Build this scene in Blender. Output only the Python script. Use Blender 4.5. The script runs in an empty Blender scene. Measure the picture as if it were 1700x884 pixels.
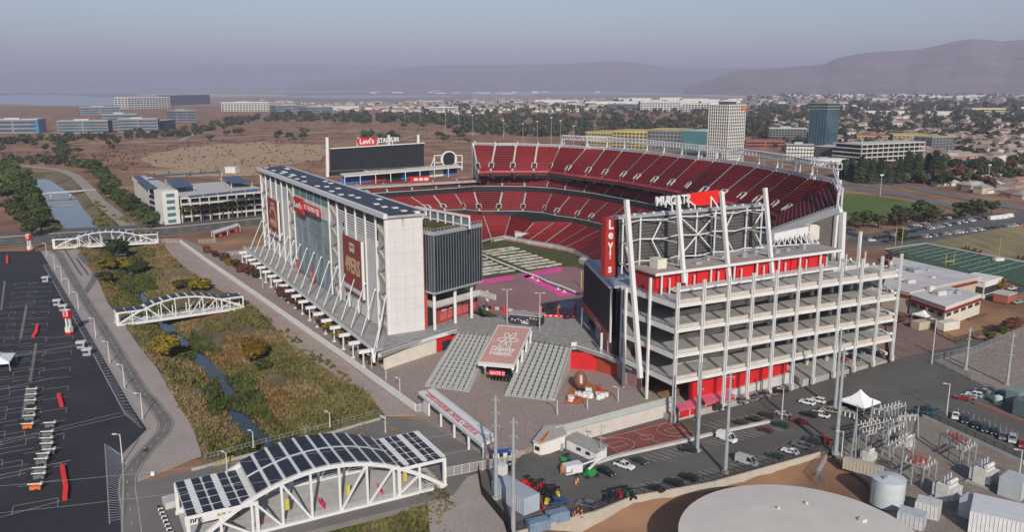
import bpy, math, random
import numpy as np
from mathutils import Vector, noise as NZ
random.seed(7)
C = bpy.context.scene.collection
R = math.radians
# ------------------------------------------------------------------ camera, sky, sun, exposure
F, CX, CY, TH, H = 1400.0, 850.0, 442.0, math.atan(299/1400), 95.0   # survey of the photograph: focal length, pitch, eye height
cd = bpy.data.cameras.new('camera'); cam = bpy.data.objects.new('camera', cd); C.objects.link(cam)
cam.location = (0, 0, H); cam.rotation_euler = (math.pi/2 - TH, 0, 0)
cd.sensor_width = 36; cd.lens = F/1700*36; cd.clip_start = 1; cd.clip_end = 200000
sc = bpy.context.scene; sc.camera = cam
SUN_EL, SUN_AZ = 27.5, 171.4
sun_vec = Vector((math.sin(R(SUN_AZ))*math.cos(R(SUN_EL)), math.cos(R(SUN_AZ))*math.cos(R(SUN_EL)), math.sin(R(SUN_EL))))
w = bpy.data.worlds.new('World'); sc.world = w; w.use_nodes = True
nt = w.node_tree; bg = nt.nodes['Background']; sky = nt.nodes.new('ShaderNodeTexSky'); sky.sky_type = 'NISHITA'
sky.sun_disc = False; sky.sun_elevation = R(SUN_EL); sky.sun_rotation = R(SUN_AZ); sky.air_density = 1.0; sky.dust_density = 0.9; sky.ozone_density = 2.6; sky.altitude = 50
nt.links.new(sky.outputs[0], bg.inputs[0]); bg.inputs[1].default_value = 0.08
sl = bpy.data.lights.new('sun', 'SUN'); sl.energy = 3.8; sl.angle = R(0.6); sl.color = (1.0, 0.93, 0.83)
so = bpy.data.objects.new('sun', sl); C.objects.link(so); so.rotation_euler = (-sun_vec).to_track_quat('-Z', 'Y').to_euler(); so.location = (0, 0, 400)
vs = sc.view_settings; vs.view_transform = 'Standard'; vs.look = 'None'; vs.exposure = 0.4; vs.gamma = 1.0
sc.cycles.max_bounces = 5; sc.cycles.diffuse_bounces = 3; sc.cycles.glossy_bounces = 2; sc.cycles.volume_bounces = 0
sc.cycles.transparent_max_bounces = 6; sc.cycles.use_denoising = True
# ------------------------------------------------------------------ survey helpers: photo point on a plane of known height -> place
_c, _s = math.cos(TH), math.sin(TH)
def ray(px, py):
 u = (px-CX)/F; v = (CY-py)/F
 return (u, _c+_s*v, -_s+_c*v)
def G(px, py, z=0.0):
 d = ray(px, py); t = (z-H)/d[2]
 return Vector((d[0]*t, d[1]*t, z))
def V(py, p):
 k = (CY-py)/F
 return H + p[1]*(k*_c-_s)/(_c+k*_s)
def lotz(x):
 if x < -5: return 0.0
 if x < 20: return -3.8*(x+5)/25
 if x < 50: return -3.8
 if x < 138: return -3.8+4.1*(x-50)/88
 return 0.3
def GL(px, py, dz=0.0):
 z = -1.0
 for _ in range(20):
  p = G(px, py, z+dz); z = lotz(p.x)
 return G(px, py, z+dz)
A = R(28.8); O2 = (-45.9, 295.4)
UD = Vector((-math.sin(A), math.cos(A), 0)); VD = Vector((math.cos(A), math.sin(A), 0)); ZD = Vector((0, 0, 1))
def S(u, v, z=0.0):
 return Vector((O2[0]+u*UD.x+v*VD.x, O2[1]+u*UD.y+v*VD.y, z))
def lerp(a, b, t): return a+(b-a)*t
def pl_at(pl, y):
 """x of a polyline [(y, x)] sorted by y"""
 if y <= pl[0][0]: return pl[0][1]
 for (y0, x0), (y1, x1) in zip(pl, pl[1:]):
  if y <= y1: return x0+(x1-x0)*(y-y0)/(y1-y0)
 return pl[-1][1]
# ------------------------------------------------------------------ materials
MATS = {}
def M(name, col, rough=0.8, var=0.12, scale=0.6, col2=None, metal=0.0, spec=0.3, detail=4, bump=0.0, emit=None, obj=False, rnd=0.0):
 if name in MATS: return MATS[name]
 m = bpy.data.materials.new(name); m.use_nodes = True; MATS[name] = m
 n = m.node_tree.nodes; L = m.node_tree.links; b = n['Principled BSDF']
 b.inputs['Roughness'].default_value = rough; b.inputs['Metallic'].default_value = metal
 b.inputs['Specular IOR Level'].default_value = spec
 if obj:
  src = n.new('ShaderNodeTexCoord').outputs['Object']
 else:
  src = n.new('ShaderNodeNewGeometry').outputs['Position']
 nz = n.new('ShaderNodeTexNoise'); nz.inputs['Scale'].default_value = scale; nz.inputs['Detail'].default_value = detail
 nz.inputs['Roughness'].default_value = 0.62
 L.new(src, nz.inputs['Vector'])
 rp = n.new('ShaderNodeValToRGB'); L.new(nz.outputs[0], rp.inputs[0])
 rp.color_ramp.elements[0].position = 0.3; rp.color_ramp.elements[1].position = 0.7
 c2 = col2 if col2 else tuple(min(1, c*(1+var)) for c in col)
 c1 = col if col2 else tuple(c*(1-var) for c in col)
 rp.color_ramp.elements[0].color = (*c1, 1); rp.color_ramp.elements[1].color = (*c2, 1)
 out = rp.outputs[0]
 if rnd:
  oi = n.new('ShaderNodeObjectInfo'); hs = n.new('ShaderNodeHueSaturation')
  mr = n.new('ShaderNodeMapRange'); mr.inputs[3].default_value = 1-rnd; mr.inputs[4].default_value = 1+rnd
  L.new(oi.outputs['Random'], mr.inputs[0]); L.new(mr.outputs[0], hs.inputs['Value'])
  mh = n.new('ShaderNodeMapRange'); mh.inputs[3].default_value = 0.5-rnd*0.08; mh.inputs[4].default_value = 0.5+rnd*0.08
  mu = n.new('ShaderNodeMath'); mu.operation = 'FRACT'; m2 = n.new('ShaderNodeMath'); m2.operation = 'MULTIPLY'; m2.inputs[1].default_value = 7.31
  L.new(oi.outputs['Random'], m2.inputs[0]); L.new(m2.outputs[0], mu.inputs[0]); L.new(mu.outputs[0], mh.inputs[0]); L.new(mh.outputs[0], hs.inputs['Hue'])
  L.new(out, hs.inputs['Color']); out = hs.outputs[0]
 L.new(out, b.inputs['Base Color'])
 if bump:
  bp = n.new('ShaderNodeBump'); bp.inputs['Strength'].default_value = bump; bp.inputs['Distance'].default_value = 0.3
  L.new(nz.outputs[0], bp.inputs['Height']); L.new(bp.outputs[0], b.inputs['Normal'])
 if emit:
  b.inputs['Emission Color'].default_value = (*emit, 1); b.inputs['Emission Strength'].default_value = 1.0
 return m
def ground_mat(name, cols, scale, scale2, rough=0.95, sp=None, streak=None, k2=(.6, 1.35)):
 """three-tone ground: broad patches and fine grain"""
 if name in MATS: return MATS[name]
 m = bpy.data.materials.new(name); m.use_nodes = True; MATS[name] = m
 n = m.node_tree.nodes; L = m.node_tree.links; b = n['Principled BSDF']; b.inputs['Roughness'].default_value = rough; b.inputs['Specular IOR Level'].default_value = 0.15
 g = n.new('ShaderNodeNewGeometry')
 mp = n.new('ShaderNodeMapping'); L.new(g.outputs['Position'], mp.inputs[0])
 if streak: mp.inputs['Rotation'].default_value = (0, 0, streak[0]); mp.inputs['Scale'].default_value = streak[1]
 a = n.new('ShaderNodeTexNoise'); a.inputs['Scale'].default_value = scale; a.inputs['Detail'].default_value = 6; a.inputs['Roughness'].default_value = 0.65
 c = n.new('ShaderNodeTexNoise'); c.inputs['Scale'].default_value = scale2; c.inputs['Detail'].default_value = 4
 L.new(mp.outputs[0], a.inputs[0]); L.new(mp.outputs[0], c.inputs[0])
 rp = n.new('ShaderNodeValToRGB'); els = rp.color_ramp.elements
 k = len(cols)
 pos = [0.32+0.36*i/(k-1) for i in range(k)]
 els[0].position = pos[0]; els[0].color = (*cols[0], 1); els[1].position = pos[-1]; els[1].color = (*cols[-1], 1)
 for i in range(1, k-1):
  e = els.new(pos[i]); e.color = (*cols[i], 1)
 L.new(a.outputs[0], rp.inputs[0])
 mx = n.new('ShaderNodeMix'); mx.data_type = 'RGBA'; mx.blend_type = 'MULTIPLY'; mx.inputs[0].default_value = 0.7
 r2 = n.new('ShaderNodeMapRange'); r2.inputs[1].default_value = 0.25; r2.inputs[2].default_value = 0.75; r2.inputs[3].default_value = k2[0]; r2.inputs[4].default_value = k2[1]
 L.new(c.outputs[0], r2.inputs[0]); L.new(rp.outputs[0], mx.inputs[6]); L.new(r2.outputs[0], mx.inputs[7]); L.new(mx.outputs[2], b.inputs['Base Color'])
 return m
WHITE = M('white_paint', (0.60, 0.60, 0.595), 0.5, 0.05, 0.4)
STEEL = M('painted_steel', (0.54, 0.55, 0.55), 0.45, 0.06, 0.5)
GALV = M('galvanised_steel', (0.36, 0.38, 0.40), 0.5, 0.12, 0.8, metal=0.3)
CONC = M('concrete', (0.33, 0.315, 0.29), 0.9, 0.16, 0.25)
CONC_D = M('deck_concrete', (0.34, 0.33, 0.315), 0.9, 0.2, 0.12)
CONC_L = M('pale_concrete', (0.47, 0.455, 0.43), 0.9, 0.12, 0.3)
ASPH = M('asphalt', (0.112, 0.106, 0.096), 0.9, 0.22, 0.08, detail=8)
ASPH_D = M('dark_asphalt', (0.033, 0.032, 0.037), 0.85, 0.25, 0.05, detail=8)
LINE = M('road_paint', (0.62, 0.62, 0.60), 0.8, 0.15, 1.5)
YEL = M('yellow_paint', (0.52, 0.40, 0.06), 0.6, 0.1, 1.5)
RED = M('red_paint', (0.50, 0.016, 0.018), 0.55, 0.1, 0.5)
SEAT = M('red_seat', (0.285, 0.022, 0.026), 0.55, 0.18, 0.35)
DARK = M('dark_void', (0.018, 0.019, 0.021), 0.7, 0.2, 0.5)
BLACK = M('black_screen', (0.020, 0.023, 0.027), 0.55, 0.12, 0.15, spec=0.2)
GLASS = M('dark_glass', (0.022, 0.030, 0.036), 0.12, 0.25, 0.15, spec=0.6)
GLASS_B = M('blue_glass', (0.16, 0.21, 0.24), 0.3, 0.35, 0.12, spec=0.5)
TEAL = M('teal_glass', (0.10, 0.24, 0.24), 0.25, 0.25, 0.4, spec=0.5)
SOLAR = M('solar_cell', (0.026, 0.029, 0.042), 0.45, 0.25, 0.3, spec=0.25)
PLASTER = M('cream_plaster', (0.58, 0.54, 0.47), 0.9, 0.1, 0.2)
MAROON = M('maroon_print', (0.26, 0.050, 0.035), 0.7, 0.1, 0.2)
GOLD = M('gold_print', (0.50, 0.36, 0.20), 0.6, 0.1, 0.6)
BRICK = M('red_wall', (0.36, 0.055, 0.032), 0.8, 0.12, 0.2)
WOOD = M('weathered_timber', (0.12, 0.075, 0.045), 0.9, 0.25, 0.5)
TIRE = M('black_rubber', (0.02, 0.02, 0.02), 0.8, 0.1, 2)
BLUE = M('blue_paint', (0.05, 0.12, 0.30), 0.5, 0.1, 0.5)
GREEN = M('green_paint', (0.015, 0.22, 0.05), 0.5, 0.1, 0.5)
ORANGE = M('orange_paint', (0.60, 0.14, 0.02), 0.5, 0.1, 0.5)
# ------------------------------------------------------------------ mesh building
class MB:
 def __init__(s): s.v = []; s.f = []; s.m = []
 def quad(s, a, b, c, d, m=0):
  i = len(s.v); s.v += [tuple(a), tuple(b), tuple(c), tuple(d)]; s.f.append((i, i+1, i+2, i+3)); s.m.append(m)
 def tri(s, a, b, c, m=0):
  i = len(s.v); s.v += [tuple(a), tuple(b), tuple(c)]; s.f.append((i, i+1, i+2)); s.m.append(m)
 def poly(s, pts, m=0):
  i = len(s.v); s.v += [tuple(p) for p in pts]; s.f.append(tuple(range(i, i+len(pts)))); s.m.append(m)
 def hexa(s, p, m=0, mt=None):
  """8 corners: bottom 0-3 counter-clockwise, top 4-7"""
  i = len(s.v); s.v += [tuple(q) for q in p]
  for k, f in enumerate(((3, 2, 1, 0), (4, 5, 6, 7), (0, 1, 5, 4), (1, 2, 6, 5), (2, 3, 7, 6), (3, 0, 4, 7))):
   s.f.append(tuple(i+j for j in f)); s.m.append(mt if (k == 1 and mt is not None) else m)
 def box(s, x0, x1, y0, y1, z0, z1, m=0, mt=None):
  s.hexa([(x0, y0, z0), (x1, y0, z0), (x1, y1, z0), (x0, y1, z0), (x0, y0, z1), (x1, y0, z1), (x1, y1, z1), (x0, y1, z1)], m, mt)
 def sbox(s, u0, u1, v0, v1, z0, z1, m=0, mt=None):
  s.hexa([S(u0, v0, z0), S(u0, v1, z0), S(u1, v1, z0), S(u1, v0, z0), S(u0, v0, z1), S(u0, v1, z1), S(u1, v1, z1), S(u1, v0, z1)], m, mt)
 def rbox(s, c, hx, hy, z0, z1, ang=0, m=0, mt=None):
  ca, sa = math.cos(ang), math.sin(ang)
  q = [(c[0]+x*ca-y*sa, c[1]+x*sa+y*ca) for x, y in ((-hx, -hy), (hx, -hy), (hx, hy), (-hx, hy))]
  s.hexa([(*p, z0) for p in q]+[(*p, z1) for p in q], m, mt)
 def beam(s, a, b, w, h=None, m=0, up=None):
  a = Vector(a); b = Vector(b); h = w if h is None else h
  d = (b-a)
  if d.length < 1e-6: return
  d.normalize(); up = Vector(up) if up else (ZD if abs(d.z) < 0.95 else Vector((UD.x, UD.y, 0)))
  x = d.cross(up).normalized()*(w/2); y = x.cross(d).normalized()*(h/2)
  s.hexa([a-x-y, a+x-y, b+x-y, b-x-y, a-x+y, a+x+y, b+x+y, b-x+y], m)
 def prism(s, pts, z0, z1, m=0, mt=None, bottom=True):
  pts = [(p[0], p[1]) for p in pts]
  ar = sum(a[0]*b[1]-b[0]*a[1] for a, b in zip(pts, pts[1:]+pts[:1]))
  if ar < 0: pts = pts[::-1]
  z0f = z0 if callable(z0) else (lambda p: z0); z1f = z1 if callable(z1) else (lambda p: z1)
  n = len(pts); i = len(s.v)
  s.v += [(*p, z0f(p)) for p in pts]+[(*p, z1f(p)) for p in pts]
  s.f.append(tuple(range(i+n, i+2*n))); s.m.append(m if mt is None else mt)
  if bottom: s.f.append(tuple(range(i+n-1, i-1, -1))); s.m.append(m)
  for k in range(n):
   j = (k+1) % n; s.f.append((i+k, i+j, i+n+j, i+n+k)); s.m.append(m)
 def cyl(s, a, b, r0, r1=None, n=8, m=0, caps=True):
  a = Vector(a); b = Vector(b); r1 = r0 if r1 is None else r1
  d = (b-a).normalized(); up = ZD if abs(d.z) < 0.95 else Vector((1, 0, 0))
  x = d.cross(up).normalized(); y = d.cross(x)
  i = len(s.v)
  for p, r in ((a, r0), (b, r1)):
   for k in range(n):
    t = 2*math.pi*k/n; s.v.append(tuple(p+x*(r*math.cos(t))+y*(r*math.sin(t))))
  for k in range(n):
   j = (k+1) % n; s.f.append((i+j, i+k, i+n+k, i+n+j)); s.m.append(m)
  if caps:
   s.f.append(tuple(i+k for k in range(n))); s.m.append(m); s.f.append(tuple(i+n+k for k in range(n-1, -1, -1))); s.m.append(m)
 def pline(s, pts, wd, z0, z1, m=0):
  """ribbon slab along a plan polyline"""
  L_, R_ = offset_line(pts, wd)
  for i in range(len(pts)-1):
   s.hexa([(*L_[i], z0), (*R_[i], z0), (*R_[i+1], z0), (*L_[i+1], z0), (*L_[i], z1), (*R_[i], z1), (*R_[i+1], z1), (*L_[i+1], z1)], m)
 def build(s, name, mats, parent=None, smooth=False, **props):
  if not isinstance(mats, (list, tuple)): mats = [mats]
  me = bpy.data.meshes.new(name)
  off = Vector(parent_loc(parent)) if parent else Vector((0, 0, 0))
  v = np.array(s.v, dtype=np.float64).reshape(-1, 3)-np.array(off)
  me.from_pydata(v.tolist(), [], s.f)
  for m in mats: me.materials.append(m)
  if len(mats) > 1: me.polygons.foreach_set('material_index', s.m)
  if smooth: me.polygons.foreach_set('use_smooth', [True]*len(me.polygons))
  me.update()
  o = bpy.data.objects.new(name, me); C.objects.link(o)
  if parent: o.parent = parent
  for k, x in props.items():
   if x is not None: o[k] = x
  return o
def parent_loc(p):
 t = Vector((0, 0, 0))
 while p is not None:
  t = t+Vector(p.location); p = p.parent
 return t
def offset_line(pts, wd):
 P = [Vector((p[0], p[1])) for p in pts]; L_, R_ = [], []
 for i, p in enumerate(P):
  a = P[max(0, i-1)]; b = P[min(len(P)-1, i+1)]
  d = (b-a).normalized(); n = Vector((-d.y, d.x))
  L_.append(tuple(p+n*wd/2)); R_.append(tuple(p-n*wd/2))
 return L_, R_
def thing(name, label, cat, loc=(0, 0, 0), group=None, rotz=0.0):
 o = bpy.data.objects.new(name, None); C.objects.link(o); o.location = loc; o.rotation_euler = (0, 0, rotz); o.empty_display_size = 0.5
 o['label'] = label; o['category'] = cat
 if group: o['group'] = group
 return o
def tag(o, label, cat, group=None):
 o['label'] = label; o['category'] = cat
 if group: o['group'] = group
 return o
KIDS = {}
def dup(root, loc, rotz=0.0, label=None, group=None, scale=None):
 r = root.copy(); C.objects.link(r); r.location = loc; r.rotation_euler = (0, 0, rotz)
 if label: r['label'] = label
 if group: r['group'] = group
 if scale: r.scale = scale if isinstance(scale, (tuple, list)) else (scale,)*3
 for ch in KIDS.setdefault(root.name, [o for o in root.children]):
  c = ch.copy(); C.objects.link(c); c.parent = r
  for g in KIDS.setdefault(ch.name, [o for o in ch.children]):
   d = g.copy(); C.objects.link(d); d.parent = c
 return r
def struct(mb, name, mats, kind='structure', **k): return mb.build(name, mats, None, kind=kind, **k)
def text(body, parent, origin, xdir, updir, height, mat, name='lettering', extrude=0.06, width=None, mirror=False, align='CENTER'):
 cu = bpy.data.curves.new(name, 'FONT'); cu.body = body; cu.size = height*1.35; cu.extrude = extrude; cu.align_x = align; cu.align_y = 'CENTER'; cu.resolution_u = 2
 cu.materials.append(mat); cu.offset = height*.035
 o = bpy.data.objects.new(name, cu); C.objects.link(o)
 x = Vector(xdir).normalized(); y = Vector(updir).normalized(); y = (y-x*y.dot(x)).normalized(); z = x.cross(y)
 from mathutils import Matrix
 sx = 1.0
 if width:
  bpy.context.view_layer.update(); wd = o.dimensions.x
  sx = width/wd if wd > 0 else 1
 base = Vector(origin)-parent_loc(parent)
 o.matrix_world = Matrix(((x.x*sx, y.x, z.x, base.x), (x.y*sx, y.y, z.y, base.y), (x.z*sx, y.z, z.z, base.z), (0, 0, 0, 1)))
 dg = bpy.context.evaluated_depsgraph_get()
 me = bpy.data.meshes.new_from_object(o.evaluated_get(dg)); me.name = name
 mw = o.matrix_world.copy(); bpy.data.objects.remove(o); bpy.data.curves.remove(cu)
 me.transform(mw); o = bpy.data.objects.new(name, me); C.objects.link(o)
 o.parent = parent
 return o
# ------------------------------------------------------------------ terrain
BANK_L = sorted([(100, -25), (160, -55), (208, -82), (224, -91), (237, -99), (277, -122), (298, -137), (328, -156), (364, -180), (405, -203), (464, -240), (496, -260), (603, -345), (763, -440), (960, -575)])
BANK_R = sorted([(100, 30), (160, 0), (200, -22), (233, -37), (254, -46), (268, -58), (283, -69), (308, -85), (361, -114), (391, -140), (422, -162), (471, -194), (512, -215), (603, -275), (763, -375), (960, -505)])
MID = sorted([(100, -2), (177, -46), (226, -71), (238, -81), (271, -97), (292, -111), (338, -144), (393, -178), (505, -240), (603, -314), (682, -363), (763, -411), (903, -509), (960, -545)])
def half_w(y): return 2.1+1.3*math.sin(y*.083)+.6*math.sin(y*.21) if y < 470 else min(13.0, 2.6+(y-470)*0.09)
LOT = [G(872, 748), G(920, 720, .3), G(1113, 668.5, .3)]
lot_poly = [(-12, 205), (-4, 222), (6, 235), (18, 240), (49, 252), (60, 262), (150, 320), (420, 320), (420, 60), (-25, 60)]
lot_poly[2:5] = [(LOT[0].x-2, LOT[0].y+2), (LOT[1].x-5, LOT[1].y+7), (LOT[2].x, LOT[2].y+9)]
WA, WB = GL(1050, 826.5), GL(1361, 753)
def inside(px, py, poly):
 r = np.zeros(px.shape, bool); n = len(poly)
 for i in range(n):
  x0, y0 = poly[i]; x1, y1 = poly[(i+1) % n]
  c = ((y0 > py) != (y1 > py)) & (px < (x1-x0)*(py-y0)/(y1-y0+1e-12)+x0)
  r ^= c
 return r
def ground_height(X, Y):
 ys = np.clip(Y, 100, 960)
 L_ = np.interp(ys, [a for a, b in BANK_L], [b for a, b in BANK_L]); R_ = np.interp(ys, [a for a, b in BANK_R], [b for a, b in BANK_R])
 m = np.interp(ys, [a for a, b in MID], [b for a, b in MID]); hw = np.interp(ys, [100, 470, 586, 960], [2.6, 2.6, 13, 13])
 d = np.where(X < m, (m-hw-X)/np.maximum(m-hw-L_, 1), (X-m-hw)/np.maximum(R_-m-hw, 1))
 d = np.clip(d, 0, 1); bed = -4.3
 z = bed*(1-d**0.8)
 z = np.where(d <= 0, bed-0.4, z)
 z *= np.clip((965-Y)/60, 0, 1)*np.clip((Y-60)/30, 0, 1)
 z = np.where((d > 0) & (d < 1), z+0.35*np.sin(X*0.31+Y*0.17)*np.sin(Y*0.23-X*0.11)*(1-d)*d*4, z)
 lz = np.interp(X, [-5, 20, 50, 138], [0, -3.8, -3.8, 0.3])
 inl = inside(X, Y, lot_poly)
 z = np.where(inl, lz-0.9, z)
 sd = (WB.x-WA.x)*(WA.y-Y)-(WA.x-X)*(WB.y-WA.y); sd = sd/math.hypot(WB.x-WA.x, WB.y-WA.y)
 z = np.where(inl, z-2.9*np.clip((sd-0.5)/4, 0, 1)*np.clip((82-X)/10, 0, 1)*np.clip((X-8)/8, 0, 1), z)
 chan = (d < 0.995) & (Y < 960) & (Y > 60)
 return z-0.12, chan
xs = np.concatenate([[-90000, -40000, -20000, -9000, -4000, -2000, -1100, -800], np.arange(-640, 480, 4.0), [560, 700, 1000, 2000, 4000, 9000, 20000, 40000, 90000]])
ys = np.concatenate([[-3000, -400, 20], np.arange(60, 980, 4.0), [1100, 1300, 1600, 2000, 2600, 3400, 4500, 6000, 9000, 14000, 24000, 40000, 90000]])
GX, GY = np.meshgrid(xs, ys); gz, chan = ground_height(GX, GY)
nx, ny = len(xs), len(ys)
idx = np.arange(nx*ny).reshape(ny, nx)
q = np.stack([idx[:-1, :-1], idx[:-1, 1:], idx[1:, 1:], idx[1:, :-1]], -1).reshape(-1, 4)
me = bpy.data.meshes.new('ground')
me.vertices.add(nx*ny); me.vertices.foreach_set('co', np.stack([GX, GY, gz], -1).reshape(-1).astype(np.float32))
me.loops.add(q.size); me.loops.foreach_set('vertex_index', q.reshape(-1).astype(np.int32))
me.polygons.add(len(q)); me.polygons.foreach_set('loop_start', np.arange(0, q.size, 4, dtype=np.int32)); me.polygons.foreach_set('loop_total', np.full(len(q), 4, np.int32))
ch = chan.reshape(-1)[q].any(axis=1)
me.materials.append(ground_mat('dry_field', [(0.18, 0.10, 0.060), (0.31, 0.175, 0.098), (0.215, 0.12, 0.075), (0.38, 0.245, 0.14)], 0.0045, 0.03, k2=(.35, 1.6)))
me.materials.append(ground_mat('creek_bank', [(0.075, 0.065, 0.032), (0.13, 0.105, 0.055), (0.20, 0.15, 0.095), (0.10, 0.088, 0.04)], 0.03, 0.5, streak=(R(-28), (1, 0.35, 1))))
me.polygons.foreach_set('material_index', ch.astype(np.int32)); me.polygons.foreach_set('use_smooth', np.ones(len(q), bool))
me.update(calc_edges=True); me.validate()
go = bpy.data.objects.new('ground', me); C.objects.link(go); go['kind'] = 'structure'
# creek water
wm = bpy.data.materials.new('creek_water'); wm.use_nodes = True; b = wm.node_tree.nodes['Principled BSDF']
b.inputs['Base Color'].default_value = (0.028, 0.036, 0.034, 1); b.inputs['Roughness'].default_value = 0.06
nn = wm.node_tree.nodes.new('ShaderNodeTexNoise'); nn.inputs['Scale'].default_value = 0.9; nn.inputs['Detail'].default_value = 3; bb = wm.node_tree.nodes.new('ShaderNodeBump'); bb.inputs['Strength'].default_value = 0.05
wm.node_tree.links.new(nn.outputs[0], bb.inputs['Height']); wm.node_tree.links.new(bb.outputs[0], b.inputs['Normal'])
MATS['creek_water'] = wm
mb = MB(); yy = list(range(96, 945, 12))
for y0, y1 in zip(yy, yy[1:]):
 a0, a1 = pl_at(MID, y0), pl_at(MID, y1); h0, h1 = half_w(y0)+1.7, half_w(y1)+1.7
 mb.quad((a0-h0, y0, -4.02), (a0+h0, y0, -4.02), (a1+h1, y1, -4.02), (a1-h1, y1, -4.02))
struct(mb, 'creek_water', wm)
def far_water(pts, name='bay_water', z=0.5):
 mb = MB(); mb.prism([G(*p, z) for p in pts], z-0.4, z); return struct(mb, name, BAYW)
BAYW = M('bay_water', (0.30, 0.33, 0.38), 0.35, 0.08, 0.0008, spec=0.3)
TIDAL = ground_mat('tidal_flat', [(0.20, 0.15, 0.13), (0.33, 0.28, 0.25), (0.16, 0.12, 0.11)], 0.0009, 0.004, streak=(0, (0.35, 1.6, 1)))
mb = MB(); mb.prism([(-60000, 4000), (3500, 4300), (60000, 9000), (60000, 22000), (-60000, 22000)], -0.1, 0.1); struct(mb, 'tidal_flat_ground', TIDAL)
far_water([(-60, 170), (-60, 160), (60, 157.5), (130, 158.5), (206, 165), (208, 174), (100, 175)])
far_water([(-80, 153), (-80, 151.3), (120, 150.8), (330, 150.6), (560, 151), (640, 152), (560, 153), (300, 153)])
far_water([(420, 160.5), (560, 157.8), (700, 158.2), (780, 160), (600, 163)])
far_water([(700, 154.5), (800, 152.5), (1000, 152), (1100, 154), (1230, 156.5), (1190, 159), (980, 157), (820, 157.2)])
SALT = M('salt_flat', (0.50, 0.42, 0.34), 0.9, 0.15, 0.002)
for pts in ([(225, 158), (235, 155.5), (470, 156), (480, 158.5), (330, 161)], [(735, 149), (740, 147.8), (1000, 147.2), (1180, 148.6), (1000, 149)], [(1150, 160), (1180, 158.6), (1300, 160), (1290, 161.5)]):
 mb = MB(); mb.prism([G(*p, 0.7) for p in pts], 0.3, 0.7); struct(mb, 'salt_flat_ground', SALT)
# far hills
def ridge(name, skyline, dist, depth, base_z=-5, seed=1):
 """skyline = [(px, py)] seen ridge line, modelled as a real range of that height, DIST metres off"""
 rng = np.random.default_rng(seed); K = 9
 n = 420; pxs = np.linspace(skyline[0][0], skyline[-1][0], n); pys = np.interp(pxs, [a for a, b in skyline], [b for a, b in skyline])
 pys = np.convolve(np.pad(pys, 6, mode='edge'), np.hanning(15)[1:-1]/np.hanning(15).sum(), mode='valid')
 V_, F_ = [], []
 ph = rng.uniform(0, 6.28, 12)
 prof = lambda k: [0, 0.10, 0.26, 0.42, 0.60, 0.78, 0.92, 1.0, 0.7][k]
 for i in range(n):
  d = ray(pxs[i], pys[i]); hd = math.hypot(d[0], d[1])
  for k in range(K):
   dist_k = dist-depth+depth*k/(K-2)
   t = dist/hd; top = H+d[2]*t
   rz = sum(NZ.noise(Vector((i*.03*f+seed*7, k*.42*f, seed)))*1.5/f for f in (1, 2, 4))
   z = base_z+(top-base_z)*prof(k)*(1+(0.20*rz*(1-prof(k)) if 0 < k < 7 else 0))
   s_ = dist_k/hd
   V_.append((d[0]*s_, d[1]*s_, z))
 for i in range(n-1):
  for k in range(K-1):
   a = i*K+k; F_.append((a, a+K, a+K+1, a+1))
 me = bpy.data.meshes.new(name); me.from_pydata(V_, [], F_); me.materials.append(HILL); me.polygons.foreach_set('use_smooth', [True]*len(F_))
 o = bpy.data.objects.new(name, me); C.objects.link(o); o['kind'] = 'structure'; return o
HILL = ground_mat('hill_grass', [(0.15, 0.115, 0.095), (0.25, 0.185, 0.15), (0.12, 0.10, 0.08)], 0.0012, 0.006)
ridge('near_hills', [(1140, 142), (1180, 132), (1225, 116), (1300, 112), (1370, 106.5), (1385, 98), (1420, 90), (1450, 86.5), (1480, 85), (1520, 82.5), (1560, 75), (1590, 67.5), (1612, 64.5), (1640, 66), (1665, 69), (1700, 65.5), (1760, 60), (1850, 72), (1950, 90)], 15000, 5200, seed=3)
ridge('far_hills', [(480, 141), (560, 130), (640, 117), (700, 109), (780, 107.5), (880, 107), (930, 106.5), (980, 103), (1012, 101), (1050, 103), (1085, 108), (1120, 113.5), (1170, 114), (1230, 112), (1300, 116), (1400, 120)], 24000, 6000, seed=5)
ridge('distant_hills', [(-300, 139), (-100, 128), (60, 118), (200, 112), (300, 109), (420, 108), (520, 107), (640, 110), (760, 116), (900, 122)], 38000, 7000, seed=8)
# ================================================================== ground sheets, roads and paths
PAVER = ground_mat('plaza_pavers', [(0.27, 0.215, 0.19), (0.315, 0.25, 0.22), (0.26, 0.21, 0.19)], 0.03, 1.2)
GRAVEL = ground_mat('gravel_strip', [(0.32, 0.275, 0.25), (0.37, 0.315, 0.285), (0.33, 0.28, 0.245)], 0.05, 2.0)
PATH = M('path_asphalt', (0.16, 0.15, 0.138), 0.9, 0.18, 0.15, detail=8)
TAN = ground_mat('tan_path', [(0.30, 0.265, 0.225), (0.36, 0.32, 0.275)], 0.05, 1.0)
def sheet(name, pts, mat, z=0.03, th=0.3):
 mb = MB(); mb.prism(pts, z-th, z); return struct(mb, name, mat)
def gp(l, z=0.0): return [G(*p, z) for p in l]
LBANK = [(112, 416), (130, 413), (140, 430), (165, 470), (180, 505), (208, 542), (234, 580), (260, 611), (302, 683), (320, 711), (334, 752)]
CURB = [(68, 417), (88.5, 450), (222.5, 680), (246, 714), (203, 757), (205, 800), (203, 884), (200, 960)]
sheet('gravel_path', gp(CURB[:5]+[(215, 806), (290, 775), (334, 756)]+LBANK[::-1]), GRAVEL, 0.02)
RB = [(271, 404), (286, 426), (325, 457), (364, 481), (423, 508), (478, 566), (525, 602), (561, 625.6), (608, 650), (640, 691)]
sheet('gravel_path', gp(RB+[(692, 690), (560, 590), (430, 494), (300, 399)]), ground_mat('dirt_track', [(0.31, 0.245, 0.215), (0.37, 0.295, 0.26), (0.29, 0.21, 0.165)], 0.05, 1.0), 0.025)
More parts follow.
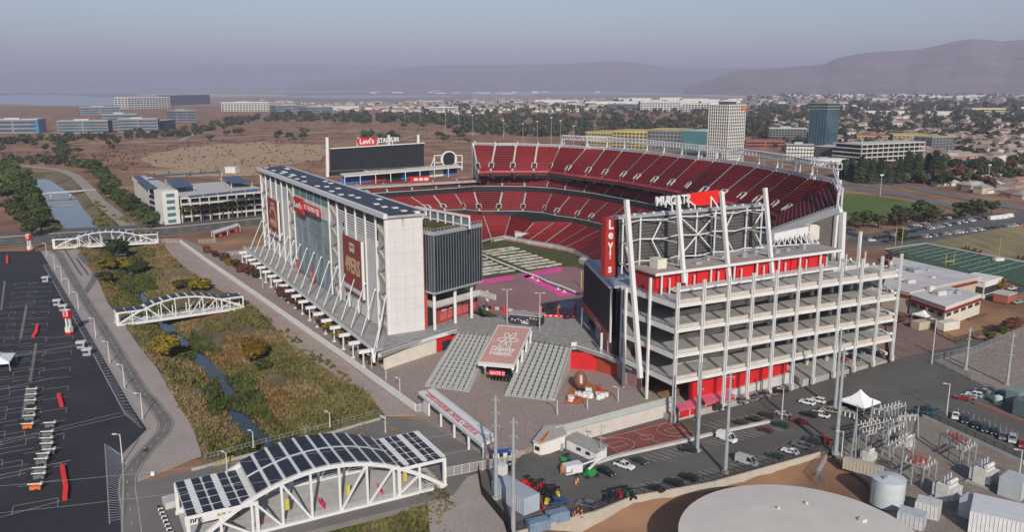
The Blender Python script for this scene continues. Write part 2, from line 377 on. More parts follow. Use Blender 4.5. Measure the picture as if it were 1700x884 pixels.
plaza_pts = gp([(297, 394), (692, 690), (800, 757), ])+[LOT[0], LOT[1], LOT[2]]+[S(-70, 60), S(-30, 150), S(60, 260), S(215, 240), S(228, -22)]
sheet('plaza_pavement', plaza_pts, PAVER, 0.04, 6.0)
ctr = gp([(86, 416), (98, 421), (111, 446), (127, 473), (139, 495), (157, 523), (180, 559), (208, 606), (237, 653), (247, 662), (262, 681), (271, 693), (276, 703), (275, 712), (267, 724), (242, 750), (222, 775), (212, 795), (211, 815), (215, 841), (220, 884), (225, 930)])
mb = MB(); mb.pline(ctr, 4.3, -0.2, 0.05); struct(mb, 'path', PATH)
mb = MB()
for off in (-1.75, 1.75):
 L_, _r = offset_line(ctr, 2*off); mb.pline(L_, 0.16, 0.02, 0.062)
acc = 0
for a, b_ in zip(ctr, ctr[1:]):
 L = (b_-a).length; n = max(1, int(L/4.5)); d = (b_-a)/L
 for k in range(n):
  p = a+d*(k+0.2)*L/n; mb.pline([p, p+d*1.7], 0.15, 0.02, 0.062)
struct(mb, 'path_markings', M('worn_line', (0.42, 0.40, 0.36), 0.9, 0.2, 1.0))
loop = gp([(134, 492), (141, 486), (150, 474), (157, 462), (158, 452), (150, 441), (141, 434), (133, 424), (138, 416)])
mb = MB(); mb.pline(loop, 3.0, -0.2, 0.045); struct(mb, 'path', PATH)
# parking lot left of the creek
park = gp([(-30, 418)]+CURB)+[Vector((-260, 130, 0)), Vector((-420, 420, 0))]
sheet('parking_lot_asphalt', park, ASPH_D, 0.02)
mb = MB()
for a, b_ in zip(CURB[:7], CURB[1:8]): mb.pline([G(*a), G(*b_)], 0.45, -0.1, 0.16)
struct(mb, 'kerb', CONC)
mk = MB()
def mline(a, b_, w=0.22, z=0.0):
 mk.pline([a, b_], w, 0.0, 0.045)
inn = gp([(72, 440), (142, 564.5), (203, 680), (208, 690)]); edge = gp([(84, 440), (152, 560), (222, 679), (240, 712)])
for a, b_ in zip(inn, inn[1:]): mline(a, b_, 0.3)
for i in range(3):
 n = (22, 26, 5)[i]
 for k in range(n):
  t = (k+.5)/n; mline(lerp(inn[i], inn[i+1], t), lerp(edge[i], edge[i+1], t)-Vector((0, 1.2, 0)), 0.16)
d_in = (inn[1]-inn[0]).normalized(); nrm = Vector((-d_in.y, d_in.x, 0)); 
for i in range(2):
 L = (inn[i+1]-inn[i]).length; n = int(L/3.1)
 for k in range(n):
  p = lerp(inn[i], inn[i+1], k/n); ln = 9.5 if i == 0 else 12
  mline(p, p+nrm*ln+d_in*-1.0, 0.14)
h0 = gp([(174, 737), (182, 871), (184, 884)]); h1 = gp([(190, 760), (196, 820), (200, 884)])
mline(h0[0], h0[1], .25); mline(h0[0], G(200, 757), .2)
for k in range(34):
 t = k/34; a = lerp(h0[0], h0[1], t); mline(a, lerp(G(203, 757), G(203, 866), t), 0.13)
for (x0, y0), (x1, y1) in [((0, 594), (205, 560)), ((0, 598), (140, 572)), ((0, 739), (208, 690)), ((0, 735), (200, 686)), ((0, 790), (118, 765)), ((0, 796), (112, 771)), ((0, 860), (100, 833)), ((0, 647), (90, 628)), ((0, 512), (60, 504))]:
 mline(G(x0, y0), G(x1, y1), 0.16)
rr = random.Random(3)
for row in range(5):
 o0 = G(14+row*6, 735) - nrm*0 if False else None
for px0, px1, py0, py1 in [(8, 40, 470, 780), (30, 68, 470, 780), (-30, 5, 520, 800), (62, 100, 560, 840)]:
 a = G((px0+px1)/2+18, py0); b_ = G((px0+px1)/2-22, py1); d = (b_-a).normalized(); n_ = Vector((-d.y, d.x, 0)); L = (b_-a).length; k = 0
 while k*10.5 < L:
  p = a+d*k*10.5
  mline(p-n_*4.6, p+n_*4.6, 0.11)
  if k % 2 == 0: mline(p-n_*4.6, p-n_*4.6+d*4.5, .13); mline(p+n_*4.6, p+n_*4.6+d*4.5, .13)
  k += 1
struct(mk, 'parking_markings', M('stall_line', (0.30, 0.30, 0.31), 0.9, 0.2, 1.2))
# road over the southern bridge
rb = gp([(215, 806), (323, 781), (480, 741), (640, 693), (700, 698), (803, 757)])+[Vector((-14, 184, 0)), Vector((-62, 158, 0)), Vector((-110, 150, 0)), G(205, 884)]
sheet('road_bridge_deck', rb, M('worn_road', (0.175, 0.16, 0.147), 0.9, 0.15, 0.06, detail=8), 0.06, 1.3)
mb = MB(); par = gp([(318, 783), (420, 757), (530, 727), (640, 695)])
for a, b_ in zip(par, par[1:]): mb.pline([a, b_], 0.5, -0.2, 0.75)
struct(mb, 'parapet_wall', CONC)
# roads north of the bridges
sheet('road', gp([(-60, 402), (110, 388), (270, 380), (430, 364), (470, 360), (470, 370), (430, 374), (270, 391), (110, 402), (-60, 413)]), ASPH, 0.06, 0.4)
sheet('road', gp([(-60, 389), (110, 380), (290, 370), (470, 352), (470, 358), (290, 376), (110, 386), (-60, 396)]), ASPH, 0.06, 0.4)
mb = MB()
for a, b_ in zip(gp([(-60, 398.5), (110, 386.5), (290, 377.5), (470, 358.5)]), gp([(110, 386.5), (290, 377.5), (470, 358.5), (471, 358.4)])): mb.pline([a, b_], 1.8, -0.1, 0.2)
struct(mb, 'road_median_kerb', CONC)
mb = MB()
for f in (0.33, 0.66):
 for top, bot in [(gp([(-60, 402), (110, 388), (270, 380), (430, 364)]), gp([(-60, 413), (110, 402), (270, 391), (430, 374)]))]:
  for i in range(3):
   a, b_ = lerp(top[i], bot[i], f), lerp(top[i+1], bot[i+1], f); L = (b_-a).length; n = int(L/9)
   for k in range(n): mb.pline([lerp(a, b_, k/n), lerp(a, b_, (k+.4)/n)], 0.3, 0.0, 0.085)
struct(mb, 'road_markings', LINE)
tanp = gp([(-60, 268), (0, 272), (60, 277), (100, 282), (125, 292), (142, 308), (152, 320), (166, 336), (196, 360), (222, 382)])
mb = MB(); mb.pline(tanp, 10, -0.3, 0.05); struct(mb, 'path', TAN)
mb = MB(); mb.pline(gp([(62, 321), (110, 318.5), (158, 315)]), 6, -0.4, 0.4)
for px, py in ((84, 320), (116, 318)): p = G(px, py); mb.cyl((p.x, p.y, -4.6), (p.x, p.y, 0), .7, n=8)
struct(mb, 'footbridge_deck', CONC_L)
mb = MB(); mb.pline(gp([(97, 342, ), (122, 340)], -3.2), 1.5, -3.9, -3.2); struct(mb, 'weir_wall', CONC)
# ================================================================== stadium bowl
z7 = lambda p: (770+p[0]/3.842, 210+p[1]/3.842)
z8 = lambda p: (1000+p[0]/3.842, 210+p[1]/3.842)
z6 = lambda p: (425+p[0]/3.842, 230+p[1]/3.842)
z5 = lambda p: (780+p[0]/7.368, 370+p[1]/7.368)
def gz(l, z): return [G(*p, z) for p in l]
bowl = thing('stadium_bowl', 'huge open oval stadium bowl with tiers of red seats around a covered pitch', 'stadium', S(90, 190, 0))
DECKRISE = M('shade_toned_step', (0.075, 0.030, 0.030), 0.9, 0.15, 0.5)  # shade between the seat rows is painted into this dark red step colour
AISLE = M('aisle_concrete', (0.40, 0.385, 0.36), 0.9, 0.15, 0.6)
def unit2(v): v = Vector((v.x, v.y, 0)); return v.normalized()
def section(b0, b1, t0, t1, rows, gap=0.75, seat=SEAT, name='seating_section'):
 """one block of stepped seats between two aisles; b = front corners, t = back corners"""
 mb = MB()
 e = unit2(b1-b0)*gap; e2 = unit2(t1-t0)*gap
 b0, b1, t0, t1 = b0+e, b1-e, t0+e2, t1-e2
 for r in range(rows):
  f0, f1 = r/rows, (r+1)/rows
  a0, a1 = lerp(b0, t0, f0), lerp(b1, t1, f0); c0, c1 = lerp(b0, t0, f1), lerp(b1, t1, f1)
  za, zb = a0.z, c0.z
  zd0, zd1 = a0.z, a1.z; ze0, ze1 = c0.z, c1.z
  tr = [Vector((a0.x, a0.y, ze0)), Vector((a1.x, a1.y, ze1)), c1, c0]
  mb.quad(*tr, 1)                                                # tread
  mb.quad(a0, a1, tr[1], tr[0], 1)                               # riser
  p0, p1 = lerp(tr[0], c0, .38), lerp(tr[1], c1, .38); q0, q1 = lerp(tr[0], c0, .85), lerp(tr[1], c1, .85)
  up = ZD*0.42; up2 = ZD*0.85
  mb.quad(p0+up, p1+up, q1+up, q0+up, 0); mb.quad(p0, p1, p1+up, p0+up, 0)   # seat pans
  mb.quad(q0+up, q1+up, q1+up2, q0+up2, 0); mb.quad(q0+up2, q1+up2, q1, q0, 0)    # seat backs
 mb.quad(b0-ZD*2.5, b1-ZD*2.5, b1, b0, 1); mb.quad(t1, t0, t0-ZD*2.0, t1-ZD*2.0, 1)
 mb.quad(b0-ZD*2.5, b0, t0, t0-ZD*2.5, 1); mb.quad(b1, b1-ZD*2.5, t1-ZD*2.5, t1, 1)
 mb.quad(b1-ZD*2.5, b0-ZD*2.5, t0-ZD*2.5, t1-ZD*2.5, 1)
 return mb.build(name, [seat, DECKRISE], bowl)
def aisle(b, t, e, steps, wd=1.25, portal=None):
 mb = MB(); e = unit2(e)*(wd/2)
 for r in range(steps):
  a, c = lerp(b, t, r/steps), lerp(b, t, (r+1)/steps); c2 = Vector((c.x, c.y, c.z)); 
  mb.hexa([a-e-ZD*.6, a+e-ZD*.6, c+e-ZD*.6, c-e-ZD*.6, Vector((a.x, a.y, c.z+.08))-e, Vector((a.x, a.y, c.z+.08))+e, c+e+ZD*.08, c-e+ZD*.08])
 o = mb.build('aisle_stair', AISLE, bowl)
 if portal:
  mb = MB(); p = lerp(b, t, portal); q_ = lerp(b, t, portal+0.16); x = unit2(e)*1.6; u_ = ZD*2.6
  ins = unit2(t-b)
  for s_ in (-1, 1):
   mb.hexa([p+x*s_-e*.4, p+x*s_+e*.4, q_+x*s_+e*.4, q_+x*s_-e*.4, p+x*s_-e*.4+ZD*1.6, p+x*s_+e*.4+ZD*1.6, q_+x*s_+e*.4+ZD*1.9, q_+x*s_-e*.4+ZD*1.9])
  mb.hexa([q_-x-ins*.4, q_+x-ins*.4, q_+x+ins*.4, q_-x+ins*.4, q_-x-ins*.4+ZD*1.9, q_+x-ins*.4+ZD*1.9, q_+x+ins*.4+ZD*1.9, q_-x+ins*.4+ZD*1.9])
  mb.quad(p-x+ZD*.55, p+x+ZD*.55, q_+x+ZD*.9, q_-x+ZD*.9, 1)
  mb.quad(q_-x-ins*.45-ZD*.2, q_+x-ins*.45-ZD*.2, q_+x-ins*.45+ZD*1.5, q_-x-ins*.45+ZD*1.5, 1)
  mb.build('entry_portal', [AISLE, DARK], bowl)
def tier(B, T, rows, portal=None, ends=True, skip=(), steps=None):
 for i in range(len(B)-1):
  if i not in skip: section(B[i], B[i+1], T[i], T[i+1], rows)
 for i in range(len(B)):
  j = min(i, len(B)-2); aisle(B[i], T[i], B[j+1]-B[j], steps or rows, portal=portal)
def regular(pts, tol=1.0):
 """light smoothing of a surveyed line"""
 out = [pts[0]]
 for i in range(1, len(pts)-1): out.append(pts[i]*0.6+(pts[i-1]+pts[i+1])*0.2)
 return out+[pts[-1]]
Ut = gz([z7(p) for p in [(62, 125), (200, 130), (333, 130), (468, 135), (612, 140), (775, 150), (897, 155), (1008, 165), (1150, 180), (1257, 193), (1370, 207), (1480, 222), (1590, 232)]]+[z8(p) for p in [(840, 250), (975, 272), (1090, 295), (1195, 315), (1310, 345)]]+[(1381, 306)], 54)
Ub = gz([z7(p) for p in [(95, 295), (170, 290), (308, 290), (445, 290), (540, 290), (640, 305), (770, 322), (875, 335), (985, 350), (1070, 365), (1180, 385), (1285, 405), (1390, 425)]]+[z8(p) for p in [(600, 463), (715, 478), (840, 495), (940, 518), (1050, 545)]]+[(1289.5, 359)], 38.5)
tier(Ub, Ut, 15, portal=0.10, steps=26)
# the south-east end turns the corner: rows seen from behind
SE0, SE1 = G(1282.6, 380, 37.5), G(1397, 338.5, 52.5)
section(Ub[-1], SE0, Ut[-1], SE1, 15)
aisle(SE0, SE1, Ub[-1]-SE0, 26)
mb = MB()
mb.beam(SE0-ZD*2.2, SE1-ZD*2.2, 1.6, 2.6)
mb.build('raker_beam', WHITE, bowl)
Mt = gz([z6((985, 375)), z6((1130, 365)), z6((1270, 355)), z7((65, 420)), z7((245, 420)), z7((395, 422)), z7((562, 432)), z7((680, 448)), z7((805, 465)), z7((920, 487)), z7((1030, 508)), z7((1140, 530)), z7((1260, 556)), z7((1390, 590)), z7((1520, 630))], 23.5)
Mb = gz([z6((1045, 455)), z6((1205, 455)), z6((1330, 450)), z7((100, 537)), z7((220, 537)), z7((375, 538)), z7((505, 548)), z7((580, 565)), z7((710, 583)), z7((795, 600)), z7((900, 625)), z7((1000, 650)), z7((1110, 680)), z7((1240, 715)), z7((1370, 755))], 14.5)
mt0 = [Mt[0]+(Mt[0]-Mt[1])*k for k in (2.2, 1.1)]; mb0 = [Mb[1]+(Mb[1]-Mb[2])*k for k in (2.7, 1.5)]
Mb[0] = Mb[1]+(Mb[1]-Mb[2])*0.75
Mt = mt0+Mt; Mb = mb0[:2]+Mb
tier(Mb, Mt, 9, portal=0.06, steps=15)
Tt = gz([z6(p) for p in [(640, 292), (810, 285), (975, 280), (1125, 270), (1280, 265)]]+[z7(p) for p in [(95, 335), (245, 335), (385, 332), (545, 345), (660, 360), (790, 375), (930, 395), (1035, 410), (1130, 430), (1250, 452)]], 32)
Tb = gz([z6(p) for p in [(720, 342), (838, 335), (995, 322), (1150, 312), (1297, 302)]]+[z7(p) for p in [(105, 370), (245, 372), (388, 375), (530, 380), (645, 395), (768, 410), (900, 428), (1000, 443), (1095, 463), (1210, 490)]], 28.5)
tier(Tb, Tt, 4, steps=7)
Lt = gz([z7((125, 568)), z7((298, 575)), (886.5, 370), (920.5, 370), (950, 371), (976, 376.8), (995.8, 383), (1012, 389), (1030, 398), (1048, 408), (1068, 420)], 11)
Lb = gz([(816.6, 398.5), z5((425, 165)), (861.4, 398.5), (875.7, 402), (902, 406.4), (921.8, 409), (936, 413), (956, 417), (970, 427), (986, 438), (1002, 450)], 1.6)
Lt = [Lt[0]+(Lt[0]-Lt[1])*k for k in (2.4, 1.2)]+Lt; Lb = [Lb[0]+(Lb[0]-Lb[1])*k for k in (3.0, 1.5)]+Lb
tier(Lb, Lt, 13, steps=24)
# suite bands: dark glazing between the tiers
def band(lo, hi, z0, z1, name, inset=0.3):
 for i in range(min(len(lo), len(hi))-1):
  mb = MB()
  a, b_, c, d = lo[i], lo[i+1], hi[i+1], hi[i]
  mb.quad(Vector((a.x, a.y, z0)), Vector((b_.x, b_.y, z0)), Vector((c.x, c.y, z1)), Vector((d.x, d.y, z1)), 0)
  n = 4
  for k in range(n):
   p, q_ = lerp(a, b_, k/n), lerp(d, c, k/n); o_ = -unit2(lerp(d, c, .5)-lerp(a, b_, .5))*.25 if (Vector((d.x-a.x, d.y-a.y))).length > .2 else Vector((0, 0, 0))
   mb.beam(Vector((p.x, p.y, z0))+o_, Vector((q_.x, q_.y, z1))+o_, .12, .12, 1)
  mb.build(name, [BLACK, M('dark_mullion', (.08, .085, .09), .5)], bowl)
  mb = MB(); mb.beam(Vector((d.x, d.y, z1+.1)), Vector((c.x, c.y, z1+.1)), .5, .3); mb.build('fascia_beam', CONC_L, bowl)
band(Lt[:12], Mb[3:], 11.2, 14.2, 'suite_glazing')
band(Mt, Tb[:len(Mt)] if len(Tb) >= len(Mt) else Mt, 23.8, 27.6, 'suite_glazing')
# club concourse below the upper deck, red ribbon along its front
for i in range(len(Ub)-1):
 mb = MB(); a, b_ = Ub[i], Ub[i+1]
 mb.beam(a+ZD*.2, b_+ZD*.2, .5, 1.1, 0); mb.build('ribbon_board', M('pink_red_ribbon', (0.45, 0.03, 0.06), 0.6, 0.4, 0.25, col2=(0.50, 0.12, 0.14)), bowl)
mb = MB()
for i in range(5, len(Tt)-1):
 a, b_ = Tt[i], Tt[i+1]; back = unit2(Vector((b_.y-a.y, a.x-b_.x, 0)))
 back = back if back.dot(VD) > 0 else -back
 mb.quad(a+ZD*.1, b_+ZD*.1, b_+back*12+ZD*.1, a+back*12+ZD*.1, 1)
 mb.quad(a+back*7, b_+back*7, b_+back*7+ZD*7, a+back*7+ZD*7, 0)
 mb.beam(a+back*1.2+ZD*.1, a+back*1.2+ZD*7, .5, .5, 1)
mb.build('club_concourse', [GLASS, CONC_L], bowl)
# rim: parapet, screen panels and lighting truss
rim = Ut
for i in range(len(rim)-1):
 mb = MB(); a, b_ = rim[i], rim[i+1]; out = unit2(Vector((b_.y-a.y, a.x-b_.x, 0))); out = out if out.dot(unit2(rim[i]-Ub[i])) > 0 else -out
 mb.hexa([a, b_, b_+out*2.2, a+out*2.2, a+ZD*.5, b_+ZD*.5, b_+out*2.2+ZD*.5, a+out*2.2+ZD*.5], 0)
 n = 6
 for k in range(n):
  p, q_ = lerp(a, b_, (k+.06)/n)+out*1.6, lerp(a, b_, (k+.94)/n)+out*1.6
  mb.beam(p+ZD*1.35, q_+ZD*1.35, .12, 1.7, 1)
 mb.beam(a+out*1.6+ZD*2.3, b_+out*1.6+ZD*2.3, .3, .3, 0)
 mb.beam(a+out*1.8-ZD*6, a+out*1.8+ZD*3.4, .7, .7, 0)
 mb.build('rim_screen', [WHITE, GALV], bowl)
for i in range(4, len(rim)-1):
 mb = MB(); a, b_ = rim[i], rim[i+1]; out = unit2(Vector((b_.y-a.y, a.x-b_.x, 0))); out = out if out.dot(unit2(rim[i]-Ub[i])) > 0 else -out
 for zz, oo in ((6.2, 2.2), (8.6, 2.2), (6.2, 4.6), (8.6, 4.6)): mb.beam(a+out*oo+ZD*zz, b_+out*oo+ZD*zz, .42, .42)
 n = 6
 for k in range(n+1):
  p = lerp(a, b_, k/n); q_ = lerp(a, b_, min(1, (k+1)/n))
  mb.beam(p+out*2.2+ZD*6.2, p+out*2.2+ZD*8.6, .3, .3); mb.beam(p+out*4.6+ZD*6.2, p+out*4.6+ZD*8.6, .3, .3)
  mb.beam(p+out*2.2+ZD*8.6, p+out*4.6+ZD*8.6, .3, .3); mb.beam(p+out*2.2+ZD*6.2, p+out*4.6+ZD*6.2, .3, .3)
  if k < n: mb.beam(p+out*2.2+ZD*6.2, q_+out*2.2+ZD*8.6, .22, .22)
 for k in range(2): mb.beam(a+out*(2.2+k*2.4)-ZD*4, a+out*(2.2+k*2.4)+ZD*6.2, .6, .6)
 mb.build('lighting_truss', STEEL, bowl)
# outer frame: columns down the east side, end mast in the south-east, back wall
mb = MB()
for i in range(0, len(rim)):
 o_ = rim[i]-Ub[i]; o_ = unit2(o_)*3.0; p = rim[i]+o_
 mb.beam(Vector((p.x, p.y, 0)), p+ZD*2, 1.3, 1.3); mb.beam(Vector((Ub[i].x, Ub[i].y, 33))+unit2(o_)*10, rim[i]-ZD*2.2, 1.2, 1.6)
mb.build('frame_column', WHITE, bowl)
mb = MB(); m0 = G(1391, 290, 57)
mb.beam(SE1+Vector((.6, -.6, -3)), Vector((SE1.x+2, SE1.y-2, 0)), 1.7, 1.7); mb.beam(SE1+Vector((-1, 1, -3)), SE1+Vector((-1, 1, 4)), .6, .6)
for k in range(2):
 p = lerp(rim[-1], SE1, .5+.5*k); mb.beam(p-ZD*2, p+ZD*(9-3*k), .5, .5)
mb.beam(rim[-1]+ZD*8, SE1+ZD*5, .4, .4); mb.beam(rim[-1]+ZD*6, SE1+ZD*3, .4, .4); mb.beam(rim[-1]+ZD*1.2, SE1+ZD*1.2, .2, 2.0)
mb.build('end_mast', WHITE, bowl)
mb = MB()
for i in range(len(rim)-1):
 o_ = unit2(rim[i]-Ub[i])*2.5; a, b_ = rim[i]+o_, rim[i+1]+o_
 mb.quad(Vector((b_.x, b_.y, 6)), Vector((a.x, a.y, 6)), a-ZD*3, b_-ZD*3)
mb.build('back_wall', CONC_L, bowl)
# field wall, pitch, stage cover
fw = regular(Lb)
mb = MB()
for a, b_ in zip(fw, fw[1:]):
 i_ = unit2(Vector((a.y-b_.y, b_.x-a.x, 0))); i_ = i_ if i_.dot(-VD+UD*-.3) > 0 else -i_
 mb.beam(a+i_*1.0-ZD*.2, b_+i_*1.0-ZD*.2, .3, 2.4, 0); mb.beam(a+i_*1.2-ZD*.7, b_+i_*1.2-ZD*.7, .35, .8, 1); mb.beam(a+ZD*.9, b_+ZD*.9, .15, 1.2, 2)
mb.build('field_wall', [CONC_L, M('red_sponsor_pads', (0.45, 0.05, 0.05), 0.7, 0.5, 0.3, col2=(0.6, 0.35, 0.33)), GALV], bowl)
mb = MB(); c = z5((485, 200)); p = G(870, 402, 0); 
mb.rbox((p.x, p.y+4), 5.5, 4, 0, 4.2, A*0, 0); mb.rbox((p.x, p.y-0.2), 4.4, .3, 0.2, 3.4, 0, 1); mb.rbox((p.x, p.y+4), 5.8, 4.3, 4.2, 5.6, 0, 0)
mb.build('player_tunnel', [CONC_L, DARK], bowl)
mb = MB(); pts = [G(*z5(q_), 0) for q_ in [(1330, 490), (1500, 400), (1600, 470), (1621, 560), (1430, 530)]]
mb.prism(pts, 0, 2.2); mb.build('player_tunnel', CONC_L, bowl)
turf = ground_mat('pitch_grass', [(0.050, 0.085, 0.022), (0.085, 0.085, 0.035), (0.065, 0.100, 0.028)], 0.03, 0.4)
sheet('pitch_grass_field', [S(182, 20), S(186, 120), S(178, 150), S(160, 158), S(120, 160), S(60, 158), S(20, 155), S(12, 60), S(20, 20)], turf, 0.07, 0.5)
TARP = M('stage_cover', (0.275, 0.158, 0.158), 0.85, 0.1, 0.04); PINK = M('pink_cover', (0.74, 0.075, 0.33), 0.8, 0.15, 0.1)
tp = [z5(q_) for q_ in [(90, 740), (150, 700), (530, 640), (640, 610), (1060, 540), (1280, 540), (1500, 610), (1500, 884)]]
sheet('stage_floor_cover', [G(*q_, 0.1) for q_ in tp]+[G(985, 500, 0.1), G(955, 533, .1), G(840, 533, .1), G(780, 500, .1)], TARP, 0.13, 0.3)
mb = MB()
for l in ([(80, 742), (150, 696), (535, 640), (545, 690), (150, 752)], [(640, 632), (1000, 560), (1120, 548), (1135, 602), (770, 645), (665, 690)], [(650, 655), (745, 636), (905, 732), (1070, 812), (1290, 884), (1100, 900), (940, 808), (745, 722)]):
 mb.prism([G(*z5(q_), 0.13) for q_ in l], 0.05, 0.16)
struct(mb, 'pink_floor_cover', PINK)
# rows of pale floor panels laid on the pitch
PANEL = M('pale_floor_panel', (0.50, 0.46, 0.39), 0.8, 0.3, 0.35)
def frow(a, b_, grp):
 a, b_ = G(*z5(a), 0.1), G(*z5(b_), 0.1); L = (b_-a).length; d = (b_-a)/L
 t = thing('floor_panel_row', '', 'floor panels', a, grp); n = max(2, int(L/5))
 for k in range(n):
  mb = MB(); p = a+d*(L*k/n); q_ = a+d*(L*(k+.9)/n); j = Vector((-d.y, d.x, 0))*random.uniform(-.5, .5)
  mb.pline([p+j, q_+j], 2.5, .06, random.uniform(.35, .7)); mb.build('floor_panel', PANEL, t)
 return t
rowsR = [((150, 355), (540, 300)), ((190, 380), (605, 318)), ((265, 400), (680, 347)), ((345, 430), (750, 375)), ((400, 455), (830, 400)), ((475, 482), (895, 428)), ((550, 512), (960, 452)), ((620, 542), (1045, 478)), ((700, 570), (1120, 508))]
rowsL = [((150, 450), (190, 445)), ((150, 492), (265, 475)), ((150, 525), (330, 497)), ((150, 570), (395, 530)), ((150, 605), (470, 555)), ((150, 640), (545, 580))]
for i, (a, b_) in enumerate(rowsR):
 o = frow(a, b_, 'pale panel rows lying on the pitch'); o['label'] = 'pale panel row right of the white pitch pipe, %s from the far end' % ['first', 'second', 'third', 'fourth', 'fifth', 'sixth', 'seventh', 'eighth', 'ninth'][i]
for i, (a, b_) in enumerate(rowsL):
 o = frow(a, b_, 'pale panel rows lying on the pitch'); o['label'] = 'pale panel row left of the white pitch pipe, %s from the far end' % ['first', 'second', 'third', 'fourth', 'fifth', 'sixth'][i]
pp = thing('floor_pipe', 'long white pipe on short legs running along the middle of the pitch', 'pipe', G(900, 455))
ppl = [G(*z5(q_), 1.2) for q_ in [(150, 392), (380, 490), (560, 560), (650, 598), (830, 662), (945, 718), (960, 725), (1120, 780), (1290, 850)]]
for a, b_ in zip(ppl, ppl[1:]):
 mb = MB(); mb.cyl(a, a+(b_-a)*.98, .55, n=8); mb.build('pipe_segment', WHITE, pp)
for q_ in [(210, 425), (280, 450), (480, 535), (765, 660), (830, 695), (1080, 800), (1155, 830)]:
 mb = MB(); p = G(*z5(q_), 1); mb.beam(p+Vector((0, 0, -.9)), p+ZD*.4, .5, .5); mb.rbox(p, 1.2, .4, .1, .3, 0); mb.build('leg', WHITE, pp)
gpst = thing('foul_pole', 'yellow pole standing on the pink covered pitch near the dark screen', 'pole', G(965, 479))
mb = MB(); p = G(965, 479); mb.cyl((p.x, p.y, 0), (p.x, p.y, V(450, p)), .22); mb.build('post', YEL, gpst)
# ================================================================== suite tower
def UPl(px, py, u):
 d = Vector(ray(px, py)); o = Vector((O2[0], O2[1], 0)); e = Vector((0, 0, H))
 t = (u-(e-o).dot(UD))/d.dot(UD); return e+d*t
def VPl(px, py, v):
 d = Vector(ray(px, py)); o = Vector((O2[0], O2[1], 0)); e = Vector((0, 0, H))
 t = (v-(e-o).dot(VD))/d.dot(VD); return e+d*t
RIB = M('ribbed_panel', (0.46, 0.46, 0.45), 0.7, 0.08, 0.15)
ENDP = M('white_end_panel', (0.545, 0.525, 0.52), 0.6, 0.04, 0.15)
BEIGE = M('stair_wall', (0.40, 0.38, 0.34), 0.9, 0.08, 0.3)
tw = thing('suite_tower', 'long white suite tower with ribbed facade, maroon banners and solar panels along its flat roof', 'building', S(95, 7, 0))
UK = [-3+11.53*k for k in range(18)]
mb = MB(); mb.sbox(-2.6, 192.6, 1.6, 13.6, 0, 46.2); mb.build('core_wall', RIB, tw)
for k in range(17):
 a, b_ = UK[k], UK[k+1]
 if k in (0, 5, 11, 16):
  mb = MB(); mb.sbox(a+.4, b_-.4, 1.2, 1.58, 7, 46); mb.build('stair_wall', BEIGE, tw)
  for f in range(9):
   z0 = 7.2+f*4.25; mb = MB(); x0, x1 = (a+.7, b_-.7) if f % 2 == 0 else (b_-.7, a+.7)
   p, q_ = S(x0, 0.45, z0), S(x1, 0.45, z0+4.25); o_ = VD*.74
   mb.hexa([p-ZD*.9, p+o_-ZD*.9, q_+o_-ZD*.9, q_-ZD*.9, p+ZD*.5, p+o_+ZD*.5, q_+o_+ZD*.5, q_+ZD*.5]); mb.build('stair_flight', BEIGE, tw)
 elif 6 <= k <= 10:
  n = 10
  for j in range(n):
   x0, x1 = lerp(a+.5, b_-.5, j/n), lerp(a+.5, b_-.5, (j+.74)/n)
   mb = MB(); mb.sbox(x0, x1, .7, 1.5, 7, 38.2); mb.build('glass_pane', GLASS_B, tw)
   mb = MB(); mb.sbox(x0, x1, .35, 1.5, 38.4, 44.3); mb.build('facade_panel', RIB, tw)
  mb = MB(); mb.sbox(a+.5, b_-.5, .45, .6, 44.4, 47.3)
  mb.build('balustrade_glass', TEAL, tw)
  mb = MB()
  for z in (14.8, 22.5, 30.3, 38.1): mb.sbox(a+.5, b_-.5, .5, .75, z, z+.35)
  mb.build('mullion_rail', GALV, tw)
 else:
  n = 9
  for j in range(n):
   x0, x1 = lerp(a+.6, b_-.6, j/n), lerp(a+.6, b_-.6, (j+.82)/n)
   mb = MB(); mb.sbox(x0, x1, .5, 1.5, 7.2, 39.6); mb.build('facade_panel', RIB, tw)
  mb = MB(); mb.sbox(a+.5, b_-.5, 1.2, 1.55, 39.6, 46.1); mb.build('louvre_back', DARK, tw)
  for j in range(6):
   z = 39.9+j*1.03
   mb = MB(); mb.sbox(a+.6, b_-.6, .5, .9, z, z+.62); mb.build('louvre_slat', WHITE, tw)
 mb = MB(); mb.sbox(a-.42, a+.42, .02 if not 7 <= k <= 10 else .5, .62, 7 if not 7 <= k <= 10 else 44.3, 49.6); mb.build('facade_column', WHITE, tw)
 mb = MB(); mb.sbox(a-.4, a+.4, 6, 7, 46.2, 49.6); mb.build('roof_post', STEEL, tw)
mb = MB(); mb.sbox(192.6, 193.5, .02, .7, 7, 49.6); mb.build('facade_column', WHITE, tw)
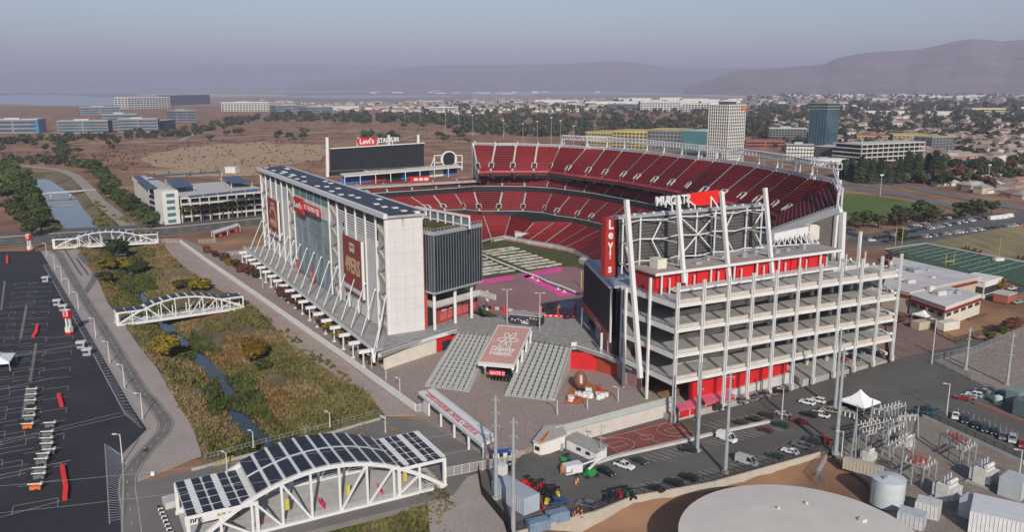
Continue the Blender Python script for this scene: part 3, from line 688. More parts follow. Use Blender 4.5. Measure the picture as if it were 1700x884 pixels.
# recessed opening strips with dark gap above the end wall, banner-side windows
mb = MB()
for ub in (46.8, 176.5):
 for j in range(10): mb.sbox(ub-.7, ub+.7, .38, .48, 9+j*3.4, 10.6+j*3.4)
mb.build('slot_window', DARK, tw)
mb = MB(); mb.sbox(-4.6, 194, -1.3, 0.2, 49.6, 51.3); mb.build('eave_beam', WHITE, tw)
mb = MB(); mb.sbox(-4.6, 194, .2, 14.6, 49.7, 50.6); mb.build('roof_slab', CONC_D, tw)
rs = random.Random(5); n = 46
for k in range(n):
 u0 = lerp(-4.2, 193.5, k/n); u1 = u0+3.4
 sk = rs.choice([None, (2.0, 4.2), (7.5, 9.8), None, (10.8, 13), None, (5, 7.2)])
 mb = MB()
 if sk:
  for v0, v1, m in ((0.5, sk[0], 0), (sk[1], 14.3, 0)): mb.sbox(u0, u1, v0, v1, 50.62, 51.15, m)
  mb.sbox(u0+.5, u1-.8, sk[0]+.05, sk[1]-.05, 50.62, 51.3, 1)
 else: mb.sbox(u0, u1, .5, 14.3, 50.62, 51.15)
 mb.build('solar_panel', [SOLAR, WHITE], tw)
mb = MB(); mb.sbox(-4.6, 194, 14.6, 15.1, 49.7, 51.5); mb.build('roof_edge_rail', WHITE, tw)
# end walls clad in white panels
for i in range(4):
 for j in range(10):
  v0 = lerp(-.6, 13.9, i/4); z0 = lerp(7, 49.4, j/10); mb = MB(); mb.sbox(-3.4, -2.62, v0, v0+3.58, z0, z0+4.2); mb.build('end_panel', ENDP, tw)
mb = MB(); mb.sbox(192.62, 193.2, .8, 13.9, 7, 49.4); mb.build('end_wall', ENDP, tw)
# banners
for ub0, ub1, z0, z1, kind in ((20.8, 44.0, 17.5, 37.0, 0), (151.0, 173.6, 19.8, 37.4, 1)):
 mb = MB(); mb.sbox(ub0, ub1, -1.15, -.7, z0, z1); bn = mb.build('banner', MAROON, tw)
 mb = MB(); mb.sbox(ub0-.9, ub0-.05, -1.5, -.6, z0-2.6, z1+.5); mb.sbox(ub0, ub1, -1.2, -.66, z0-1.9, z0-.05); mb.build('banner_frame', WHITE, tw)
 mb = MB(); mb.sbox(ub0, ub1, -.8, -.6, z0-3.4, z0-1.95); mb.build('banner_fringe', MAROON, tw)
 um = (ub0+ub1)/2
 mb = MB(); mb.prism([(0, 0)], 0, 0) if False else None
 lab = [S(um+2.9, -1.2, z1-2), S(um-2.9, -1.2, z1-2), S(um-2.9, -1.2, z1-5), S(um-1.4, -1.2, z1-5.8), S(um, -1.2, z1-5), S(um+1.4, -1.2, z1-5.8), S(um+2.9, -1.2, z1-5)]
 mb.poly([p for p in lab]); mb.poly([p+VD*.03 for p in lab[::-1]]); mb.build('banner_label', WHITE, bn)
 text("LEVI'S", bn, S(um, -1.28, z1-3.4), -UD, ZD, 1.3, MAROON, extrude=.03, width=4.4)
 if kind == 0:
  text('49ERS', bn, S(um, -1.22, lerp(z0, z1, .42)), -UD, ZD, 6.4, GOLD, extrude=.04, width=18)
 else:
  mb = MB()
  for j in range(9):
   t0, t1 = R(20+j*18), R(20+(j+1)*18); c_ = (um, lerp(z0, z1, .42))
   mb.beam(S(c_[0]+math.cos(t0)*6.5, -1.22, c_[1]+math.sin(t0)*6.2), S(c_[0]+math.cos(t1)*6.5, -1.22, c_[1]+math.sin(t1)*6.2), .1, 1.5)
  mb.build('banner_emblem', GOLD, bn)
  text('49ERS', bn, S(um, -1.22, lerp(z0, z1, .28)), -UD, ZD, 3.6, GOLD, extrude=.04, width=15)
# facade sign
mb = MB(); mb.sbox(100, 115.5, -1.9, -.9, 37.4, 44.2); sg = mb.build('facade_sign', RED, tw)
mb = MB(); mb.sbox(74.5, 99.9, -1.6, -.9, 39.6, 43.2); mb.build('sign_backing', RED, sg)
text("Levi's", sg, S(107.7, -1.98, 40.8), -UD, ZD, 3.0, WHITE, extrude=.06, width=13)
text("STADIUM", sg, S(87.5, -1.7, 41.4), -UD, ZD, 2.4, M('pink_letters', (0.72, 0.45, 0.45), .6), extrude=.08, width=21)
mb = MB(); mb.sbox(75.2, 78.2, -1.75, -1.6, 39.9, 42.9); mb.build('sign_square', WHITE, sg)
# podium walkway with props
mb = MB(); mb.sbox(-17, 196, -10.6, .4, 6.2, 7); mb.build('walkway_slab', CONC_D, tw)
mb = MB(); mb.sbox(-17, 196, -10.95, -10.62, 6.1, 7.35); mb.build('walkway_edge_beam', WHITE, tw)
for k in range(0, 54):
 mb = MB(); u0 = -17+k*3.95; mb.sbox(u0, u0+3.7, -10.85, -10.8, 7.5, 8.3, 1)
 mb.sbox(u0, u0+.12, -10.9, -10.75, 7.3, 8.4); mb.sbox(u0, u0+3.9, -10.9, -10.75, 8.35, 8.45); mb.build('railing_panel', [GALV, M('mesh_rail', (.40, .41, .41), .6)], tw)
for k in range(19):
 u = UK[0]-10+k*11.2
 mb = MB(); mb.sbox(u-.6, u+.6, -14.8, -10.7, 5.0, 6.15); mb.sbox(u-.5, u+.5, -10.7, 0, 5.2, 6.15); mb.build('cantilever_beam', WHITE, tw)
 mb = MB(); p = S(u, -13.2); mb.cyl((p.x, p.y, 0), (p.x, p.y, 5.0), .32, n=8); mb.rbox(p, .7, .7, 0, .5); mb.build('walkway_column', STEEL, tw)
for k in range(18):
 mb = MB(); b_ = S(UK[k]-(14 if k == 0 else 11), -10.7, 6.6); t_ = S(UK[k], -.6, 21.5)
 mb.beam(b_, t_, .3, .3); mb.beam(t_-ZD*.5, t_+ZD*.3, .6, .6); mb.build('prop_strut', WHITE, tw)
mb = MB()
p = G(628, 592, 6); mb.beam(S(-19, -11.5, 3.2), S(-3.3, -.9, 21.5), .35, .35); mb.beam(S(-19, -11.5, 3.0), S(-15.5, -10.8, 7), .9, .9); mb.build('prop_strut', WHITE, tw)
for u in (114, 88):
 mb = MB(); mb.sbox(u-1.6, u+1.6, -2.2, -1.7, 7.2, 13.8); k_ = mb.build('hanging_sign', RED, tw)
 text("LEVI'S", k_, S(u, -2.26, 10.5), ZD, UD, 1.5, WHITE, extrude=.03, width=5)
mb = MB(); mb.sbox(-2, 190, .5, 12, 0, 6.1); mb.build('podium_base_wall', CONC, tw)
for u0 in (56, 48, 52): pass
# red wall and glass annex at the south end
mb = MB(); mb.sbox(-2.2, 12, 14.0, 15.6, 7, 43.3); mb.build('red_end_wall', BRICK, tw)
ax = thing('glass_annex', 'dark glass block on white pillars with a grass roof beside the white tower end', 'building', S(8, 28, 7))
a0, a1, a2, a3, a4 = G(699, 384, 43.5), G(720, 388, 43.5), G(799, 373, 43.5), G(779, 367, 43.5), G(697, 357, 43.5)
a2b = a2+UD*14; back = [a2b, S(36, 40), S(36, 15)]
mb = MB(); mb.prism([a0, a1, a2, a2b, S(38, 42), S(38, 15.7), S(1.5, 15.7)], 21.4, 43.2)
mb.build('core_block', DARK, ax)
def curtain(p, q_, n, zs, nm='glass_pane'):
 o_ = unit2(Vector((q_.y-p.y, p.x-q_.x, 0)))
 for k in range(n):
  A_, B_ = lerp(p, q_, (k+.06)/n), lerp(p, q_, (k+.94)/n)
  for z0, z1 in zip(zs, zs[1:]):
   mb = MB(); mb.hexa([Vector((A_.x, A_.y, z0+.1)), Vector((B_.x, B_.y, z0+.1)), Vector((B_.x, B_.y, z0+.1))+o_*.15, Vector((A_.x, A_.y, z0+.1))+o_*.15,
                             Vector((A_.x, A_.y, z1-.1)), Vector((B_.x, B_.y, z1-.1)), Vector((B_.x, B_.y, z1-.1))+o_*.15, Vector((A_.x, A_.y, z1-.1))+o_*.15]); mb.build(nm, GLASS, ax)
 mb = MB()
 for k in range(n+1):
  A_ = lerp(p, q_, k/n)+o_*.2; mb.beam(Vector((A_.x, A_.y, 21.4)), Vector((A_.x, A_.y, 43.2)), .14, .16)
 mb.build('mullion', M('mullion_grey', (.20, .21, .22), .5), ax)
 mb = MB()
 for z in (21.4, 43.0): mb.beam(Vector((p.x, p.y, z))+o_*.2, Vector((q_.x, q_.y, z))+o_*.2, .7, .7)
 mb.build('edge_frame', GALV, ax)
curtain(a0, a1, 5, [21.6, 28.8, 36, 43]); curtain(a1, a2, 18, [21.6, 28.8, 36, 43])
sedum = ground_mat('roof_grass', [(0.05, 0.075, 0.02), (0.11, 0.085, 0.035), (0.07, 0.08, 0.025)], 0.12, 0.8)
mb = MB(); mb.prism([lerp(p, (a0+a2)/2, .04) for p in (a0, a1, a2, a2b, S(38, 42), S(38, 15.7), S(1.5, 15.7))], 43.2, 43.75); mb.build('grass_roof', sedum, ax)
mb = MB()
for p, q_ in ((a0, a1), (a1, a2)):
 mb.beam(p+ZD*.2, q_+ZD*.2, .9, .7, 0); n = 14 if q_ is a2 else 4
 for k in range(n+1): mb.beam(lerp(p, q_, k/n)+ZD*.5, lerp(p, q_, k/n)+ZD*1.6, .12, .12)
 mb.beam(p+ZD*1.6, q_+ZD*1.6, .12, .12)
mb.build('roof_railing', GALV, ax)
mb = MB(); p0, p1 = G(690, 344, 48), G(779, 360, 48)
for k in range(8):
 p = lerp(p0, p1, k/7); mb.beam(p-ZD*4.6, p, .55, .55)
mb.beam(p0, p1, .7, .8); mb.beam(p0-ZD*3.4, p1-ZD*3.4, .4, .5); mb.build('roof_pergola', WHITE, ax)
mb = MB(); mb.beam(p0-ZD*2.4+UD*.6, p1-ZD*2.4+UD*.6, .15, 2.0); mb.build('glass_screen', GLASS_B, ax)
for q_ in ((722, 548), (756, 537), (783, 528)):
 p = G(*q_, 7); mb = MB(); mb.cyl(p, (p.x, p.y, 21.6), .62, n=10); mb.build('pillar', WHITE, ax)
p = G(809, 515.5, 7); mb = MB(); mb.cyl(p, (p.x, p.y, 15), .62, n=10); mb.build('pillar', WHITE, ax)
bal = [G(702, 504, 15.2), G(721, 511, 15.2), G(795, 490, 15.2), G(823, 498, 15.2)]
for p, q_ in zip(bal, bal[1:]):
 mb = MB(); mb.beam(p+ZD*1.0, q_+ZD*1.0, .4, 2.1); mb.build('balcony_parapet', CONC_L, ax)
mb = MB(); mb.prism([bal[0], bal[1], bal[2], bal[3], bal[3]+UD*9, bal[2]+UD*10, S(20, 18)], 14.6, 15.1); mb.build('balcony_slab', CONC_D, ax)
rw = [G(726, 539, 7), G(793, 515, 7)]
o_ = unit2(Vector((rw[1].y-rw[0].y, rw[0].x-rw[1].x, 0)))
mb = MB(); mb.prism([rw[0], rw[1], rw[1]-o_*14, rw[0]-o_*8], 7, 14.5); mb.build('shop_wall', BRICK, ax)
for k in range(5):
 a, b_ = lerp(rw[0], rw[1], .08+k*.18), lerp(rw[0], rw[1], .22+k*.18)
 mb = MB(); mb.beam(a+o_*.1+ZD*2.4, b_+o_*.1+ZD*2.4, .3, 3.0); mb.build('shop_window', M('shop_pink', (.5, .12, .13), .4, .4, .8), ax)
 text(['49ERS', 'SHOP', 'TEAM', 'STORE', 'RED'][k], ax, lerp(a, b_, .5)+o_*.3+ZD*4.8, unit2(rw[1]-rw[0]), ZD, .9, WHITE, extrude=.04, width=3.2)
text("49ers", ax, lerp(rw[0], rw[1], .26)+o_*.2+ZD*6.3, unit2(rw[1]-rw[0]), ZD, 1.2, WHITE, extrude=.04, width=2.6)
mb = MB(); mb.prism([S(0, 16), rw[0], rw[0]-o_*8, S(14, 18)], 7, 14.5); mb.build('doorway', DARK, ax)
# ================================================================== podium, stairs, canopy
pod = [S(-24, -10.8), S(-10, 17), G(758, 551, 7), G(818, 558.5, 7), G(880, 567, 7), G(948, 578, 7), G(957, 577, 7), G(1004, 592, 7), G(1047, 611, 7), G(1062, 613, 7), S(-60, 75), S(-22, 90), S(-8, 80), G(960, 527, 7), G(800, 527, 7), S(20, 40), S(20, -2), S(-5, -2)]
mb = MB(); mb.prism(pod, 6.2, 7.02); struct(mb, 'podium_deck_pavement', ground_mat('deck_pavement', [(0.25, 0.243, 0.232), (0.30, 0.29, 0.275), (0.26, 0.25, 0.24)], 0.04, 0.6))
pw = thing('podium_wall', 'red and cream wall carrying the concourse deck, with white edge beam and railing', 'wall', G(757, 590, 0))
def wallseg(a, b_, z0, z1, nm, mat, th=.5):
 mb = MB(); mb.beam(Vector((a.x, a.y, (z0+z1)/2)), Vector((b_.x, b_.y, (z0+z1)/2)), th, z1-z0); return mb.build(nm, mat, pw)
e0, e1, e2 = G(628, 592, 6.2), G(725, 560, 6.2), G(758, 551, 6.4)
inn_ = UD*3.0
wallseg(e0+inn_+VD*3, e1+inn_*.3, 0, 6.1, 'plaster_wall', PLASTER); wallseg(e1+inn_*.3, e2+inn_*.6, 0, 6.1, 'red_wall', RED)
mb = MB(); p = lerp(e1+inn_*.3, e2+inn_*.6, .45); mb.rbox((p.x, p.y-.2), 2.6, .5, 0, 3.6, R(30)); mb.build('doorway', DARK, pw)
f = [G(948, 578, 6.4), G(957, 577, 6.4), G(1004, 592, 6.4), G(1047, 613, 6.4)]
wallseg(G(940, 612, 0), G(990, 616, 0), 0, 6.1, 'red_wall', RED); wallseg(G(990, 616, 0), G(1025, 627, 0), 0, 6.1, 'red_wall', BRICK)
wallseg(G(1025, 627, 0), G(1064, 650, 0), 0, 6.1, 'mural_wall', M('mural_print', (.42, .32, .30), .8, .5, .5, col2=(.35, .12, .12)))
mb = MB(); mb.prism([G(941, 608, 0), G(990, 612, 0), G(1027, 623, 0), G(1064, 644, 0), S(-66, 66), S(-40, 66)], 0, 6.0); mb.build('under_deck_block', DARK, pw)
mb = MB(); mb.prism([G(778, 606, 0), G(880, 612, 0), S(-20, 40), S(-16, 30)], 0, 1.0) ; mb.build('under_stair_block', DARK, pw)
for a, b_ in ((e0, e1), (e1, e2), (f[1], f[2]), (f[2], f[3])):
 mb = MB(); mb.beam(a+ZD*.2, b_+ZD*.2, .5, 1.3); mb.build('edge_beam', WHITE, pw)
 mb = MB(); n = max(2, int((b_-a).length/2.2))
 for k in range(n+1): mb.beam(lerp(a, b_, k/n)+ZD*.8, lerp(a, b_, k/n)+ZD*2.0, .12, .12)
 for z in (1.1, 1.4, 1.7, 2.0): mb.beam(a+ZD*z, b_+ZD*z, .07, .07)
 mb.build('railing', GALV, pw)
mb = MB(); mb.beam(f[0]+ZD*.2, f[1]+ZD*.2, .5, 1.3); mb.beam(G(1047, 613, 6.4)+ZD*.2, G(1062, 611, 6.4)+ZD*.2, .5, 1.3); mb.beam(f[0]+ZD*1.4, f[1]+ZD*1.4, .2, 1.0); mb.build('edge_beam', WHITE, pw)
STEP = M('step_stone', (0.40, 0.40, 0.38), .85, .06, .8)
def staircase(bl, br, tl, tr, label, name='grand_staircase'):
 t = thing(name, label, 'staircase', (bl+br)/2, 'wide staircases up to the concourse')
 n = 30
 for k in range(n):
  a0, a1, b0, b1 = lerp(bl, tl, k/n), lerp(br, tr, k/n), lerp(bl, tl, (k+1)/n), lerp(br, tr, (k+1)/n)
  z1 = 7.0*(k+1)/n; z0 = max(-.1, z1-1.2); mb = MB()
  s_ = lambda p, z: Vector((p.x, p.y, z))
  mb.hexa([s_(a0, z0), s_(a1, z0), s_(b1, z0), s_(b0, z0), s_(a0, z1), s_(a1, z1), s_(b1, z1), s_(b0, z1)]); mb.build('stair_step', STEP, t)
 for j in range(9):
  f_ = j/8; a, b_ = lerp(bl, br, f_), lerp(tl, tr, f_)
  m = 14; mb = MB()
  for k in range(m):
   p, q_ = lerp(a, b_, (k+.05)/m), lerp(a, b_, (k+.72)/m); zp, zq = 7*(k+.05)/m+1.0, 7*(k+.72)/m+1.0
   mb.beam(Vector((p.x, p.y, zp)), Vector((q_.x, q_.y, zq)), .12 if 0 < j < 8 else .2, .12); mb.beam(Vector((p.x, p.y, zp-1)), Vector((p.x, p.y, zp)), .1, .1); mb.beam(Vector((q_.x, q_.y, zq-1)), Vector((q_.x, q_.y, zq)), .1, .1)
  mb.build('handrail', DARK if 0 < j < 8 else GALV, t)
 mb = MB(); mb.prism([bl, br, tr, tl], lambda p: 0.0, lambda p: 0.05); mb.build('base_slab', CONC, t)
 for a, b_ in ((bl, tl), (br, tr)):
  mb = MB(); i_ = unit2(br-bl)*.2; a2_, b2_ = Vector((a.x, a.y, 0)), Vector((b_.x, b_.y, 0))
  mb.hexa([a2_-i_, a2_+i_, b2_+i_, b2_-i_, a2_-i_+ZD*.4, a2_+i_+ZD*.4, b2_+i_+ZD*7.0, b2_-i_+ZD*7.0]); mb.build('side_wall', CONC_L, t)
 return t
staircase(G(706, 642.6), G(777.5, 651.7), G(760.5, 554, 7), G(816.5, 559, 7), 'wide grey staircase left of the pink roofed canopy, nearer the white tower')
staircase(G(838.6, 658), G(919, 667), G(880, 567, 7), G(948, 577.5, 7), 'wide grey staircase right of the pink roofed canopy, nearer the giant football')
cn = thing('entrance_canopy', 'sloping canopy with pink roof banner and white frame between two wide staircases', 'canopy', G(830, 620, 0))
cb = [G(793, 602.8, 6.4), G(853.6, 608, 6.4), G(882.8, 544.4, 11.6), G(827, 539.7, 11.6)]
nz_ = (cb[1]-cb[0]).cross(cb[3]-cb[0]).normalized()
def slab(p, th, m=0, mb=None):
 mb = mb or MB(); mb.hexa([q_-nz_*th for q_ in p]+list(p), m); return mb
slab(cb, 1.1).build('roof_frame', WHITE, cn)
ctr_ = sum(cb, Vector((0, 0, 0)))/4
ib = [lerp(p, ctr_, .07)+nz_*.12 for p in cb]
slab(ib, .1).build('roof_banner', M('pink_banner', (0.46, 0.255, 0.215), .8, .05, .2), cn)
xd = unit2(cb[1]-cb[0]); xd = (cb[1]-cb[0]).normalized(); yd = (cb[3]-cb[0]).normalized()
bc = lambda a, b_: lerp(lerp(ib[0], ib[1], a), lerp(ib[3], ib[2], a), b_)+nz_*.05
text('Dignity', cn, bc(.5, .36), xd, yd, 2.9, WHITE, extrude=.03, width=8.4)
text('Health.', cn, bc(.5, .24), xd, yd, 2.9, WHITE, extrude=.03, width=8.0)
mb = MB()
Wd = (ib[1]-ib[0]).length; Ld = (ib[3]-ib[0]).length
for k in range(6):
 ang = R(90+60*k+30); c0 = bc(.5, .62)
 ex, ey = xd, (yd-xd*yd.dot(xd)).normalized()
 loop_ = []
 for j in range(12):
  t_ = 2*math.pi*j/12; lx, ly = 2.15+1.35*math.cos(t_), .75*math.sin(t_)
  X, Y = lx*math.cos(ang)-ly*math.sin(ang), (lx*math.sin(ang)+ly*math.cos(ang))*1.7
  loop_.append(c0+ex*X+ey*Y)
 for j in range(12): mb.beam(loop_[j], loop_[(j+1) % 12], .42, .06, up=nz_)
mb.build('logo', WHITE, cn)
for px, py in ((806, 623), (854, 626)):
 p = G(px, py); mb = MB(); q_ = lerp(cb[0], cb[1], .2 if px < 830 else .96); mb.beam(p, q_-ZD*1.2, .7, .5); mb.build('leg', WHITE, cn)
for k in range(4):
 mb = MB(); a, b_ = lerp(cb[1], cb[2], .12+k*.25), lerp(cb[1], cb[2], .22+k*.25); mb.beam(Vector((a.x, a.y, max(0, a.z-5.6))), b_-ZD*.9, .6, .4); mb.build('leg', WHITE, cn)
mb = MB(); mb.beam(G(812, 619, 4)+ZD*0, G(838, 621, 4), .3, 1.7); es = mb.build('hanging_sign', RED, cn)
text('GATE C', es, (G(812, 619, 4)+G(838, 621, 4))/2-UD*.3, unit2(G(838, 621, 4)-G(812, 619, 4)), ZD, 1.0, WHITE, extrude=.03, width=5)
mb = MB(); p = G(834, 629); mb.prism([G(814, 632), G(852, 636), G(862, 612), G(826, 608)], 0.06, .09); mb.build('dark_mat', DARK, cn)
for k in range(8):
 mb = MB(); a, b_ = lerp(G(812, 633), G(851, 637), k/7), lerp(G(822, 612), G(858, 615), k/7); mb.beam(a+ZD*1, b_+ZD*1, .08, .1); mb.beam(a, a+ZD*1, .08, .08); mb.beam(b_, b_+ZD*1, .08, .08); mb.build('queue_rail', GALV, cn)
# ================================================================== stepped ramp building (south-east)
rmp = thing('ramp_building', 'open concrete ramp building of stacked decks held by tall white columns', 'building', S(-80, 100, 0))
VB = [54.3+9.8*k for k in range(11)]
LV = [(9.1, 8.2), (17.3, 15.4), (25.1, 23.2), (32.7, 31.4)]
def lv(i, v): return lerp(LV[i][0], LV[i][1], (v-54.3)/98)
UF, UFr = -95.6, -95.0
BEIG = M('beige_parapet', (0.46, 0.41, 0.355), .9, .12, .25)
for i in range(4):
 za, zb = lv(i, 54.3), lv(i, 152.3)
 def sl(u0, u1, v0, v1, z0, z1, m=0, mb=None):
  mb = mb or MB(); a, b_ = lv(i, v0), lv(i, v1)
  mb.hexa([S(u0, v0, a+z0), S(u0, v1, b_+z0), S(u1, v1, b_+z0), S(u1, v0, a+z0), S(u0, v0, a+z1), S(u0, v1, b_+z1), S(u1, v1, b_+z1), S(u1, v0, a+z1)], m); return mb
 sl(UF, -70, 54.3, 152.3, -.8, -.02).build('deck_slab', CONC_D, rmp)
 sl(-70, -40, 84, 152.3, -1.6, -.6).build('deck_slab', CONC_D, rmp)
 for k in range(10):
  sl(UF-.45, UF-.02, VB[k]+.45, VB[k+1]-.45, -1.0, .12).build('fascia_beam', WHITE, rmp)
  sl(UF+.3, UF+1.0, VB[k], VB[k+1]-.03, 0, 1.15).build('parapet', BEIG, rmp)
 # inner ramp, climbing to the right behind a parapet
 for k in range(1, 10):
  mb = MB(); v0, v1 = VB[k], VB[k+1]-.02
  r0, r1 = (k-1)/9*4.2, k/9*4.2
  a, b_ = lv(i, v0)+r0, lv(i, v1)+r1
  if i < 3:
   mb.hexa([S(-83.6, v0, a-.6), S(-83.6, v1, b_-.6), S(-83, v1, b_-.6), S(-83, v0, a-.6), S(-83.6, v0, a+1.3), S(-83.6, v1, b_+1.3), S(-83, v1, b_+1.3), S(-83, v0, a+1.3)])
   mb.build('ramp_parapet', BEIG if k < 5 else CONC_L, rmp)
   mb = MB(); mb.hexa([S(-83, v0, a-.5), S(-83, v1, b_-.5), S(-71, v1, b_-.5), S(-71, v0, a-.5), S(-83, v0, a), S(-83, v1, b_), S(-71, v1, b_), S(-71, v0, a)]); mb.build('ramp_slab', CONC_D, rmp)
  else:
   mb = sl(-83.6, -83, v0, v1, 0, 1.5); mb.build('ramp_parapet', CONC_L, rmp)
  mb = MB()
  zz = lv(i, v0)
  mb.beam(S(-84.6, v0+.3, zz-7.0 if i else -2), S(-84.6, v0+.3, zz-.6), .8, .8); mb.beam(S(-71.5, v0, zz-7.2 if i else -2), S(-71.5, v0, zz-.6), .9, .9); mb.build('inner_column', CONC_L, rmp)
 # left return and its railing
 sl(UF, -70, 53.9, 54.28, -1.2, .3).build('fascia_beam', WHITE, rmp)
 mb = MB()
 for k in range(12):
  u = -94+k*2; z = lv(i, 54.3); mb.beam(S(u, 54.6, z), S(u, 54.6, z+1.2), .1, .1)
 for zz in (.5, .85, 1.2): mb.beam(S(-94, 54.6, z+zz), S(-72, 54.6, z+zz), .08, .08)
 mb.build('railing', GALV, rmp)
for k in range(11):
 v = VB[k]; z0 = lotz(S(UF, v).x)-.3; zt = lerp(39.4, 38.6, k/10)
 mb = MB()
 for d_ in (-.36, .36): mb.sbox(UF-1.1, UF-.5, v+d_-.15, v+d_+.15, z0+2.4, zt)
 for z_ in [lv(i_, v) for i_ in range(4)]: mb.sbox(UF-1.0, UF-.55, v-.21, v+.21, z_-.8, z_-.2)
 mb.sbox(UF-1.4, UF-.4, v-.6, v+.6, z0, z0+2.4, 1)
 mb.build('front_column', [WHITE, CONC_L], rmp)
for u in (-84.5, -72.5):
 mb = MB(); mb.sbox(u-.32, u+.32, 53.1, 53.85, -2.5, 38.6 if u < -80 else 33); mb.build('front_column', WHITE, rmp)
for k in range(10):
 mb = MB(); v = VB[k]+3.6; mb.sbox(-84.2, -83.8, v, v+.5, 31.5, 39.3); mb.sbox(-84.2, -83.8, v+3.2, v+3.5, 32, 37.5); mb.build('roof_fin', WHITE, rmp)
mb = MB(); mb.sbox(-70, -69, 55, 152, -2, 31.5); mb.build('core_wall', M('core_grey', (.20, .20, .20), .9), rmp)
mb = MB(); mb.sbox(-90, -89.4, 66, 108, -2.5, 5.8); mb.build('ramp_wall', RED, rmp)
mb = MB(); mb.hexa([S(-91, 64, -2.4), S(-91, 108, -2.4), S(-90.1, 108, -2.4), S(-90.1, 64, -2.4), S(-91, 64, -1.5), S(-91, 108, 1.3), S(-90.1, 108, 1.3), S(-90.1, 64, -1.5)]); mb.build('ramp_parapet', CONC_L, rmp)
mb = MB(); mb.sbox(-95, -71, 54.4, 110, -4.2, -2.2); mb.sbox(-95, -71, 110.1, 152, -4.2, -.2); mb.build('ground_slab', CONC_D, rmp)
# rooftop club
mb = MB(); mb.sbox(-84.5, -72, 55.5, 137, 39.0, 39.6, 1); mb.sbox(-84.9, -84.52, 55.1, 137.4, 38.9, 39.75, 0); mb.build('club_roof', [WHITE, M('club_roof_deck', (.33, .28, .26), .9, .15, .15)], rmp)
for k in range(9):
 v0 = 57+k*8.2; mb = MB(); mb.sbox(-82.6, -82, v0, v0+7.6, 34.2, 38.9); mb.build('club_wall_panel', RED, rmp)
mb = MB(); mb.sbox(-82, -73, 56.4, 132, 32, 38.9); mb.build('club_core', M('club_side', (.30, .03, .03), .8), rmp)
mb = MB(); mb.sbox(-86.5, -82.65, 62, 133, 33.4, 34.1); mb.build('walkway_slab', WHITE, rmp)
mb = MB()
for k in range(36): mb.beam(S(-86.3, 62+k*2, 34), S(-86.3, 62+k*2, 35.2), .1, .1)
mb.beam(S(-86.3, 62, 35.2), S(-86.3, 133, 35.2), .1, .1); mb.build('railing', GALV, rmp)
mb = MB(); mb.sbox(-79.5, -75.5, 60, 63.5, 39.6, 42.6); mb.build('roof_unit', PLASTER, rmp)
rs = random.Random(9)
for k in range(9):
 mb = MB(); v = 68+k*7; u = rs.uniform(-80, -75); mb.sbox(u, u+rs.uniform(1, 2.2), v, v+rs.uniform(1, 2.6), 39.6, 40.3+rs.random()); mb.build('roof_unit', GALV, rmp)
# right hand brackets
mb = MB()
for i in range(4):
 z = LV[i][1]; mb.beam(S(-94, 153, z), S(-70, 153, z+.6), .7, .9)
 for u in (-88, -78, -70): mb.beam(S(u, 154, z-6), S(u+4, 154, z+1.5), .6, .6)
 mb.beam(S(-90, 153.6, z+1.5), S(-66, 153.6, z-2.5), .45, .45)
 for j in range(2): a_, b_ = S(-92, 155.2+j*1.6, z-7.4+j*3.7), S(-74, 155.2+j*1.6, z-3.7+j*3.7); a_, b_ = (a_, b_) if j == 0 else (S(-74, 156.8, z-3.7), S(-92, 156.8, z)); mb.beam(a_, b_, 1.4, .9)
for u in (-76, -67): mb.beam(S(u, 156, 0), S(u, 156, 43), .9, .9)
mb.build('end_frame', WHITE, rmp)
mb = MB()
pts = [S(-68, 110), S(-70, 152), S(-40, 156), S(10, 205), S(45, 200), S(-10, 150), S(-40, 110)]
mb.prism(pts, 28.6, 29.6); mb.build('concourse_deck', CONC_D, rmp)
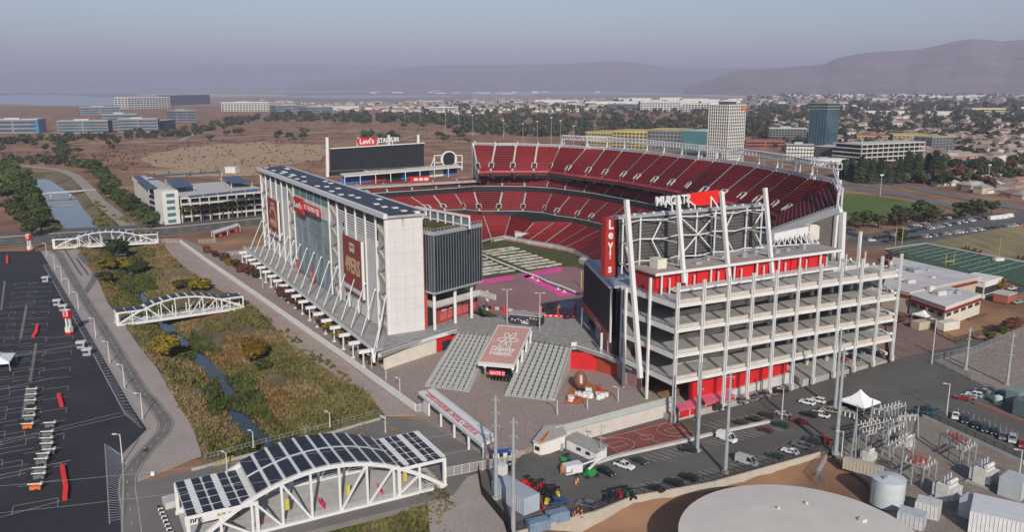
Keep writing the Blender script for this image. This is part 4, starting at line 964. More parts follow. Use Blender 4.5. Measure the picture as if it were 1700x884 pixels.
# side facing the plaza: concourse with dark screen and orange strip
scn = thing('plaza_screen', 'tall black video screen over an orange strip facing the concourse deck', 'screen', S(-50, 60, 7))
q0, q1 = S(-24.5, 70.5), S(-63.5, 54.6)
for (a, b_) in ((0, 1),):
 o_ = unit2(Vector((q0.y-q1.y, q1.x-q0.x, 0))); o_ = o_ if o_.dot(-VD) > 0 else -o_
 n = 3
 for k in range(n):
  A_, B_ = lerp(q0, q1, k/n), lerp(q0, q1, (k+.985)/n)
  mb = MB(); mb.hexa([A_+o_*.0+ZD*15.8, B_+ZD*15.8, B_+o_*.8+ZD*15.8, A_+o_*.8+ZD*15.8, A_+ZD*30.6, B_+ZD*30.6, B_+o_*.8+ZD*30.6, A_+o_*.8+ZD*30.6]); mb.build('screen_panel', BLACK, scn)
 mb = MB(); mb.beam(q0+o_*.5+ZD*14.2, q1+o_*.5+ZD*14.2, .7, 2.9); st = mb.build('orange_strip', M('orange_strip', (.42, .10, .03), .6), scn)
 text('Toyota', st, lerp(q0, q1, .62)+o_*.95+ZD*14.2, unit2(q1-q0), ZD, 1.9, WHITE, extrude=.05, width=10)
 mb = MB(); mb.beam(q1+o_*.4+unit2(q1-q0)*.6+ZD*12.6, q1+o_*.4+unit2(q1-q0)*.6+ZD*31, .5, .5); mb.beam(q0+o_*.4+ZD*31, q1+o_*.4+ZD*31, 1.2, .6); mb.build('screen_frame', WHITE, scn)
 mb = MB(); mb.hexa([q0+ZD*30.7, q1+ZD*30.7, q1-o_*9+ZD*30.7, q0-o_*9+ZD*30.7, q0+ZD*31.6, q1+ZD*31.6, q1-o_*9+ZD*31.6, q0-o_*9+ZD*31.6]); mb.build('roof_slab', GALV, scn)
 mb = MB()
 for k in range(18):
  p = lerp(q0, q1, k/17)-o_*.4; mb.beam(p+ZD*31.4, p+ZD*33.2, .14, .14)
 mb.beam(q0-o_*.4+ZD*33.2, q1-o_*.4+ZD*33.2, .14, .14); mb.beam(q0-o_*.4+ZD*32.4, q1-o_*.4+ZD*32.4, .1, .1); mb.build('railing', GALV, scn)
 mb = MB(); mb.hexa([q0-o_*1.5+ZD*7, q1-o_*1.5+ZD*7, q1-o_*10+ZD*7, q0-o_*12+ZD*7, q0-o_*1.5+ZD*30.6, q1-o_*1.5+ZD*30.6, q1-o_*10+ZD*30.6, q0-o_*12+ZD*30.6]); mb.build('core_block', DARK, scn)
 mb = MB(); mb.hexa([lerp(q0, q1, .45)+o_*.2+ZD*7, lerp(q0, q1, .9)+o_*.2+ZD*7, lerp(q0, q1, .9)-o_*3+ZD*7, lerp(q0, q1, .45)-o_*3+ZD*7, lerp(q0, q1, .45)+o_*.2+ZD*12.6, lerp(q0, q1, .9)+o_*.2+ZD*12.6, lerp(q0, q1, .9)-o_*3+ZD*12.6, lerp(q0, q1, .45)-o_*3+ZD*12.6]); mb.build('gate_wall', M('gate_mural', (.35, .07, .05), .7, .7, .5, col2=(.30, .32, .36)), scn)
 for t_ in (.08, .86): 
  p = lerp(q0, q1, t_)+o_*1.8; mb = MB(); mb.cyl(p+ZD*7, p+ZD*14, .45, n=8); mb.build('pillar', WHITE, scn)
p = S(-66.5, 56.5); mb = MB(); mb.cyl(p+ZD*7, p+ZD*32, .5, n=8); mb.build('pillar', WHITE, scn)
mb = MB(); mb.sbox(-70, -60, 58, 70, 7.02, 11.8); mb.build('kiosk_block', M('kiosk_red', (.40, .03, .02), .7, .2, .4), scn)
# ================================================================== south scoreboard with masts
ssb = thing('south_scoreboard', 'rear of the tall dark scoreboard braced by white lattice and four leaning masts', 'scoreboard', S(-70, 83, 33))
US = -69.0
tl, tr = UPl(1029, 366, US), UPl(1266, 337, US); bl, br_ = UPl(1033, 438, US), UPl(1262, 405, US)
z0, z1 = (bl.z+br_.z)/2, (tl.z+tr.z)/2
cols = 8; rowsn = 12
vv0 = 52.2; vv1 = 113.0
RB_ = M('screen_back', (0.085, 0.083, 0.085), .8, .15, .3)
for i in range(rowsn):
 za = lerp(40.6, 54.2, i/rowsn); mb = MB(); mb.sbox(US, US+1.2, vv0, vv1, za, za+13.6/rowsn*.84); mb.sbox(US+.3, US+1.0, vv0, vv1, za+13.6/rowsn*.84, za+13.6/rowsn); mb.build('rear_panel', RB_, ssb)
mb = MB(); mb.sbox(US+1.2, US+2.2, vv0, vv1, 40, 55); mb.build('screen', BLACK, ssb)
mb = MB(); mb.sbox(US-.8, US+2.0, vv0-2, vv1+.5, 54.4, 55.3); mb.build('top_walkway', GALV, ssb)
rs = random.Random(2)
mb = MB()
for k in range(16): mb.sbox(US-.5, US+.3, vv0+2+k*3.8, vv0+2.6+k*3.8, 55.3, 55.8)
mb.build('floodlight', WHITE, ssb)
mb = MB(); mb.sbox(US-.6, US+1.6, vv0-5.0, vv0-.1, 36.6, 55.2)
ls = mb.build('side_sign', M('sign_red_dark', (.33, .025, .02), .6), ssb)
mb = MB(); mb.sbox(US-.9, US+.2, vv0-1.0, vv0-.2, 36, 54.6); mb.build('side_pier', DARK, ssb)
lvw = [('L', 52.9), ('e', 49.8), ('v', 46.7), ('i', 43.9), ("'", 41.6), ('s', 39.0)]
for ch_, z in lvw: text(ch_, ls, S(US-.72, vv0-3.2, z), VD, ZD, 2.9, WHITE, extrude=.05)
pl = UPl(1060, 400, US-2)
nodes = {}
fv = [vv0+1, 67.5, 83, 98, 112]
ff = US-3.5
for z in (40.5, 47.5, 53.6):
 for k in range(4):
  mid = (fv[k]+fv[k+1])/2
  mb = MB(); mb.beam(S(ff, fv[k], z), S(US-1, mid, z+.1), .32, .32); mb.beam(S(US-1, mid, z+.1), S(ff, fv[k+1], z), .32, .32); mb.build('brace', WHITE, ssb)
for v in (fv[0], 60, 76, 83, 91, 105, 112):
 mb = MB(); mb.beam(S(US-1.2, v, 37), S(US-1.2, v, 54.6), .42, .42); mb.build('lattice_post', WHITE, ssb)
for (v0_, z0_), (v1_, z1_) in [((76, 53), (83, 47.5)), ((90, 53.5), (83, 47.5)), ((76, 41), (83, 47.5)), ((90, 41), (83, 47.5)), ((67.5, 53), (64, 47)), ((64, 47), (68, 40.5)), ((98, 54), (94, 47)), ((94, 47), (98.5, 40.5)), ((112, 54), (107, 47.5)), ((107, 47.5), (112, 40.5)), ((53.5, 53), (55.5, 47)), ((55.5, 41), (53.5, 47))]:
 mb = MB(); mb.beam(S(US-2.2, v0_, z0_), S(US-2.2, v1_, z1_), .36, .36); mb.build('brace', WHITE, ssb)
for (tx, ty), (bx, by), ub, ut, w_ in [((1040, 332), (1063, 628), -88.5, -80, 2.0), ((1125, 325), (1136, 470), -84.6, -78.5, 1.8), ((1198, 318), (1211, 470), -84.6, -78.5, 1.8), ((1270, 312), (1283, 466), -84.6, -78.5, 1.8)]:
 a, b_ = UPl(bx, by, ub), UPl(tx, ty, ut)
 mb = MB(); mb.beam(a, b_, w_*.62, w_*.62); mb.build('mast', WHITE, ssb)
 for z in (40.5, 47.5, 53.6):
  t_ = (z-a.z)/(b_.z-a.z); p = lerp(a, b_, t_); loc = max(53.5, (p-Vector((O2[0], O2[1], 0))).dot(VD))
  mb = MB(); mb.beam(p, S(US-1, loc-.5, z), .26, .26); mb.build('brace', WHITE, ssb)
# sign on top, seen from behind
sgt = thing('rooftop_sign', 'red sign panel and white letters seen from behind on top of the dark scoreboard', 'sign', S(-67, 85, 55.5))
ra = [UPl(x, y, -67) for x, y in ((1142, 322), (1148, 342), (1192, 340), (1194, 316))]
mb = MB(); mb.hexa([ra[1], ra[2], ra[2]+UD*1.2, ra[1]+UD*1.2, ra[0], ra[3], ra[3]+UD*1.2, ra[0]+UD*1.2]); mb.build('sign_panel', M('bright_red', (.62, .02, .012), .5, .08, .5), sgt)
c0 = UPl(1117, 333, -67); xa, xb = UPl(1089, 334, -67), UPl(1145, 329.5, -67)
text('STADIUM', sgt, c0, -(xb-xa), ZD, 3.0, WHITE, extrude=.35, width=(xb-xa).length)
for x in (1103, 1141, 1178):
 p = UPl(x, 344, -67); q_ = UPl(x, 333 if x < 1150 else 326, -67); mb = MB(); mb.beam(p-UD*.6, q_-UD*.6, .4, .4); mb.beam(q_-UD*.6, p-UD*1.4+VD*2+ZD*.6, .4, .4); mb.beam(p-UD*1.4+VD*2+ZD*.6, p-UD*1.4+VD*2-ZD*2.5, .4, .4); mb.build('sign_post', WHITE, sgt)
# white board with lattice to the right of the scoreboard
wb = thing('ribbon_screen_back', 'long white ribbon board back on a triangulated white lattice below the corner seats', 'board', S(-60, 120, 38))
ca, cb_ = UPl(1286, 388, -62), UPl(1343, 376, -62)
mb = MB(); h_ = ZD*(UPl(1286, 388, -62).z-UPl(1286, 403, -62).z)
n = 3
for k in range(n):
 p, q_ = lerp(ca, cb_, k/n), lerp(ca, cb_, (k+.98)/n); mb = MB(); mb.hexa([p-h_, q_-h_, q_-h_+UD, p-h_+UD, p, q_, q_+UD, p+UD]); mb.build('board_panel', WHITE, wb)
g0, g1 = UPl(1283, 409, -66), UPl(1360, 404, -66)
n = 8
for k in range(n):
 p, q_ = lerp(g0, g1, k/n), lerp(g0, g1, (k+1)/n); top = lerp(ca-h_*.7, cb_-h_*.6, min(1, (k+.5)/n*1.1)); mb = MB(); mb.beam(p, top, .35, .35); mb.beam(top, q_, .35, .35); mb.beam(p, q_, .4, .4); mb.build('brace', WHITE, wb)
mb = MB(); p, q_ = UPl(1345, 374, -56), UPl(1362, 372, -56); mb.hexa([p-ZD*6, q_-ZD*6, q_-ZD*6+UD*3, p-ZD*6+UD*3, p, q_, q_+UD*3, p+UD*3]); mb.build('end_pier', PLASTER, wb)
# ================================================================== north end: scoreboard, terrace roof, round screen
nsb = thing('north_scoreboard', 'wide black scoreboard above the far end seats with a red panel on its left edge', 'scoreboard', S(262, 95, 33))
UN = 262.0
c4 = [UPl(x, y, UN) for x, y in ((548, 292), (704, 283.5), (704, 238), (548, 247.5))]
n = 6
for k in range(n):
 b0, b1, t1, t0 = lerp(c4[0], c4[1], k/n), lerp(c4[0], c4[1], (k+.995)/n), lerp(c4[3], c4[2], (k+.995)/n), lerp(c4[3], c4[2], k/n)
 mb = MB(); mb.hexa([b0, b1, b1+UD*3, b0+UD*3, t0, t1, t1+UD*3, t0+UD*3]); mb.build('screen_panel', BLACK, nsb)
mb = MB(); p, q_ = c4[0]+ZD*3.1-UD*.1, c4[1]+ZD*3.1-UD*.1; mb.beam(p, q_, .1, .14); mb.build('screen_seam', GALV, nsb)
d = (c4[1]-c4[0]); 
text('Fujinon Industrial Imaging', nsb, lerp(c4[0], c4[1], .5)+ZD*1.7-UD*.15, d, ZD, 1.5, WHITE, extrude=.05, width=d.length*.30)
for x0 in (543, 546):
 pass
a, b_ = UPl(543.5, 294, UN-1), UPl(542.5, 228, UN-1); mb = MB(); mb.beam(a, b_, 1.7, 1.7); mb.build('mast', WHITE, nsb)
for x, y0, y1 in ((694, 238, 224), (645, 240, 224), (594, 242, 228)):
 mb = MB(); mb.beam(UPl(x, y0+3, UN+2), UPl(x, y1, UN+2), 1.4, 1.4); mb.build('mast', WHITE, nsb)
a, b_ = UPl(545.5, 286, UN-.5), UPl(545, 247, UN-.5); mb = MB(); mb.beam(a, b_, 1.6, 1.0); mb.build('side_sign', M('worn_red', (.42, .10, .10), .7, .4, .4), nsb)
mb = MB()
for k in range(7):
 p = lerp(c4[0], c4[1], k/6)+UD*3.5; mb.beam(Vector((p.x, p.y, 0)), p+ZD*14, 1.0, 1.0)
mb.beam(c4[3]+ZD*.3, c4[2]+ZD*.3, 2.5, .6); mb.build('rear_frame', STEEL, nsb)
ns = thing('stadium_name_sign', 'red panel with white lettering on top of the far black scoreboard', 'sign', lerp(c4[3], c4[2], .5))
r4 = [UPl(x, y, UN+.5) for x, y in ((594.5, 242), (624, 240.5), (624, 228), (592.5, 229.5))]
mb = MB(); mb.hexa([r4[0], r4[1], r4[1]+UD, r4[0]+UD, r4[3], r4[2], r4[2]+UD, r4[3]+UD]); mb.build('sign_panel', RED, ns)
text("Levi's", ns, (r4[0]+r4[1]+r4[2]+r4[3])/4-UD*.15, r4[1]-r4[0], ZD, 3.6, WHITE, extrude=.06, width=(r4[1]-r4[0]).length*.8)
s0, s1 = UPl(627, 234, UN+.5), UPl(661.5, 231.5, UN+.5)
text('STADIUM', ns, (s0+s1)/2, s1-s0, ZD, 3.2, WHITE, extrude=.2, width=(s1-s0).length)
for x in (626.5, 651.5): mb = MB(); mb.beam(UPl(x, 242, UN+1), UPl(x, 232, UN+1), .4, .4); mb.build('sign_post', WHITE, ns)
# terrace roof
tr_ = thing('terrace_roof', 'long thin white roof on posts over the far end terrace below the black scoreboard', 'roof', S(250, 110, 33))
r0, r1 = UPl(572, 293.5, 246), UPl(767, 277.5, 246)
n = 8
for k in range(n):
 p, q_ = lerp(r0, r1, k/n), lerp(r0, r1, (k+.99)/n); mb = MB(); mb.hexa([p-ZD*.3, q_-ZD*.3, q_+UD*9+ZD*.5, p+UD*9+ZD*.5, p+ZD*.5, q_+ZD*.5, q_+UD*9+ZD*1.3, p+UD*9+ZD*1.3]); mb.build('roof_panel', M('terrace_roof_sheet', (.55, .51, .48), .7, .1, .3), tr_)
 mb = MB(); mb.beam(p-ZD*6, p, .4, .4); mb.build('post', WHITE, tr_)
 mb = MB(); w_ = lerp(p, q_, .5)+UD*8; mb.beam(p+UD*8-ZD*3.2, q_+UD*8-ZD*3.2, .3, 5.4); mb.build('terrace_wall', [BLUE, BLUE, M('dark_red_wall', (.22, .04, .035), .8), DARK, BLUE, BLUE, PLASTER, BLUE][k], tr_)
mb = MB(); mb.prism([S(238, 60), S(236, 158), S(262, 158), S(275, 60)], 30.5, 31.8); mb.build('terrace_floor', CONC, tr_)
tb = thing('red_booth', 'red booth with white panels standing on the far terrace edge above the seats', 'booth', UPl(697, 302, 243))
p, q_ = UPl(680.5, 303, 243), UPl(713.5, 301.5, 243); mb = MB(); mb.hexa([p, q_, q_+UD*3, p+UD*3, p+ZD*3.6, q_+ZD*3.6, q_+UD*3+ZD*3.6, p+UD*3+ZD*3.6]); mb.build('booth_body', RED, tb)
for k in range(3):
 a, b_ = lerp(p, q_, .2+k*.26), lerp(p, q_, .4+k*.26); mb = MB(); mb.beam(a-UD*.1+ZD*1.8, b_-UD*.1+ZD*1.8, .2, 1.8); mb.build('booth_panel', PLASTER, tb)
rd = thing('round_screen', 'round black screen with white ring on a white frame right of the far scoreboard', 'screen', UPl(745, 282, 258))
c0 = UPl(745, 264.5, 258); rad = (UPl(757.5, 264.5, 258)-UPl(732.5, 264.5, 258)).length/2
mb = MB(); mb.cyl(c0, c0+UD*1.5, rad*.86, n=32); mb.build('screen_disc', BLACK, rd)
mb = MB()
for k in range(32):
 t0, t1 = 2*math.pi*k/32, 2*math.pi*(k+1)/32; mb.beam(c0+VD*math.cos(t0)*rad*.94+ZD*math.sin(t0)*rad*.94, c0+VD*math.cos(t1)*rad*.94+ZD*math.sin(t1)*rad*.94, 1.6, rad*.14)
mb.build('ring', WHITE, rd)
mb = MB()
for x in (721, 767): mb.beam(UPl(x, 283, 259), UPl(x, 258, 259), .6, .6)
for (xa_, ya_), (xb_, yb_) in (((721, 258), (735, 258)), ((755, 258), (767, 258)), ((721, 270), (734, 270)), ((757, 269), (767, 269)), ((712, 283), (721, 262)), ((718, 282), (740, 272)), ((767, 280), (756, 270))): mb.beam(UPl(xa_, ya_, 259), UPl(xb_, yb_, 259), .5, .5)
mb.build('support_frame', WHITE, rd)
gr_ = thing('stage_ramp_roof', 'long sloping grey roof on posts between the pitch and the black plaza screen', 'roof', G(965, 512, 7)); a, b_ = G(957, 499, 13), G(986, 480, 17.5); o_ = Vector((3.2, 1.6, 0))
mb = MB(); mb.hexa([a-ZD*.6, a+o_-ZD*.6, b_+o_-ZD*.6, b_-ZD*.6, a, a+o_, b_+o_, b_]); mb.build('roof_slab', GALV, gr_)
for k in range(4): p = lerp(a, b_, (k+.3)/4); mb = MB(); mb.beam(Vector((p.x, p.y, 6.9)), p-ZD*.5, .45, .45); mb.build('post', GALV, gr_)
# ================================================================== solar roofed truss bridges
def bridge(label, P0, P1, side, width, hflat, harch, a0, a1, bays, big=False):
 """P0,P1 ends of the near truss at deck level; side = unit vector to the far truss"""
 t = thing('truss_bridge', label, 'bridge', P0, 'white arched bridges over the creek')
 d = (P1-P0); L = d.length; d = d.normalized()
 at = lambda s, w, z: P0+d*(L*s)+side*w+ZD*z
 arch = lambda s: harch*(1-(2*s-1)**2)
 k_ = 1.0 if not big else 1.5
 mb = MB(); mb.hexa([at(0, 0, -.9), at(1, 0, -.9), at(1, width, -.9), at(0, width, -.9), at(0, 0, .12), at(1, 0, .12), at(1, width, .12), at(0, width, .12)]); mb.build('deck', CONC_L, t)
 n = 24
 for w in (0, width):
  mb = MB()
  for i in range(n): mb.beam(at(i/n, w, .1+arch(i/n)), at((i+1)/n, w, .1+arch((i+1)/n)), .55*k_, .6*k_)
  mb.build('arch_chord', WHITE, t)
  mb = MB(); mb.beam(at(-.01, w, -.2), at(1.01, w, -.2), .6*k_, 1.0*k_); mb.build('bottom_chord', WHITE, t)
  m = 9
  for i in range(1, m):
   s = i/m; mb = MB(); mb.beam(at(s, w, 0), at(s, w, max(arch(s), hflat if (s < a0 or s > a1) else 0)), .36*k_, .36*k_); mb.build('vertical_post', WHITE, t)
   if i < m-0:
    s2 = (i-1)/m if s <= .5 else (i+1)/m
    mb = MB(); mb.beam(at(s, w, 0), at(s2, w, arch(s2)) if 0 < s2 < 1 else at(s2, w, .3), .32*k_, .32*k_) if 0 < s2 < 1 else None
    if mb.v: mb.build('diagonal_brace', WHITE, t)
  mb = MB()
  for z in (.5, .9, 1.3): mb.beam(at(0, w+.35*(1 if w == 0 else -1), z), at(1, w+.35*(1 if w == 0 else -1), z), .07, .07)
  for i in range(int(L/1.5)): mb.beam(at(i*1.5/L, w+.35*(1 if w == 0 else -1), 0), at(i*1.5/L, w+.35*(1 if w == 0 else -1), 1.35), .07, .07)
  mb.build('railing', STEEL, t)
 # flat canopies at the ends
 for s0, s1 in ((0, a0), (a1, 1.0)):
  for w in (0, width):
   mb = MB()
   for s in (s0, s1): mb.beam(at(s, w, 0), at(s, w, hflat), .5*k_, .5*k_)
   mb.beam(at(s0, w, hflat-.3), at(s1, w, hflat-.3), .45*k_, .6*k_); mb.build('canopy_frame', WHITE, t)
  nr = 5 if big else 1; nc = 5 if big else max(2, int(L*(s1-s0)/3.2))
  for i in range(nc):
   for j in range(nr):
    f0, f1 = lerp(s0, s1, i/nc), lerp(s0, s1, (i+(.78 if big else .86))/nc); w0, w1 = lerp(-.3, width+.3, j/nr), lerp(-.3, width+.3, (j+(.86 if big else .9))/nr)
    mb = MB(); mb.hexa([at(f0, w0, hflat+.1), at(f1, w0, hflat+.1), at(f1, w1, hflat+.1), at(f0, w1, hflat+.1), at(f0, w0, hflat+.3), at(f1, w0, hflat+.3), at(f1, w1, hflat+.3), at(f0, w1, hflat+.3)]); mb.build('solar_panel', SOLAR, t)
  mb = MB()
  m = 26 if big else 6
  for i in range(nc+1):
   s = lerp(s0, s1, min(1, (i-.11)/nc if i else 0)); 
   mb.beam(at(s, -.2, hflat-.05), at(s, width+.2, hflat-.05), .25*k_, .3)
   if big:
    for q_ in range(24):
     w = lerp(0, width, (q_+.5)/24)
     if (i % 2): mb.beam(at(s-.012, w, hflat+.35), at(s+.012, w, hflat+.35), .5, .12)
  for j in range(nr+1):
   mb.beam(at(s0, lerp(-.2, width+.2, j/nr), hflat), at(s1, lerp(-.2, width+.2, j/nr), hflat), .25, .3)
  mb.build('canopy_rafter', WHITE, t)
 # curved roof of panels over the arch
 zz = lambda s: .1+arch(s)+.45*k_
 if a1 > a0:
  s_lo, s_hi = a0, a1
  for i in range(bays):
   f0, f1 = lerp(s_lo, s_hi, (i+.03)/bays), lerp(s_lo, s_hi, (i+.80)/bays)
   rows = 2 if big else 1
   for j in range(rows):
    w0, w1 = lerp(-.5, width+.5, j/rows+.02), lerp(-.5, width+.5, (j+1)/rows-.02)
    nx, ny = (4, 4) if big else (1, 1)
    for x in range(1):
     mb = MB()
     for a in range(nx):
      for b in range(ny):
       g0, g1 = lerp(f0, f1, (a+.05)/nx), lerp(f0, f1, (a+.95)/nx); v0, v1 = lerp(w0, w1, (b+.03)/ny), lerp(w0, w1, (b+.97)/ny)
       mb.hexa([at(g0, v0, zz(g0)), at(g1, v0, zz(g1)), at(g1, v1, zz(g1)), at(g0, v1, zz(g0)), at(g0, v0, zz(g0)+.16), at(g1, v0, zz(g1)+.16), at(g1, v1, zz(g1)+.16), at(g0, v1, zz(g0)+.16)])
     mb.build('solar_panel', SOLAR, t, kind='stuff' if big and False else None)
   mb = MB(); g0, g1 = lerp(s_lo, s_hi, (i+.82)/bays), lerp(s_lo, s_hi, (i+1.01)/bays)
   mb.hexa([at(g0, -.6, zz(g0)-.3), at(g1, -.6, zz(g1)-.3), at(g1, width+.6, zz(g1)-.3), at(g0, width+.6, zz(g0)-.3), at(g0, -.6, zz(g0)+.1), at(g1, -.6, zz(g1)+.1), at(g1, width+.6, zz(g1)+.1), at(g0, width+.6, zz(g0)+.1)]); mb.build('roof_rib', WHITE, t)
  if big:
   mb = MB()
   for i in range(16): mb.beam(at(lerp(s_lo, s_hi, i/16), width/2, zz(lerp(s_lo, s_hi, i/16))-.02), at(lerp(s_lo, s_hi, (i+1)/16), width/2, zz(lerp(s_lo, s_hi, (i+1)/16))-.02), .8, .4)
   mb.build('roof_spine', WHITE, t); mb = MB(); m = 24
   for i in range(m): g0, g1 = lerp(s_lo, s_hi, i/m), lerp(s_lo, s_hi, (i+1)/m); mb.quad(at(g0, -.5, zz(g0)-.05), at(g1, -.5, zz(g1)-.05), at(g1, width+.5, zz(g1)-.05), at(g0, width+.5, zz(g0)-.05))
   mb.build('roof_sheet', STEEL, t)
 # end portal panel
 mb = MB(); mb.hexa([at(-.012, -.1, .1), at(.012, -.1, .1), at(.012, width*.5, .1), at(-.012, width*.5, .1), at(-.012, -.1, hflat), at(.012, -.1, hflat), at(.012, width*.5, hflat), at(-.012, width*.5, hflat)]) if not big else mb.hexa([at(-.01, 0, hflat-1.8), at(.14, 0, hflat-1.8), at(.14, -.35, hflat-1.8), at(-.01, -.35, hflat-1.8), at(-.01, 0, hflat+.3), at(.14, 0, hflat+.3), at(.14, -.35, hflat+.3), at(-.01, -.35, hflat+.3)])
 mb.build('end_panel', WHITE, t)
 return t, at, d
b1a, b1b = G(90, 412.4, .3), G(262, 402.6, .3)
sd = Vector((-(b1b-b1a).y, (b1b-b1a).x, 0)).normalized()
bridge('white solar roofed arch bridge farthest up the creek beside the road', b1a, b1b, sd, 6.5, 5.4, 8.2, .24, .83, 9)
b2a, b2b = G(196, 540.5, .3), G(404, 511, .3); sd = Vector((-(b2b-b2a).y, (b2b-b2a).x, 0)).normalized()
t2, at2, d2 = bridge('white solar roofed arch bridge crossing the middle of the creek', b2a, b2b, sd, 6.0, 5.2, 8.0, .22, .82, 9)
b3a, b3b = S(-108.5, -84, .2), S(-108, -25.6, .2)
sd = UD.copy()
t3, at3, d3 = bridge('large white bridge with wide solar canopy in front of the entrance plaza', b3a, b3b, sd, 17.5, 7.4, 11.5, .24, .80, 10, big=True)
text('nrg.', t3, at3(.03, -.42, 6.6), d3, ZD, 1.3, DARK, extrude=.03)
for s, col in ((.115, YEL), (.105, GALV), (.125, GALV)):
 mb = MB(); p = at3(s, -.4, 6.5); mb.beam(p-d3*.25, p+d3*.25, .08, .6); mb.build('panel_symbol', col, t3)
for i in range(6):
 s = .24+i*.12; mb = MB(); a = at3(s, 2.0, 2.6); mb.beam(a, a+ZD*2.6, .1, .9, up=d3) if i % 2 else mb.hexa([a, a+d3*1.4-ZD*2.2, a+d3*1.4-ZD*2.2+UD*.1, a+UD*.1, a+ZD*1.4, a+d3*1.4-ZD*.8, a+d3*1.4-ZD*.8+UD*.1, a+ZD*1.4+UD*.1]); mb.build('hanging_banner', YEL if i % 2 else M('crimson_banner', (.42, .015, .05), .7), t3)
for px, py, tp in ((376, 781, 767), (638, 719, 706)):
 pass
# ================================================================== walls and fences by the creek and plaza
def wall_thing(label, pts, z0, h, th, mat, seg=3.0, name='boundary_wall', piece='wall_panel', cat='wall', gap=.03):
 t = thing(name, label, cat, (pts[0][0], pts[0][1], 0))
 for a, b_ in zip(pts, pts[1:]):
  a, b_ = Vector((a[0], a[1], 0)), Vector((b_[0], b_[1], 0)); L = (b_-a).length; n = max(1, round(L/seg))
  for k in range(n):
   p, q_ = lerp(a, b_, k/n), lerp(a, b_, (k+1-gap/seg)/n); za, zb = (z0(p), z0(q_)) if callable(z0) else (z0, z0)
   e = (q_-p).cross(ZD).normalized()*th/2
   mb = MB(); mb.hexa([p-e+ZD*za, p+e+ZD*za, q_+e+ZD*zb, q_-e+ZD*zb, p-e+ZD*(za+h), p+e+ZD*(za+h), q_+e+ZD*(zb+h), q_-e+ZD*(zb+h)]); mb.build(piece, mat, t)
 return t
def fence(label, pts, z0, h, seg=3.0, mat=None, rails=8, name='railing_fence', pick=None, cat='fence'):
 t = thing(name, label, cat, (pts[0][0], pts[0][1], 0)); mat = mat or GALV
 for a, b_ in zip(pts, pts[1:]):
  a, b_ = Vector((a[0], a[1], 0)), Vector((b_[0], b_[1], 0)); L = (b_-a).length; n = max(1, round(L/seg))
  for k in range(n):
   p, q_ = lerp(a, b_, k/n), lerp(a, b_, (k+1)/n); za, zb = (z0(p), z0(q_)) if callable(z0) else (z0, z0)
   mb = MB(); mb.beam(p+ZD*(za-.3), p+ZD*(za+h), .12, .12)
   mb.build('fence_post', mat, t)
   mb = MB()
   for z in (.15, h-.08): mb.beam(p+ZD*(za+z), q_+ZD*(zb+z), .07, .07)
   for j in range(1, rails):
    f_ = j/rails; r = lerp(p, q_, f_); zr = lerp(za, zb, f_); mb.beam(r+ZD*(zr+.15), r+ZD*(zr+h-.08), .045, .045)
   mb.build('fence_panel', mat, t)
 return t
wall_thing('long white wall between dirt track and plaza running from far bridge to entrance sign', gp([(299, 403), (345, 437), (430, 496), (560, 588), (690, 683)]), -.1, 2.3, .45, M('white_wall_render', (.66, .65, .63), .8, .06, .4), 4.0)
fence('white railing fence joining the farthest bridge and the long white wall', gp([(264, 402.5), (297, 403)]), 0, 2.2, 2.5, WHITE)
fence('white railing fence beside the shuttle shelter near the road', gp([(330, 404), (360, 403)]), 0, 2.2, 2.5, WHITE)
fence('white railing fence across the paving below the tower walkway', gp([(372, 425), (408, 422), (438, 440)]), 0, 2.0, 2.5, WHITE)
fence('short white gate fence between the long white wall and entrance sign', gp([(690, 685), (704, 683)]), 0, 2.4, 1.2, WHITE)
fence('tall white railing fence from the solar bridge towards the twin steel poles', [G(741, 793), G(792, 783), G(792, 783)+Vector((.1, 0, 0))], 0, 2.6, 2.2, WHITE, 12)
fence('white mesh fence in front of the blue lidded bins', gp([(792, 783), (856, 771)]), 0, 2.6, 1.6, WHITE, 10)
fence('low grey handrail along the kerb of the creek road with three lamps', gp([(342, 765), (420, 743), (548, 711), (628, 690)]), .5, 1.1, 3.5, GALV, 3)
fence('dark mesh fence running down to the twin steel poles', gp([(794, 784), (800, 822), (838, 868), (850, 900)]), 0, 2.4, 2.0, DARK, 14)
# entrance sign roof
gs = thing('entrance_sign', 'long white roofed sign with faint red lettering spanning the plaza entrance', 'sign', G(712, 691))
c4 = [G(694, 651, 4.6), G(800, 739, 4.6), G(821, 727, 5.3), G(717, 646, 5.3)]
mb = MB(); mb.hexa([c4[0]-ZD*.9, c4[1]-ZD*.9, c4[2]-ZD*.9, c4[3]-ZD*.9]+c4); mb.build('sign_roof', WHITE, gs)
mb = MB(); mid0, mid1 = lerp(c4[3], c4[0], .45), lerp(c4[2], c4[1], .45); mb.beam(mid0+ZD*.04, mid1+ZD*.04, .35, .2); mb.build('gutter', GALV, gs)
mb = MB(); mb.beam(lerp(c4[3], c4[2], 0)+ZD*.3, lerp(c4[3], c4[2], .97)+ZD*.3, .3, .6); mb.build('roof_kerb', WHITE, gs)
text("LEVI'S STADIUM - INTEL - GATE A", gs, lerp(lerp(c4[0], c4[1], .48), lerp(c4[3], c4[2], .48), .3)+ZD*.25, c4[1]-c4[0], (c4[3]-c4[0]), 1.5, M('faded_red_letters', (.50, .16, .17), .7), extrude=.06, width=(c4[1]-c4[0]).length*.78)
for px, py in ((712, 691), (732, 709), (754, 727.5), (778, 747.5), (803, 763)):
 p = G(px, py); mb = MB(); mb.beam(p, p+ZD*(3.8 if px < 800 else 4.4), .55, .55); mb.build('post', WHITE, gs)
mb = MB(); p, q_ = G(704, 684), G(712, 691); mb.beam(p+ZD*1.7, q_+ZD*1.7, .4, 3.4); mb.build('side_panel', WHITE, gs)
